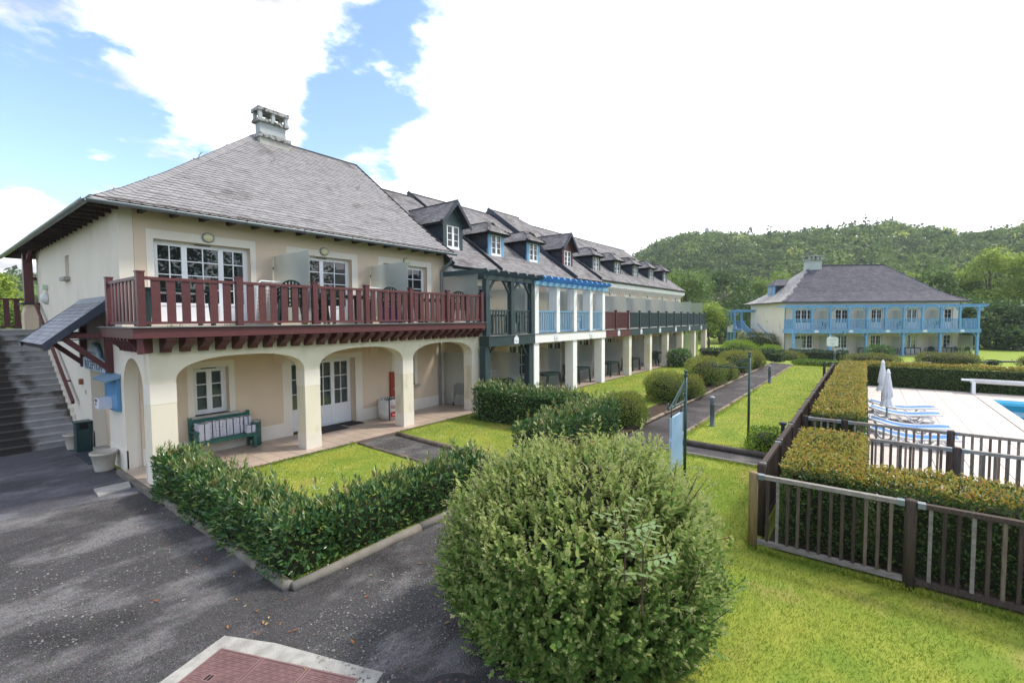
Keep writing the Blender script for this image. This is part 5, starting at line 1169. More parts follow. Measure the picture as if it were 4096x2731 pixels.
for k in range(3):
    b = MB(); pbox(b, k*pw+.006, (k+1)*pw-.006, 0, Lm, -.082, -.076); pl_ = b.obj('plate', IRON, mh)
    b = MB()
    e = .018
    for (a0, a1, c0, c1) in ((k*pw+.006, k*pw+.022, 0, Lm), ((k+1)*pw-.022, (k+1)*pw-.006, 0, Lm), (k*pw+.022, (k+1)*pw-.022, 0, .016)): pbox(b, a0, a1, c0, c1, -.076, -.071)
    s_ = .044; ni = int((pw-.06)/s_); nj = int((Lm-.04)/s_)
    for i in range(ni):
        for j in range(nj):
            a, c = k*pw+.034+i*s_, .03+j*s_
            if .16 < a-k*pw < .28 and .26 < c < .40: continue
            if (i+j) % 2: pbox(b, a, a+.040, c+.008, c+.018, -.076, -.0715); pbox(b, a, a+.040, c+.026, c+.036, -.076, -.0715)
            else: pbox(b, a+.008, a+.018, c, c+.040, -.076, -.0715); pbox(b, a+.026, a+.036, c, c+.040, -.076, -.0715)
    b.obj('tread', IRON2, pl_); b = MB(); pbox(b, k*pw+.17, k*pw+.265, .28, .37, -.076, -.072); b.obj('key_plate', IRON2, pl_)
    b = MB(); pbox(b, k*pw+.19, k*pw+.212, .295, .355, -.072, -.0708); pbox(b, k*pw+.224, k*pw+.246, .295, .355, -.072, -.0708); b.obj('key_slot', BLACK, pl_)
c_ = gpix(1800, 2815, -.085); rm = thing('round_manhole', 'dark round manhole cover at the foot of the large bush', 'manhole cover', (c_.x, c_.y, -.085)); b = MB(); b.lathe([(.33, 0), (.33, .006), (.29, .006), (.29, .002), (.01, .002)], (c_.x, c_.y, -.085), 32); b.obj('lid', mat('iron_black', (.03, .03, .032), (.05, .05, .052), 20, .6, .4, 60), rm)
b = MB()
for r in (.25, .2, .15, .1):
    for k in range(int(r*90)): t = 2*math.pi*k/int(r*90); b.box(c_.x+r*math.cos(t)-.012, c_.x+r*math.cos(t)+.012, c_.y+r*math.sin(t)-.012, c_.y+r*math.sin(t)+.012, -.083, -.077)
stuff(b.obj('studs', IRON, rm))
# ------------------------------------------------------------------ log edgings
def edging(label, runs, r=.06, z=-.05, m=None):
    t = thing('log_edging', label, 'edging', (*runs[0][0], z))
    for (p, q) in runs:
        p = Vector((*p, z)); q = Vector((*q, z)); d = q-p; n = max(1, int(round(d.length/2.0)))
        for i in range(n):
            a = p+d*(i/n)+d.normalized()*.012; c = p+d*((i+1)/n)-d.normalized()*.012; k = 4
            pts = [a+(c-a)*(j/k)+Vector((random.uniform(-.008, .008), random.uniform(-.008, .008), random.uniform(-.006, .006))) for j in range(k+1)]
            rr = [r*random.uniform(.92, 1.06) for _ in pts]; b = MB(); b.tube(pts, rr, 10); b.obj('log', m or LOG, t, True)
KERB = mat('kerb_stone', (.19, .175, .15), (.14, .128, .108), 5, .9, .6, 50, .2, island=.08)
edging('rounded grey kerb along the asphalt side of the laurel hedge corner', [((2.60, 9.95), (2.60, 5.26)), ((2.60, 5.24), (6.5, 5.24))], .07, -.068, KERB)
edging('thin log beside the gravel strip, on the daisy lawn side near the bench', [((6.76, 10.05), (6.6, 5.9))], .05)
edging('thick log on the far side of the gravel strip leading to the arcade', [((7.98, 10.05), (7.78, 5.7))], .065)
edging('long row of pale logs along the right-hand side of the garden path', [((11.75, 3.82), (35.3, 3.72))], .06)
edging('logs along the shrub side of the garden path', [((12.75, 5.14), (36.2, 5.06))], .06)
edging('dark log bounding the lawn before the green sign pole', [((11.62, 3.72), (11.46, 1.2))], .075, -.03, mat('log_dark', (.10, .085, .07), (.07, .06, .05), 6, .9, .6, 50))
edging('thin grey edging board at the near side of the short gravel crossing', [((10.72, 3.84), (10.58, 1.2)), ((10.3, 3.92), (10.72, 3.84))], .04, -.03, WOODG)
edging('log beside the gravel strip leading to the white posts', [((13.0, 10.05), (12.75, 5.2))], .055)
edging('dark log line across the lawn in front of the guest house', [((44.0, -1.4), (51.2, -9.6)), ((40.6, 5.6), (43.6, 3.9))], .07, -.40, ZINCD)
# slab edge of kerb by the patio
b = MB()
for i in range(12): b.box(2.50, 2.575, 9.9+i*.19, 10.08+i*.19, -.09, .0)
tag(b.obj('patio_kerb', KERB), 'row of pale kerb stones at the open end of the tiled patio', 'kerb')
# ------------------------------------------------------------------ pool fence
PR = .055
def fence(label, p, q, posts, mat_rail, mat_pick, post_mat, h=1.0, npk=.11, first=None, rails=None):
    p = Vector(p); q = Vector(q); d = q-p; L_ = d.length; d.normalize(); t = thing('pool_fence', label, 'fence', (p.x, p.y, -.05))
    sd_ = Vector((-d.y, d.x, 0)); pm = {}
    for i, s_ in enumerate(posts):
        c = p+d*s_; m_ = first if (i == 0 and first) else post_mat; key = m_.name
        if key not in pm: b = MB(); b.lathe([(PR, 0), (PR, h+.03), (PR*.9, h+.045), (.01, h+.05)], (0, 0, 0), 14); pm[key] = b.mesh('post', m_, True)
        link('post', pm[key], t, Matrix.Translation((c.x, c.y, -.06)))
    for a, c in zip(posts, posts[1:]):
        A = p+d*(a+PR); B = p+d*(c-PR); mr = rails[posts.index(a)] if rails else mat_rail
        stick('rail', mr, t, A+Vector((0, 0, h-.06)), B+Vector((0, 0, h-.06)), .07, .05); stick('rail', mr, t, A+Vector((0, 0, .06)), B+Vector((0, 0, .06)), .05, .06)
        stick('bracket', ZINC, t, A+Vector((0, 0, h-.06)), A+d*.07+Vector((0, 0, h-.06)), .085, .06); stick('bracket', ZINC, t, B-d*.07+Vector((0, 0, h-.06)), B+Vector((0, 0, h-.06)), .085, .06)
        n = int((c-a-2*PR)/npk)
        for i in range(1, n+1):
            s_ = a+PR+(c-a-2*PR)*i/(n+1); c2 = p+d*s_; stick('picket', (mat_pick if not isinstance(mat_pick, tuple) else mat_pick[int(random.random()*len(mat_pick))]), t, c2+Vector((0, 0, .08)), c2+Vector((0, 0, h-.08)), .034, .034)
    return t
fence('weathered picket fence along the near side of the pool hedge, facing the lawn', (6.81, 1.15, 0), (6.81, -7.2, 0), [0, 1.6, 3.2, 4.8, 6.4, 8.0], WOODG, (WOODD, WOODD, WOODM, WOODD, WOODG), WOODD, first=WOODT, npk=.118, rails=[WOODG, WOODD, WOODD, WOODD, WOODD])
fence('dark picket fence running back beside the lawn and the long clipped hedge', (6.93, 1.13, 0), (26.3, 1.13, 0), [.35]+[.35+i*1.62 for i in range(1, 12)], WOODD, WOODD, WOODD, npk=.105)
fence('gate fence across the pool entrance, nearer of the two', (9.98, 1.02, 0), (9.98, -7.2, 0), [0.1, 2.2, 4.3, 6.4, 8.2], WOODG, WOODM, WOODD, npk=.125)
fence('gate fence across the pool entrance, farther of the two', (11.38, 1.02, 0), (11.38, -7.2, 0), [0.05, .72, 2.28, 4.3, 6.4, 8.2], WOODG, (WOODM, WOODG), WOODD, npk=.115)
fence('short dark fence end closing the far end of the clipped hedge', (25.7, 1.5, 0), (25.7, .7, 0), [0, .75], WOODD, WOODD, WOODD, npk=.2)
# ------------------------------------------------------------------ hanging signs and lamp bollards
def sign_pole(loc, h, arm, label, dz=.30):
    x, y = loc; t = thing('sign_pole', label, 'sign pole', (x, y, -.05)); b = MB(); b.tube([(x, y, -.05), (x, y, h)], .028, 12); b.lathe([(.036, 0), (.036, .05), (.02, .06), (.034, .09), (.03, .12), (.005, .13)], (x, y, h-.03), 12); b.obj('pole', METG, t, True)
    A = Vector((x, y, h-dz)); B = A+Vector(arm); b = MB(); b.beam(A, B, .025, .03); b.obj('arm', METG, t); b = MB(); b.beam(Vector((x, y, h-.06)), B-Vector(arm)*.1, .02, .022); b.beam(Vector((x, y, h-.1)), A+Vector(arm)*.68, .018, .02); b.obj('stay', METG, t)
    b = MB(); u = Vector(arm).normalized()
    for c, r in ((A+u*.13+Vector((0, 0, .09)), .07), (A+u*.08+Vector((0, 0, .17)), .045), (B-u*.02+Vector((0, 0, .06)), .055)):
        b.tube([c+u*math.cos(k*.5)*r*(1-.02*k)+Vector((0, 0, math.sin(k*.5)*r*(1-.02*k))) for k in range(14)], .011, 6)
    b.obj('scroll', METG, t); b = MB()
    for s_ in (.28, .82):
        c = A+Vector(arm)*s_; b.tube([c+Vector((0, 0, -.02)), c+Vector((0, 0, -.09))], .006, 5); b.tube([c+u*math.cos(k*.7)*.018+Vector((0, 0, -.11+math.sin(k*.7)*.025)) for k in range(10)], .006, 5)
        b.tube([c+Vector((0, 0, -.13)), c+Vector((0, 0, -.19))], .013, 6)
    b.obj('hook', METG, t)
    return A, B
A, B = sign_pole((8.95, 2.70), 1.96, (-1.12, -.05, 0), 'green metal pole with scroll bracket holding the blank blue sign board', .48)
u = (B-A); sb = thing('hanging_sign', 'blank pale blue board hanging from the green scroll bracket', 'sign', tuple(A+u*.55-Vector((0, 0, .6)))); b = MB(); c = A+u*.55; d = u.normalized(); nrm = Vector((-d.y, d.x, 0))
zt = A.z-.17; w2 = .34
def SP(a, z, k): q = c+d*a+nrm*k; return (q.x, q.y, z)
for k0, k1, mm, e in ((-.018, .0, 0, 0), (.001, .022, 1, .03)):
    b = MB(); out = [(-w2, zt), (-w2, zt-.35), (-w2-.03, zt-.40), (-w2-.03, zt-.98), (w2+.03, zt-.98), (w2+.03, zt-.40), (w2, zt-.35), (w2, zt)]
    v = [SP(a, z, k0) for a, z in out]+[SP(a, z, k1) for a, z in out]; n = len(out); b.add(v, [tuple(range(n)), tuple(range(2*n-1, n-1, -1))]+[(i, i+n, (i+1) % n+n, (i+1) % n) for i in range(n)]); b.obj('board' if not mm else 'backing', mat('sign_sky_%d' % mm, (.36, .50, .65) if not mm else (.27, .43, .60), None, 3, .4), sb)
b = MB()
for a in (-w2+.04, w2-.04): q = c+d*a; b.tube([(q.x, q.y, zt+.0), (q.x, q.y, zt+.04)], .016, 6)
b.obj('eyelet', METG, sb)
sign_pole((12.39, 2.23), 2.12, (-.1, .80, 0), 'tall thin green sign pole with empty scroll bracket on the lawn')
A, B = sign_pole((41.4, 1.33), 1.9, (-.1, .95, 0), 'thin green sign pole before the guest house hedge')
def hang_board(c, w_, h_, rz_, label):
    t = thing('name_board', label, 'sign', c, rot=rz_); b = MB(); pts = [(-w_, -h_), (w_, -h_), (w_, h_*.6), (w_*.8, h_*.68), (w_*.5, h_*.95), (0, h_*1.08), (-w_*.5, h_*.95), (-w_*.8, h_*.68), (-w_, h_*.6)]
    b.prism(pts, 'y', -.012, .012); b.obj('panel', PLAQ, t); b = MB(); b.tube([(-w_*.5+w_*.1*i, -.016, h_*.25+.03*math.sin(i*1.7)) for i in range(11)], .012, 4); b.tube([(-w_*.35, -.016, -h_*.3), (w_*.35, -.016, -h_*.3)], .01, 4); b.tube([(-w_*.3, -.016, -h_*.62), (w_*.3, -.016, -h_*.62)], .016, 4); b.obj('script_motif', INKG, t)
    b = MB(); b.prism([(-w_*.98, h_*.6), (w_*.98, h_*.6), (w_*.98, h_*.9), (-w_*.98, h_*.9)], 'y', .014, .02); b.obj('backing', BLUE, t)
hang_board((41.35, 1.95, 1.27), .36, .38, -H+.25, 'pale name board hanging before the guest house ground floor')
q = gpix(2912, 1325, 2.3) if False else None
hp_ = Matrix.Translation(FO)@Matrix.Rotation(fa, 4, 'Z')@Vector((-2.35, 8.6, 2.55)); hang_board(tuple(hp_), .5, .42, fa-.5, 'pale name board on the blue stair landing of guest house')
def bollard(x, y, z, label, s_=1.):
    t = thing('lamp_bollard', label, 'bollard', (x, y, z), group='grey lamp bollards along the path'); b = MB(); b.lathe([(.085, 0), (.085, .012), (.062, .02), (.062, .56), (.068, .57), (.068, .66)], (x, y, z), 18); b.obj('column', LAMPM, t, True)
    b = MB(); b.lathe([(.058, .66), (.058, .81)], (x, y, z), 16); b.obj('diffuser', mat('diffuser_%d' % int(x), (.32, .35, .38), None, 3, .3), t, True); b = MB()
    for k in range(4): b.lathe([(.064, .675+k*.034), (.067, .685+k*.034), (.064, .695+k*.034)], (x, y, z), 16)
    b.obj('louvre', LAMPM, t); b = MB(); b.lathe([(.068, .81), (.066, .83), (.04, .85), (.005, .858)], (x, y, z), 16); b.obj('cap', CONCB, t, True)
bollard(13.9, 3.44, -.045, 'grey lamp bollard on the lawn edge nearest the blue hanging sign'); bollard(24.5, 3.55, -.045, 'grey lamp bollard half way along the garden path'); bollard(42.6, 1.85, -.36, 'small grey lamp bollard before the dark hedge of the guest house')
b = MB(); b.box(12.0, 12.07, 1.42, 1.49, -.05, .62); b.box(11.97, 12.1, 1.39, 1.52, .60, .66); tag(b.obj('short_post', INK), 'short black post by the fence at the gravel crossing', 'post')
# ------------------------------------------------------------------ pool furniture
def make_lounger(label):
    t = thing('sun_lounger', label, 'sun lounger', local=True, group='white loungers with blue slings'); b = MB(); n = 14; top = []
    for i in range(n+1):
        s_ = i/n; top.append((s_*1.9-.95, .30+(.05*math.cos(s_*math.pi*2)+(.07*(.25-s_)/.25 if s_ < .25 else 0))))
    v = [];
    for x, z in top: v += [(x, -.27, z), (x, .27, z), (x, -.27, z-.02), (x, .27, z-.02)]
    fs = []
    for i in range(n): a, c = 4*i, 4*i+4; fs += [(a, c, c+1, a+1), (a+2, a+3, c+3, c+2), (a, a+2, c+2, c), (a+1, c+1, c+3, a+3)]
    fs += [(0, 1, 3, 2), (4*n, 4*n+2, 4*n+3, 4*n+1)]; b.add(v, fs); b.obj('sling', LBLUE, t)
    b = MB()
    for sy in (-.31, .31): b.tube([(x, sy, z) for x, z in top], .035, 8)
    b.tube([(top[0][0], -.31, top[0][1]), (top[0][0], .31, top[0][1])], .035, 8); b.tube([(top[-1][0], -.31, top[-1][1]), (top[-1][0], .31, top[-1][1])], .035, 8); b.obj('frame', WHITEP, t, True)
    for sy in (-.32, .32):
        for c0 in (-.42, .46):
            b = MB(); b.tube([(c0-.42, sy, .27), (c0-.33, sy, .10), (c0-.22, sy, .02), (c0-.08, sy, .03), (c0, sy, .15), (c0+.08, sy, .24)], .032, 8); b.tube([(c0+.08, sy, .24), (c0+.2, sy, .20), (c0+.3, sy, .06), (c0+.38, sy, .02)], .028, 8); b.obj('leg', WHITEP, t, True)
    return t
LS = .84
Lg = None
for x, lab in ((18.8, 'blue and white sun lounger farthest from the gate fence'), (17.6, 'second farthest blue and white sun lounger by the hedge'), (15.6, 'blue and white sun lounger second nearest to the gate fence'), (14.3, 'blue and white sun lounger nearest to the gate fence')):
    if Lg is None: Lg = make_lounger(lab); o = Lg; o.location = (x, -.93, 0); o.rotation_euler = (0, 0, -H)
    else: o = dup(Lg, (x, -.93, 0), -H+random.uniform(-.03, .03), lab)
    o.scale = (LS,)*3
def parasol(x, y, h, label):
    t = thing('closed_parasol', label, 'parasol', (x, y, 0), group='closed white parasols'); b = MB(); b.tube([(x, y, 0), (x, y, h)], .02, 10); b.obj('pole', ZINC, t, True)
    b = MB(); n = 24; rows = [(.045, h-.02), (.062, h-.18), (.085, h-.42), (.105, h-.62), (.07, h-.68), (.09, h-.73), (.15, h-.87)]; v = []
    for j, (r, z) in enumerate(rows):
        for k in range(n): t_ = 2*math.pi*k/n; rr = r*(1+.22*(1 if k % 3 == 0 else -.35)*min(1, j/2)); v.append((x+rr*math.cos(t_), y+rr*math.sin(t_), z-(.05 if (j == 6 and k % 3 == 0) else 0)))
    b.add(v, [(j*n+k, j*n+(k+1) % n, (j+1)*n+(k+1) % n, (j+1)*n+k) for j in range(len(rows)-1) for k in range(n)]); b.obj('canopy', LINEN, t, True)
    b = MB(); b.lathe([(.05, -.02), (.055, .02), (.035, .05), (.04, .08), (.005, .11)], (x, y, h), 12); b.obj('finial', PVC, t, True); b = MB(); b.lathe([(.078, h-.70), (.084, h-.68), (.078, h-.66)], (x, y, 0), 14); b.obj('tie', LINEN, t)
    b = MB(); b.box(x-.25, x+.25, y-.22, y+.22, .002, .08); b.lathe([(.04, .08), (.03, .3)], (x, y, 0), 10); b.obj('base', PVC, t)
parasol(16.1, -.5, 1.52, 'nearer closed white parasol, standing between the blue loungers'); parasol(19.0, -.45, 1.55, 'farther closed white parasol, beside the last blue lounger')
rl = thing('pool_cover_reel', 'white pool cover roller on short legs along the back hedge', 'pool cover reel', (25.3, -3.3, 0)); b = MB(); b.tube([(25.4-.0, -3.3, .5), (24.9, -9.6, .52)], .09, 14); b.obj('roll', LINEN, rl, True)
for (x, y) in ((25.42, -3.4), (24.95, -9.4)): b = MB(); b.prism([(x-.18, 0), (x+.18, 0), (x+.1, .56), (x-.1, .56)], 'y', y-.05, y+.05); b.obj('leg', PVC, rl)
b = MB(); b.box(25.3, 25.55, -3.4, -3.05, .5, .56); b.obj('end_plate', PVC, rl)
# furniture of the guest house (placed in its own axes)
FMt = Matrix.Translation(FO)@Matrix.Rotation(fa, 4, 'Z')
def fl(x, y, z): return tuple(FMt@Vector((x, y, z)))
for i, (x, y, z, r, lab) in enumerate(((7.6, .9, .03, 0, 'second'), (12.1, .9, .03, .1, 'third'), (15.6, .9, .03, 0, 'last'))): table(*fl(x, y, z), fa+r, 'dark green table on the guest house terrace, %s from its left end' % lab)
chair(*fl(10.0, .8, .03), fa+1.2, 'dark chair turned sideways on the guest house terrace, left of centre'); chair(*fl(10.9, .75, .03), fa+2.9, 'dark chair leaning forward at the centre of guest house terrace')
chair(*fl(13.6, .8, .03), fa-1.1, 'dark chair left of the white rack on guest house terrace'); chair(*fl(14.1, .9, .03), fa+2.0, 'dark chair in front of the white rack on guest house terrace'); rack(*fl(14.5, .7, .03), fa+.5, 'white rack standing on the guest house terrace')
chair(*fl(16.5, .9, .03), fa+.3, 'dark chair beside the green glass end screen of guest house'); chair(*fl(17.0, .75, .03), fa+3.0, 'dark chair leaning at the right end of guest house terrace'); rack(*fl(16.1, 1.4, .03), fa, 'white rack by the last ground floor door of guest house')
chair(*fl(3.6, .9, 2.58), fa+.3, 'dark chair on the guest house gallery, second bay from left'); rack(*fl(7.6, 1.2, 2.58), fa+.1, 'white rack on the guest house gallery behind the rails')
chair(*fl(10.9, .9, 2.58), fa+2.6, 'dark chair on the guest house gallery at its centre'); chair(*fl(14.4, .9, 2.58), fa+2.6, 'dark chair on the guest house gallery, right part')
# ------------------------------------------------------------------ vegetation
def unit(a): return a/np.maximum(1e-9, np.linalg.norm(a, axis=1))[:, None]
def leaves(name, P, T, Nn, S, asp, mat_, parent=None, hexa=False, fold=.18, tint=None, isstuff=False, curl=0.):
    """P base, T leaf direction, Nn face normal, S length, asp width/length"""
    P = np.asarray(P, float); n = len(P); T = unit(T); B = unit(np.cross(T, Nn)); Nn = np.cross(B, T); S = np.broadcast_to(S, (n,))[:, None]; W = S*np.broadcast_to(asp, (n,))[:, None]*.5
    if hexa:
        q = [P, P+T*S*.30+B*W*.9+Nn*W*fold, P+T*S*.68+B*W*.78+Nn*(W*fold-S*curl), P+T*S-Nn*S*curl*2.2, P+T*S*.68-B*W*.78+Nn*(W*fold-S*curl), P+T*S*.30-B*W*.9+Nn*W*fold]
        V = np.stack(q, 1).reshape(-1, 3); k = 6; F = (np.arange(n)[:, None]*6+np.array([[0, 1, 2, 3, 3, 4, 5, 0]])).reshape(-1, 4)
    else:
        q = [P, P+T*S*.5+B*W+Nn*W*fold, P+T*S, P+T*S*.5-B*W+Nn*W*fold]; V = np.stack(q, 1).reshape(-1, 3); k = 4; F = (np.arange(n)[:, None]*4+np.arange(4)[None]).reshape(-1, 4)
    me = bpy.data.meshes.new(name); nf = len(F)
    me.vertices.add(len(V)); me.vertices.foreach_set('co', V.astype(np.float32).ravel()); me.loops.add(nf*4); me.loops.foreach_set('vertex_index', F.astype(np.int32).ravel())
    me.polygons.add(nf); me.polygons.foreach_set('loop_start', np.arange(0, nf*4, 4, dtype=np.int32)); me.polygons.foreach_set('loop_total', np.full(nf, 4, dtype=np.int32))
    me.update(calc_edges=True); me.materials.append(mat_)
    if tint is not None:
        at = me.attributes.new('tint', 'FLOAT', 'POINT'); at.data.foreach_set('value', np.repeat(np.broadcast_to(tint, (n,)), k).astype(np.float32))
    o = link(name, me, parent)
    if isstuff: stuff(o)
    return o
def rdir(n): return unit(rng.normal(size=(n, 3)))
def wob(P, f, ph): return np.sin(P[:, 0]*f+ph)*np.cos(P[:, 1]*f*1.13+ph*2)+np.sin(P[:, 2]*f*1.3+ph*3)*.6
def box_shell(n, x0, x1, y0, y1, z0, z1, rnd=.12, bump=.06, f=3., ph=0.):
    dx, dy, dz = x1-x0, y1-y0, z1-z0; A = np.array([dx*dy*1.3, dx*dz, dx*dz, dy*dz, dy*dz]); pk = rng.choice(5, n, p=A/A.sum()); U = rng.random((n, 2)); P = np.zeros((n, 3)); Nn = np.zeros((n, 3))
    for k, (ax_, val, s_) in enumerate(((2, z1, 1), (1, y0, -1), (1, y1, 1), (0, x0, -1), (0, x1, 1))):
        m = pk == k; o = [a for a in (0, 1, 2) if a != ax_]; lo = (x0, y0, z0); d = (dx, dy, dz)
        P[m, ax_] = val; Nn[m, ax_] = s_
        for j, a in enumerate(o): P[m, a] = lo[a]+U[m, j]*d[a]
    C = np.array([(x0+x1)/2, (y0+y1)/2, 0]); Hs = np.array([dx/2, dy/2, dz])
    # round the upper edges
    Q = np.abs(P-C); ov = np.maximum(0, Q[:, 0]-(Hs[0]-rnd))+np.maximum(0, Q[:, 1]-(Hs[1]-rnd)); top = np.maximum(0, (P[:, 2]-(z1-rnd))/rnd); P[:, 2] -= np.clip(ov/rnd, 0, 1.4)*top*rnd*.35
    P += Nn*(bump*wob(P, f, ph)[:, None]); return P, Nn
def hedge(name, label, cat, boxes, n_m2, size, asp, mat_, core, up=.5, rand=.7, spike=.0, hexa=False, depth=.12, bump=.06, f=3., group=None, gap=.86, fold=.2, rag=None):
    x0, y0 = boxes[0][0], boxes[0][2]; t = thing(name, label, cat, ((boxes[0][0]+boxes[0][1])/2, (boxes[0][2]+boxes[0][3])/2, boxes[0][4]), group=group); Ps = []; Ns = []; b = MB()
    for i, bx in enumerate(boxes):
        a = (bx[1]-bx[0])*(bx[3]-bx[2])+2*((bx[1]-bx[0])+(bx[3]-bx[2]))*(bx[5]-bx[4]); P, Nn = box_shell(int(a*n_m2), *bx, bump=bump, f=f, ph=i+len(label)*.1); Ps.append(P); Ns.append(Nn)
        k = depth*1.0; b.box(bx[0]+k, bx[1]-k, bx[2]+k, bx[3]-k, bx[4], bx[5]-k*1.25)
    P = np.concatenate(Ps); Nn = np.concatenate(Ns); n = len(P); P -= Nn*(rng.random(n)**1.6*depth)[:, None]
    T = Nn*.55+rdir(n)*rand+np.array([0, 0, up]); F = Nn*.6+rdir(n)*.6+np.array([0, 0, .5]); S = size*(.65+.7*rng.random(n))
    if spike:
        m = rng.random(n) < spike; P[m, 2] += (Nn[m, 2] > .5)*rng.random(m.sum())*.12; T[m] = np.array([0, 0, 1.])+rdir(m.sum())*.5
    leaves('leaves', P, T, F, S, asp, mat_, t, hexa=hexa, fold=fold); b.obj('twig_mass', core, t)
    return t, P, Nn
COREG = mat('hedge_core', (.018, .028, .01), (.03, .032, .014), 12, .95)
LAUREL = leafmat('laurel_leaf', [(0.0225, 0.075, 0.0225), (0.0375, 0.109, 0.0338), (0.0656, 0.16, 0.0413), (0.103, 0.198, 0.0469), (0.206, 0.244, 0.0562)], .28, .18, .55)
LAURELT = leafmat('laurel_tip', [(0.0854, 0.171, 0.0466), (0.139, 0.233, 0.0621), (0.202, 0.265, 0.0776), (0.248, 0.155, 0.0544)], .3, .28, .5)
def laurel(label, boxes, ph):
    t, P, Nn = hedge('laurel_hedge', label, 'hedge', boxes, 900, .082, .36, LAUREL, COREG, up=.35, rand=.55, hexa=True, depth=.13, bump=.045, f=4.2)
    # upright shoots with whorls of paler leaves along the top
    m = np.where((Nn[:, 2] > .5))[0]; sel = rng.choice(m, int(len(m)*.07)); c = P[sel]+np.array([0, 0, .02]); k = 9; n = len(sel)*k
    ang = rng.random(n)*6.283; hh = np.tile(np.linspace(-.02, .09, k), len(sel)); bh = np.repeat(rng.random(len(sel))**3*.20, k); ax_ = np.repeat(unit(np.array([0, 0, 1.])+rdir(len(sel))*.35), k, 0)
    base = np.repeat(c, k, 0)+ax_*(hh+bh)[:, None]; lean = np.tile(np.linspace(1.3, .35, k), len(sel)); T = ax_+np.stack([np.cos(ang)*lean, np.sin(ang)*lean, 0*ang], 1); F = ax_-np.stack([np.cos(ang), np.sin(ang), 0*ang], 1)*.4
    leaves('shoot_leaves', base, T, F, .085*(.7+.6*rng.random(n)), .28, LAURELT, t, hexa=True)
laurel('L-shaped dark laurel hedge round the daisy lawn at the asphalt corner', [(2.58, 3.20, 5.34, 10.15, -.08, .66), (3.22, 6.35, 5.34, 5.90, -.08, .60)], 0)
laurel('dark laurel hedge between the green loggia post and the garden path', [(10.55, 11.4, 6.0, 9.65, -.08, .95), (7.85, 11.5, 5.2, 6.0, -.08, .80)], 2)

# clipped pool hedge with orange tips
PHOT = leafmat('pool_hedge_leaf', [(.035, .085, .02), (.06, .125, .026), (.09, .165, .034), (.14, .20, .042)], .4, .3, .4)
PHOTT = leafmat('pool_hedge_tip', [(.27, .29, .05), (.36, .33, .06), (.42, .32, .06), (.42, .22, .06), (.31, .34, .06)], .4, .35, .35)
def poolhedge(label, boxes, dens=1500, size=.042):
    t, P, Nn = hedge('clipped_hedge', label, 'hedge', boxes, dens, size, .5, PHOT, COREG, up=.3, rand=.8, depth=.13, bump=.03, f=3.3)
    m = np.where((Nn[:, 2] > .5) | (P[:, 2] > boxes[0][5]-.10))[0]; sel = rng.choice(m, min(len(m), int(len(m)*1.7))); n = len(sel)
    leaves('tip_leaves', P[sel]+rng.normal(size=(n, 3))*.018+np.array([0, 0, .025]), np.array([0, 0, .75])+rdir(n)*.9, rdir(n)+np.array([0, 0, .6]), size*(.7+.7*rng.random(n)), .5, PHOTT, t)
poolhedge('orange-tipped clipped hedge beside the dark fence, nearest block before the pool gate', [(7.15, 9.85, -.05, .88, -.05, 1.06), (7.15, 7.95, -7.0, -.05, -.05, 1.02)], 1700)
poolhedge('long orange-tipped clipped hedge running back beside the lawn fence', [(11.6, 25.0, -.02, .88, -.05, 1.10)], 1000, .05)
poolhedge('tall clipped hedge across the back of the pool deck', [(25.85, 26.7, -12.5, .1, -.05, .98)], 900, .06)

# foreground bush
BUSH = leafmat('bush_leaf', [(.07, .145, .03), (.115, .21, .043), (.165, .265, .056), (.215, .31, .078)], .6, .34, .18)
BUSHT = leafmat('bush_tip', [(.27, .35, .09), (.33, .39, .12), (.39, .42, .16), (.23, .33, .07)], .65, .4, .15)
BUD = leafmat('bush_bud', [(.50, .46, .28), (.58, .53, .34), (.42, .40, .22)], .7, .2, .2)
TWIG = mat('twig_brown', (.10, .055, .035), (.06, .04, .03), 20, .8)
bush = thing('flowering_bush', 'large rounded pale-tipped bush in the foreground between asphalt and lawn', 'bush', (4.35, 2.45, -.08))
BC = np.array([4.08, 2.34, .74]); BR = np.array([1.21, 1.27, 1.10])
ns = 4600; D_ = rdir(ns*2); D_ = D_[D_[:, 2] > -.75][:ns]; ns = len(D_)
e_ = 3.0; rad = 1/((np.abs(D_[:, 0])**2+np.abs(D_[:, 1])**2)**(e_/2)+np.abs(D_[:, 2])**e_)**(1/e_)
TIP = D_*rad[:, None]*BR; TIP *= (1+.05*wob(TIP, 7.5, 1.)+.07*wob(TIP, 3.2, 2.4)+.10*wob(TIP, 1.5, .7))[:, None]*(1-.22*rng.random(ns)**2)[:, None]
Pn = unit(TIP/BR**2); TIP = TIP+BC; TIP[:, 2] = np.maximum(TIP[:, 2], -.06)
tall = rng.random(ns) < .12; SD = unit(Pn*.8+np.array([0, 0, .75])+rdir(ns)*.4); LEN = .22+.12*rng.random(ns); LEN[tall] += .14; TIP = TIP+SD*(tall*(.06+.16*rng.random(ns)))[:, None]
k = 12; n = ns*k; fr = np.tile(np.linspace(0, 1, k), ns); base = np.repeat(TIP, k, 0)-np.repeat(SD*LEN[:, None], k, 0)*(1-fr)[:, None]
side_ = unit(np.cross(np.repeat(SD, k, 0), rdir(n))); T = np.repeat(SD, k, 0)*(.45+.5*fr)[:, None]+side_*(.95-.35*fr)[:, None]; F = np.repeat(SD, k, 0)-side_*.5+np.array([0, 0, .5])
sz = (.078*(1-.42*fr))*(.75+.5*rng.random(n)); up_ = np.repeat(np.clip((TIP[:, 2]-.75)/.6, 0, 1), k); tipm = rng.random(n) < (.14+.50*fr*up_+.28*up_+.2*fr)
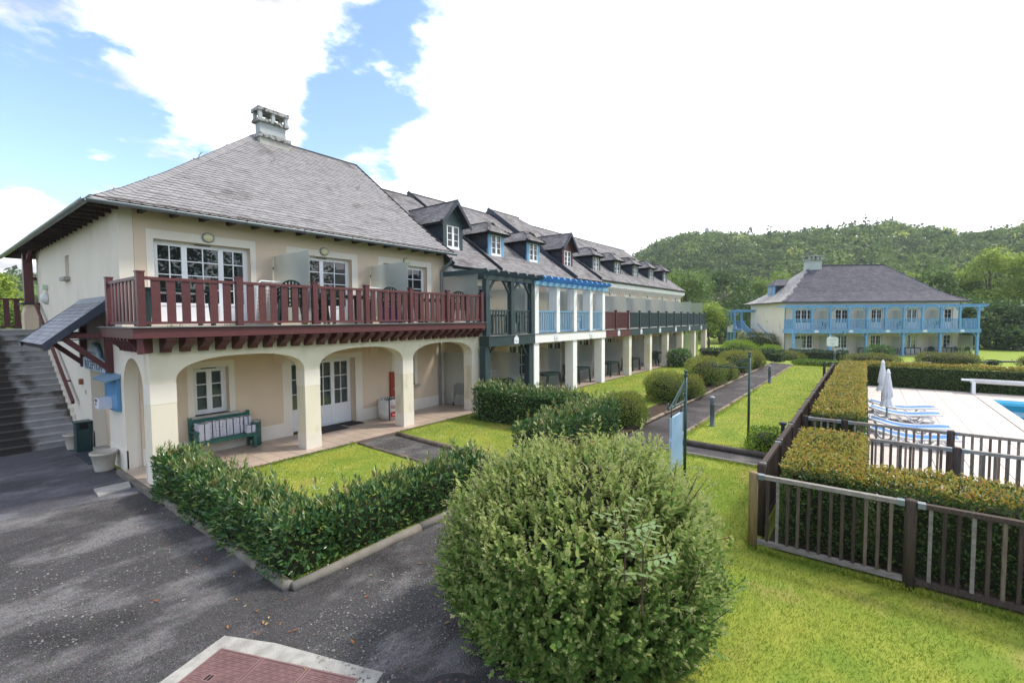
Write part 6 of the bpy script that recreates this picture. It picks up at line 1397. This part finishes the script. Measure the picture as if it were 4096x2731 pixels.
leaves('leaves', base[~tipm], T[~tipm], F[~tipm], sz[~tipm], .60, BUSH, bush, hexa=True, curl=.03); leaves('tip_leaves', base[tipm], T[tipm], F[tipm], sz[tipm]*.95, .5, BUSHT, bush, hexa=True, curl=.02)
m = rng.random(ns) < .75; c = np.repeat(TIP[m], 6, 0)+rng.normal(size=(m.sum()*6, 3))*.011; leaves('flower_buds', c, np.repeat(SD[m], 6, 0)+rdir(len(c))*.7, rdir(len(c)), .013*(.7+.6*rng.random(len(c))), .8, BUD, bush)
b = MB()
for i in np.where(tall)[0][:260]: b.tube([TIP[i]-SD[i]*(LEN[i]+.1), TIP[i]-SD[i]*LEN[i]*.5+rdir(1)[0]*.01, TIP[i]], [.005, .004, .002], 4)
for i in range(26):
    a = i*.61; r = .12+.1*random.random(); q = BC+np.array([math.cos(a)*1.0*random.random(), math.sin(a)*1.0*random.random(), .45]); b.tube([(BC[0]+math.cos(a)*r, BC[1]+math.sin(a)*r, -.08), ((BC[0]+q[0])/2+math.cos(a)*.15, (BC[1]+q[1])/2+math.sin(a)*.15, .5), tuple(q)], [.02, .014, .006], 5)
b.obj('stems', TWIG, bush)
b = MB(); nn, mm = 18, 10; vs = []
for j in range(mm+1):
    ph = -math.pi/2*.6+(math.pi/2*1.6)*j/mm
    for i in range(nn): t_ = 2*math.pi*i/nn; sc = .74+.05*math.sin(i*2.3+j*1.7); cz = math.cos(ph)**.8; vs.append((BC[0]+BR[0]*sc*cz*math.cos(t_), BC[1]+BR[1]*sc*cz*math.sin(t_), BC[2]+BR[2]*sc*math.sin(ph)))
b.add(vs, [(j*nn+i, j*nn+(i+1) % nn, (j+1)*nn+(i+1) % nn, (j+1)*nn+i) for j in range(mm) for i in range(nn)]); b.obj('twig_mass', COREG, bush, True)
# young ash and bramble shoots growing through it
SAP = leafmat('sapling_leaf', [(.14, .24, .07), (.17, .27, .09), (.20, .28, .10)], .4, .3, .4)
SAPY = leafmat('sapling_yellow', [(.20, .26, .04), (.28, .27, .03), (.16, .24, .05), (.25, .12, .05)], .4, .35, .4)
def sapling(u_, v_, z, m_, label, s_):
    c = gpix(u_, v_, z); t = thing('sapling', label, 'sapling', (c.x, c.y, z-.4)); Ps, Ts = [], []; b = MB(); b.tube([(c.x, c.y, z-.45), (c.x+.01, c.y, z)], .006, 5)
    for i in range(7):
        a = i*2.4; st_ = Vector((math.cos(a), math.sin(a), .5)).normalized(); e = Vector(c)+st_*.2*s_; b.tube([c-Vector((0, 0, .04*i)), e-Vector((0, 0, .04*i))], .003, 4)
        for j in range(7): q = c-Vector((0, 0, .04*i))+st_*(.05+.17*j/6)*s_; sd2 = Vector((-st_.y, st_.x, .1))*(1 if j % 2 else -1); Ps.append(q); Ts.append(sd2+st_*.4+Vector((0, 0, -.15)))
    leaves('leaves', [list(p) for p in Ps], np.array([list(p) for p in Ts]), np.tile([0, 0, 1.], (len(Ps), 1)), .075*s_, .42, m_, t, hexa=True); b.obj('stem', TWIG, t)
sapling(2500, 2080, 1.62, SAP, 'pale ash seedling with paired leaflets growing out of the bush top', 1.0); sapling(2570, 2200, 1.5, SAP, 'second pale ash seedling lower on the front of the bush', 1.0)
sapling(2310, 1760, 1.75, SAPY, 'yellowish seedling with reddish tips at the back of the bush top', 1.15); sapling(2855, 2130, 1.0, SAPY, 'yellow-green shoot at the right edge of the bush', .8)

# shrubs along the path and round the guest house
def shrub(name, label, c, R_, n, size, asp, m_, tipm_=None, tipn=0., e=2.4, group=None, ph=0., flowers=None):
    t = thing(name, label, 'shrub', c, group=group); R_ = np.array(R_, float); D_ = rdir(n*2); D_ = D_[D_[:, 2] > -.55][:n]; n = len(D_); C = np.array([c[0], c[1], c[2]+R_[2]*.72])
    rad = 1/((np.abs(D_[:, 0])**2+np.abs(D_[:, 1])**2)**(e/2)+np.abs(D_[:, 2])**e)**(1/e); P = D_*rad[:, None]*R_; P *= (1+.11*wob(P, 5./max(.3, R_.max()), ph)+.07*rng.normal(size=n)-.13*rng.random(n)**2)[:, None]; Nn = unit(P/R_**2); P += C; P[:, 2] = np.maximum(P[:, 2], c[2])
    T = Nn*.6+rdir(n)*.7+np.array([0, 0, .45]); F = Nn*.6+rdir(n)*.7+np.array([0, 0, .4]); S = size*(.6+.8*rng.random(n))
    m = (rng.random(n) < tipn*np.clip(.35+Nn[:, 2], 0, 1.3)) if tipm_ else np.zeros(n, bool)
    leaves('leaves', P[~m], T[~m], F[~m], S[~m], asp, m_, t)
    if m.any(): leaves('tip_leaves', P[m]+Nn[m]*.02, T[m], F[m], S[m]*.9, asp, tipm_, t)
    b = MB(); nn, mm = 12, 7; vs = []
    for j in range(mm+1):
        q = -.9+(math.pi/2+.9)*j/mm
        for i in range(nn): t_ = 2*math.pi*i/nn; vs.append((C[0]+R_[0]*.78*math.cos(q)*math.cos(t_), C[1]+R_[1]*.78*math.cos(q)*math.sin(t_), max(c[2], C[2]+R_[2]*.8*math.sin(q))))
    b.add(vs, [(j*nn+i, j*nn+(i+1) % nn, (j+1)*nn+(i+1) % nn, (j+1)*nn+i) for j in range(mm) for i in range(nn)]); b.obj('twig_mass', COREG, t, True)
    if flowers:
        k = rng.choice(n, flowers); leaves('flowers', P[k]+Nn[k]*.03, rdir(flowers), Nn[k]+rdir(flowers)*.3, .05, .9, FLW, t)
    return t
FLW = leafmat('white_flower', [(.62, .64, .66), (.72, .73, .74)], .6, .3, .2)
ABEL = leafmat('path_shrub_leaf', [(.09, .155, .03), (.135, .21, .04), (.18, .245, .052), (.24, .28, .07)], .6, .36, .18)
ABELT = leafmat('path_shrub_tip', [(.26, .28, .05), (.31, .29, .06), (.33, .24, .06), (.22, .26, .05)], .45, .35, .3)
GREENL = leafmat('green_shrub_leaf', [(0.042, 0.112, 0.021), (0.07, 0.168, 0.028), (0.112, 0.21, 0.035)], .4, .3, .4)
LIME = leafmat('lime_shrub_leaf', [(0.143, 0.247, 0.0195), (0.208, 0.325, 0.026), (0.273, 0.377, 0.039)], .4, .35, .35)
DARKL = leafmat('dark_shrub_leaf', [(.02, .05, .018), (.035, .075, .024), (.055, .10, .03)], .35, .2, .45)
PURP = leafmat('purple_shrub_leaf', [(.045, .012, .012), (.075, .02, .016), (.10, .035, .02)], .4, .25, .35)
OLIVE = leafmat('olive_shrub_leaf', [(.09, .12, .03), (.135, .165, .04), (.18, .20, .055)], .45, .3, .3)
zz0 = -.06
shrub('path_shrub', 'bushy shrub at the near end of the path, beside the laurel hedge', (12.75, 5.60, zz0), (.72, .62, .50), 8840, .05, .5, ABEL, ABELT, .30, ph=1)
shrub('path_shrub', 'clipped round-topped shrub behind the green scroll bracket', (17.2, 5.95, zz0), (.78, .68, .62), 8840, .05, .5, ABEL, ABELT, .28, e=3.2, ph=2)
shrub('path_shrub', 'looser yellowish shrub right of the clipped one, at the path edge', (18.5, 5.45, zz0), (.62, .52, .48), 6460, .05, .5, ABEL, ABELT, .5, ph=3)
shrub('path_shrub', 'tall clipped shrub with orange top half way along the path', (22.6, 5.90, zz0), (1.15, .80, .72), 10200, .055, .5, ABEL, ABELT, .45, e=3.6, ph=4)
shrub('path_shrub', 'low yellowish shrub right beside the tall clipped one', (24.7, 5.5, zz0), (.7, .5, .48), 5100, .055, .5, ABEL, ABELT, .55, ph=5)
shrub('path_shrub', 'rounded orange-tipped shrub further along the path', (29.0, 5.9, zz0), (1.1, .8, .66), 7820, .06, .5, ABEL, ABELT, .45, e=3, ph=6)
shrub('path_shrub', 'yellowish rounded shrub farthest along the path', (31.6, 5.5, zz0), (.9, .65, .60), 5780, .06, .5, ABEL, ABELT, .5, ph=7)
shrub('hydrangea', 'round shrub with white flowers on the lawn by the far pillars', (29.8, 9.45, zz0), (.78, .72, .66), 3600, .075, .6, GREENL, flowers=420, ph=8)
def gl(u_, v_, z): p = gpix(u_, v_, z); return (p.x, p.y, z)
hedge('dark_hedge', 'dark glossy hedge behind the path shrubs, before the guest house stair', 'hedge', [(37.9, 39.0, 5.4, 10.4, -.2, .62), (37.2, 38.2, 4.6, 5.6, -.2, .58)], 190, .12, .45, DARKL, COREG, depth=.15, spike=.15)
shrub('round_shrub', 'bright lime-green dome shrub behind the dark hedge', (41.6, 8.3, -.3), (1.3, 1.4, .82), 4200, .10, .5, LIME, e=3, ph=9)
shrub('round_shrub', 'small lime-green shrub by the guest house wall corner', (43.5, 6.3, -.35), (.8, .8, .62), 1800, .10, .5, LIME, ph=10)
tq = gl(3130, 1425, -.5)
shrub('clipped_shrub', 'tall clipped olive shrub against the guest house side wall', (55.4, 9.3, -.75), (1.5, 2.0, 1.15), 5200, .12, .5, OLIVE, e=4, ph=22)
shrub('round_shrub', 'wide olive shrub at the far end of the garden path', (41.2, 4.95, -.4), (1.1, 1.2, .48), 3600, .09, .5, OLIVE, ABELT, .25, ph=11)
hedge('dark_hedge', 'dark hedge before the ground floor of the guest house', 'hedge', [(44.9, 46.0, 1.1, 5.2, -.55, .32)], 200, .11, .5, DARKL, COREG, depth=.15, bump=.09)
shrub('round_shrub', 'dark ball shrub before the guest house terrace', (48.9, -.9, -.7), (.95, .95, .78), 2400, .10, .5, GREENL, ph=12)
shrub('round_shrub', 'low wide olive shrub right of the grey lamp bollard', (43.9, -.35, -.45), (1.0, 1.6, .40), 3600, .09, .5, OLIVE, ABELT, .25, ph=13)
shrub('round_shrub', 'wide mounded olive shrub before the middle of the guest house', (47.2, -4.9, -.6), (1.1, 2.0, .52), 4600, .09, .5, OLIVE, ABELT, .25, ph=14)
shrub('round_shrub', 'tiny round shrub on the lawn right of the mounded one', (49.5, -7.6, -.68), (.4, .45, .24), 700, .07, .5, DARKL, ph=15)
shrub('round_shrub', 'olive shrub cut by the right picture edge beyond the back hedge', (47.0, -9.9, -.6), (1.0, 1.6, .55), 2600, .09, .5, OLIVE, ABELT, .25, ph=16)
shrub('round_shrub', 'reddish purple rounded shrub beyond the guest house end', (75.5, -14.6, -.85), (1.4, 1.6, 1.35), 2600, .14, .5, PURP, ph=17)
shrub('round_shrub', 'pale flowering rounded shrub right of the purple one', (73.0, -16.9, -.85), (1.5, 1.7, 1.35), 2600, .14, .5, DARKL, flowers=900, ph=18)
shrub('round_shrub', 'fresh green clipped shrub at the right edge beyond the lawn', (71.5, -18.6, -.85), (1.3, 1.4, 1.3), 2600, .14, .5, GREENL, ph=19)
shrub('round_shrub', 'bright green low plant against the dark fence at the gravel crossing', (12.0, 1.75, zz0), (.45, .42, .30), 2200, .05, .55, LIME, GREENL, .5, ph=20)
shrub('ground_cover', 'strip of light green ground cover at the far end of the lawn', (35.2, 2.4, -.1), (.6, 1.5, .22), 3200, .08, .6, LIME, GREENL, .5, ph=21)

# trees
LT = {'mid': leafmat('tree_leaf_mid', [(.10, .175, .034), (.155, .245, .045), (.22, .30, .06)], .5, .35, .25, tint=[(.55, .62, .6), (1, 1, 1), (1.35, 1.25, 1.0)]),
      'dark': leafmat('tree_leaf_dark', [(.05, .10, .027), (.08, .145, .034), (.11, .18, .043)], .5, .3, .25, tint=[(.5, .55, .6), (1, 1, 1), (1.4, 1.3, 1.0)]),
      'pale': leafmat('tree_leaf_pale', [(.20, .29, .045), (.28, .37, .062), (.35, .42, .085)], .5, .4, .25, tint=[(.55, .65, .6), (1, 1, 1), (1.25, 1.2, 1.0)])}
BARK = mat('bark', (.11, .09, .07), (.07, .058, .045), 5, .9, .6, 20)
def tree(label, x, y, zb, h, r, kind, n=4200, leaf=.34, trunk=.32, name='broadleaf_tree', group=None, bare=False, nc=26):
    t = thing(name, label, 'tree', (x, y, zb), group=group); b = MB(); hb = h*trunk; b.tube([(x, y, zb-.2), (x+.1, y, zb+hb*.6), (x-.05, y+.1, zb+hb), (x+.1, y, zb+h*.75)], [h*.028, h*.022, h*.018, h*.006], 8)
    cs = []; 
    for i in range(nc):
        a = random.uniform(0, 6.283); q = random.random()**.6; hz = random.random(); rr = r*(.25+.75*math.sin(math.pi*min(.96, .18+.75*hz)))*q
        c = Vector((x+rr*math.cos(a), y+rr*math.sin(a), zb+hb+(h-hb)*(.06+.86*hz))); cs.append((c, r*random.uniform(.24, .42)))
        if i < 14: s_ = Vector((x, y, zb+hb*random.uniform(.6, 1.0)+(c.z-zb-hb)*.3)); b.tube([s_, (s_+c)/2+Vector((0, 0, .1*h*random.random())), c], [h*.010, h*.006, h*.002], 5)
    if bare:
        for i in range(26): a = random.uniform(0, 6.28); s_ = Vector((x, y, zb+hb+h*.1*random.random())); e = s_+Vector((math.cos(a)*r*.8, math.sin(a)*r*.8, h*random.uniform(.15, .5))); b.tube([s_, (s_+e)/2+Vector((0, 0, .4)), e], [.07, .045, .015], 5)
    b.obj('trunk', mat('bark_pale', (.24, .21, .19), (.17, .15, .13), 5, .9) if bare else BARK, t); per = n//nc; P = []; Nn = []; tn = []
    for c, cr in cs:
        d = rdir(per); P.append(np.array(c)+d*cr*(np.array([1, 1, .78]))*(.55+.5*rng.random(per))[:, None]); Nn.append(d); tn.append(np.full(per, random.random()*.8+.1)+.15*rng.normal(size=per))
    P = np.concatenate(P); Nn = np.concatenate(Nn); n = len(P)
    leaves('crown', P, Nn*.5+rdir(n)*.9+np.array([0, 0, -.1]), Nn*.5+rdir(n)*.6+np.array([0, 0, .6]), leaf*(.6+.8*rng.random(n)), .6, LT[kind], t, tint=np.clip(np.concatenate(tn), 0, 1))
def treeat(label, u_, vt, dist, wpx, kind, zb=-.8, **k):
    d = pix(u_, 1270); d.z = 0; d.normalize(); p = d*dist; dep = dist*abs(pix(u_, 1270).dot(pix(2048, 1365))); zt = pix(u_, vt); zt = CAMH+dist*zt.z/math.hypot(zt.x, zt.y); h = zt-zb; r = wpx/FPX*dep
    tree(label, p.x, p.y, zb+float(hill(p.x, p.y)), h, r, kind, **k)
treeat('bright green tree right behind the end of the long terrace', 2735, 1085, 78, 120, 'mid', n=6000)
treeat('dark tree with bare grey branches left of the guest house', 2905, 1080, 86, 125, 'dark', n=6000, bare=True)
treeat('light green tree just left of the guest house roof', 3040, 1105, 92, 95, 'mid', n=5000)
treeat('mid green tree behind the guest house dormer', 3125, 1085, 100, 100, 'mid', n=5000)
treeat('pale tree peeping above the guest house roof chimney', 3200, 1100, 110, 80, 'pale', n=3000)
treeat('small round willow-like tree at the terrace end', 2836, 1214, 60, 72, 'pale', n=7000, leaf=.22, trunk=.34, zb=-.75)
treeat('low dark tree filling the gap behind the small round tree', 2960, 1190, 80, 130, 'dark', n=4000, trunk=.1)
treeat('dark bushy tree behind the landing pergola', 2880, 1260, 75, 100, 'dark', n=3500, trunk=.08)
treeat('pale young tree right of the guest house roof ridge', 3640, 1095, 88, 85, 'pale', n=4500)
treeat('dark leafy tree beside the roof slope of the guest house', 3745, 1075, 84, 100, 'dark', n=6500, trunk=.2)
treeat('bright green tree between dark ones right of the guest house', 3850, 1085, 92, 90, 'mid', n=5000)
treeat('tall pale-leaved tree standing above the others at right', 3955, 1000, 90, 120, 'pale', n=6000, trunk=.35)
treeat('tall pale tree cut by the right picture edge', 4085, 1010, 92, 110, 'pale', n=6000)
treeat('dark low tree behind the end of the blue gallery', 3800, 1215, 78, 110, 'dark', n=5500, trunk=.06)
treeat('dark low tree above the purple shrub', 3920, 1200, 80, 120, 'dark', n=5500, trunk=.06)
treeat('dark low tree at the right picture edge above the green shrub', 4060, 1205, 78, 120, 'dark', n=5500, trunk=.06)
treeat('sunlit tree left of the staircase beyond the landing rail', -10, 1085, 44, 120, 'pale', n=7000, leaf=.22, trunk=.1)
treeat('yellowish low tree behind the landing railing slats', 60, 1195, 38, 80, 'mid', n=4500, leaf=.2, trunk=.08, zb=-.5)
# trees beyond the pool that the balcony windows mirror
for i, (x, y, h, r) in enumerate(((8, -27, 11, 5), (17, -30, 12, 5.5), (27, -33, 13, 6), (0, -26, 10, 4.5), (40, -36, 12, 6))): tree('dark tree beyond the pool, seen only mirrored in the balcony windows', x, y, -.1, h, r, 'dark', n=3000, leaf=.5, trunk=.2, group='trees mirrored in the windows')

# forest on the hill: one mass
FOR = leafmat('forest_leaf', [(.11, .165, .045), (.16, .225, .06), (.21, .275, .078)], .6, .3, .15, tint=[(.42, .48, .62), (.8, .85, .85), (1.15, 1.15, 1.0), (2.6, 2.1, 1.9)])
def forest(name, az0, az1, r0, r1, step, cards, sz):
    pts = []
    a_ = np.radians
    for r in np.arange(r0, r1, step*.8):
        for a in np.arange(az0, az1, math.degrees(step/r)):
            if True: pts.append((r+random.uniform(-.5, .5)*step, a+random.uniform(-.5, .5)*math.degrees(step/r)))
    P = []; Nn = []; tn = []; S = []
    for r, a in pts:
        x, y = r*math.cos(a_(a)), r*math.sin(a_(a)); cr = step*random.uniform(.38, .72); z = float(gz(x, y)+hill(x, y))+cr*1.0; d = rdir(cards); d[:, 2] = np.abs(d[:, 2])*1.0-.25; conif = random.random() < .05
        sh = np.array([.55, .55, 2.0]) if conif else np.array([1, 1, .85*random.uniform(.8, 1.2)])
        q = np.array([x, y, z])+d*cr*sh*(.72+.36*rng.random(cards))[:, None]
        if conif: w_ = np.clip((q[:, 2]-z)/(2*cr), 0, 1); q[:, :2] = np.array([x, y])+(q[:, :2]-np.array([x, y]))*(1-w_)[:, None]
        P.append(q); Nn.append(d); v = .06 if conif else (1.0 if random.random() < .022 else float(np.clip(.36+.15*random.gauss(0, 1)+.12*math.sin(x*.045)*math.cos(y*.05), .05, .68))); tn.append(np.full(cards, v)); S.append(sz*(.6+.8*rng.random(cards)))
    P = np.concatenate(P); Nn = np.concatenate(Nn); n = len(P)
    o = leaves(name, P, Nn*.3+rdir(n), Nn+rdir(n)*.5+np.array([0, 0, .3]), np.concatenate(S), .75, FOR, None, tint=np.concatenate(tn), isstuff=True); o['label'] = 'wooded hillside of mixed deciduous trees behind the buildings'; o['category'] = 'forest'; return o
forest('forest', -17, 34, 112, 272, 5.4, 80, 1.0)
f2_ = forest('forest', 80, 93, 150, 275, 8.0, 60, 1.7); f2_['label'] = 'distant wooded slope left of the staircase, beyond the landing'
dm_ = pix(2828, 920); q = Vector((dm_.x, dm_.y, 0)).normalized()*262; b = MB(); b.tube([(q.x, q.y, 36), (q.x, q.y, CAMH+262*.178)], .35, 6); b.box(q.x-.8, q.x+.8, q.y-.8, q.y+.8, CAMH+262*.168, CAMH+262*.175); tag(b.obj('radio_mast', CONCB), 'thin radio mast on the wooded hilltop', 'mast')

# grass blades, daisies, fallen leaves
GRASS = leafmat('grass_blade', [(.13, .22, .024), (.20, .30, .034), (.28, .35, .048), (.37, .37, .08)], .6, .4, .15, tint=[(.75, .95, .9), (1, 1, 1), (1.5, 1.15, 1.1)])
def inpoly(P, poly):
    c = np.zeros(len(P), bool); n = len(poly)
    for i in range(n):
        (x0, y0), (x1, y1) = poly[i], poly[(i+1) % n]; m = ((y0 > P[:, 1]) != (y1 > P[:, 1])) & (P[:, 0] < (x1-x0)*(P[:, 1]-y0)/(y1-y0+1e-12)+x0); c ^= m
    return c
def scatter(poly, n):
    a = np.array(poly); P = a.min(0)+rng.random((n, 2))*(a.max(0)-a.min(0)); return P[inpoly(P, poly)]
LP = {'near': [(4.0, -3.5), (6.78, -3.5), (6.78, 1.1), (10.5, 1.15), (10.6, 3.75), (6.2, 3.75), (5.3, 3.0), (4.3, 2.0), (3.8, 1.0)], 'daisy': [(3.35, 6.0), (6.6, 6.0), (6.72, 10.1), (3.35, 10.1)], 'daisy2': [(7.95, 5.9), (11.0, 5.9), (11.7, 10.1), (8.05, 10.1)], 'mid': [(11.6, 1.2), (22, 1.2), (22, 3.7), (11.75, 3.7)], 'mid2': [(13.1, 5.9), (24, 5.9), (24, 10.1), (13.1, 10.1)], 'far': [(22, 1.2), (34, 1.2), (35, 3.7), (22, 3.7)], 'far2': [(24, 6.2), (39, 6.2), (39, 10.1), (24, 10.1)]}
gr = []
for nm, dens, ln in (('near', 4200, .030), ('daisy', 1600, .034), ('daisy2', 1500, .034), ('mid', 900, .042), ('mid2', 700, .045), ('far', 380, .06), ('far2', 300, .06)):
    a = np.array(LP[nm]); area = np.prod(a.max(0)-a.min(0)); P = scatter(LP[nm], int(area*dens)); gr.append((P, np.full(len(P), ln)))
# longer tufts left by the mower along fences, logs and poles
tf = []
for (a0, b0), (a1, b1), q in (((6.72, 1.2), (6.72, -3.4), 1500), ((6.85, 1.22), (10.5, 1.22), 1100), ((10.45, 1.2), (10.62, 3.8), 500), ((11.62, 1.2), (11.8, 3.7), 600), ((11.8, 1.22), (22, 1.22), 1500), ((11.9, 3.68), (22, 3.66), 1200), ((8.92, 2.7), (8.98, 2.7), 90), ((12.37, 2.23), (12.41, 2.23), 90), ((3.3, 10.07), (6.7, 10.07), 500), ((8.0, 10.07), (11.4, 10.07), 500)):
    t_ = rng.random(q); tf.append(np.column_stack([a0+(a1-a0)*t_, b0+(b1-b0)*t_])+rng.normal(size=(q, 2))*.035)
gr.append((np.concatenate(tf), np.full(sum(len(q) for q in tf), .075)))
bare = lambda P: np.sin(P[:, 0]*2.1+1.3*np.sin(P[:, 1]*1.7))*np.cos(P[:, 1]*2.7+np.sin(P[:, 0]*1.1))+.35*np.sin(P[:, 0]*7)*np.cos(P[:, 1]*8)
km = (bare(gr[0][0]) < .78) | (rng.random(len(gr[0][0])) < .35); gr[0] = (gr[0][0][km], gr[0][1][km])
P2 = np.concatenate([g[0] for g in gr]); S = np.concatenate([g[1] for g in gr]); n = len(P2); P = np.column_stack([P2, np.full(n, -.05)])
tn = np.clip(.40+.30*np.sin(P2[:, 0]*1.7+np.sin(P2[:, 1]*2.3)*1.4)*np.cos(P2[:, 1]*1.9+P2[:, 0]*.6)+.14*np.sin(P2[:, 0]*5.1+1)*np.sin(P2[:, 1]*4.3)+.12*rng.normal(size=n), 0, 1)
g_ = leaves('grass', P, np.array([0, 0, 1.])+rdir(n)*.75, rdir(n)+np.array([0, 0, .5]), S*(.6+.8*rng.random(n)), .16, GRASS, None, tint=tn, isstuff=True); g_['label'] = 'short mown lawn grass around the paths and hedges'; g_['category'] = 'grass'
DAI = leafmat('daisy_petal', [(.70, .72, .74), (.78, .79, .80)], .7, .3, .2); dp = []
for nm, dens in (('daisy', 40), ('daisy2', 34), ('mid', 16), ('mid2', 14), ('far', 10)):
    a = np.array(LP[nm]); area = np.prod(a.max(0)-a.min(0)); P = scatter(LP[nm], int(area*dens)); k = np.sin(P[:, 0]*1.3)*np.cos(P[:, 1]*1.1)+rng.normal(size=len(P))*.6; dp.append(P[k > -.2])
dp = np.concatenate(dp); n = len(dp); d_ = leaves('daisies', np.column_stack([dp, np.full(n, -.012)]), np.column_stack([rng.normal(size=(n, 2)), np.zeros(n)]), np.tile([0, 0, 1.], (n, 1))+rdir(n)*.3, .022, 1., DAI, None, isstuff=True); d_['label'] = 'white daisies dotted over the lawns'; d_['category'] = 'daisies'
FALL = leafmat('fallen_leaf', [(.20, .06, .02), (.28, .12, .03), (.34, .22, .08), (.40, .34, .20)], .7, .1, .2)
a = np.array([[2.58-abs(rng.normal())*.5, rng.uniform(4.2, 10)] for _ in range(36)]+[[rng.uniform(1.6, 5.2), rng.uniform(3.2, 5.2)] for _ in range(50)]+[[rng.uniform(4.9, 6.8), rng.uniform(-2, 2)] for _ in range(30)]); n = len(a)
fl_ = leaves('fallen_leaves', np.column_stack([a, np.full(n, -.075)]), np.column_stack([rng.normal(size=(n, 2)), rng.normal(size=n)*.2]), np.tile([0, 0, 1.], (n, 1))+rdir(n)*.35, .045*(.5+.9*rng.random(n)), .42, FALL, None, hexa=True, isstuff=True); fl_['label'] = 'scattered brown fallen leaves on the asphalt'; fl_['category'] = 'fallen leaves'
PEB = mat('pebble', (.22, .21, .20), (.10, .10, .10), 40, .8, island=.5); b = MB()
for poly, n in ((((6.6, 5.9), (7.7, 5.9), (7.9, 10.1), (6.85, 10.1)), 1500), (((2.0, 3.2), (4.0, 3.2), (3.6, 4.6), (2.3, 4.6)), 900), (((.6, 6.0), (2.4, 6.0), (2.4, 9.0), (.6, 9.0)), 700), (((10.65, 1.2), (11.4, 1.2), (11.6, 3.7), (10.8, 3.7)), 700)):
    for x, y in scatter(poly, n):
        r = random.uniform(.006, .016); z = -.083; a = random.random()*6; c, s_ = math.cos(a)*r, math.sin(a)*r; b.add([(x+c, y+s_, z), (x-s_, y+c, z), (x-c, y-s_, z), (x+s_, y-c, z), (x, y, z+r*.8)], [(0, 1, 4), (1, 2, 4), (2, 3, 4), (3, 0, 4)])
pb = stuff(b.obj('gravel', PEB)); pb['label'] = 'loose dark gravel on the strips and worn asphalt'; pb['category'] = 'gravel'

# ------------------------------------------------------------------ air
hz = bpy.data.materials.new('air'); hz.use_nodes = True; ht = hz.node_tree; ht.nodes.remove(ht.nodes['Principled BSDF']); pv = ht.nodes.new('ShaderNodeVolumePrincipled')
pv.inputs['Color'].default_value = (.80, .88, 1, 1); pv.inputs['Density'].default_value = .00038; pv.inputs['Anisotropy'].default_value = .2; ht.links.new(pv.outputs[0], ht.nodes['Material Output'].inputs['Volume'])
o = stuff(MB().box(-60, 420, -160, 420, -4, 75).obj('haze', hz)); o['label'] = 'thin summer haze between the garden and the wooded hill'; o['category'] = 'haze'
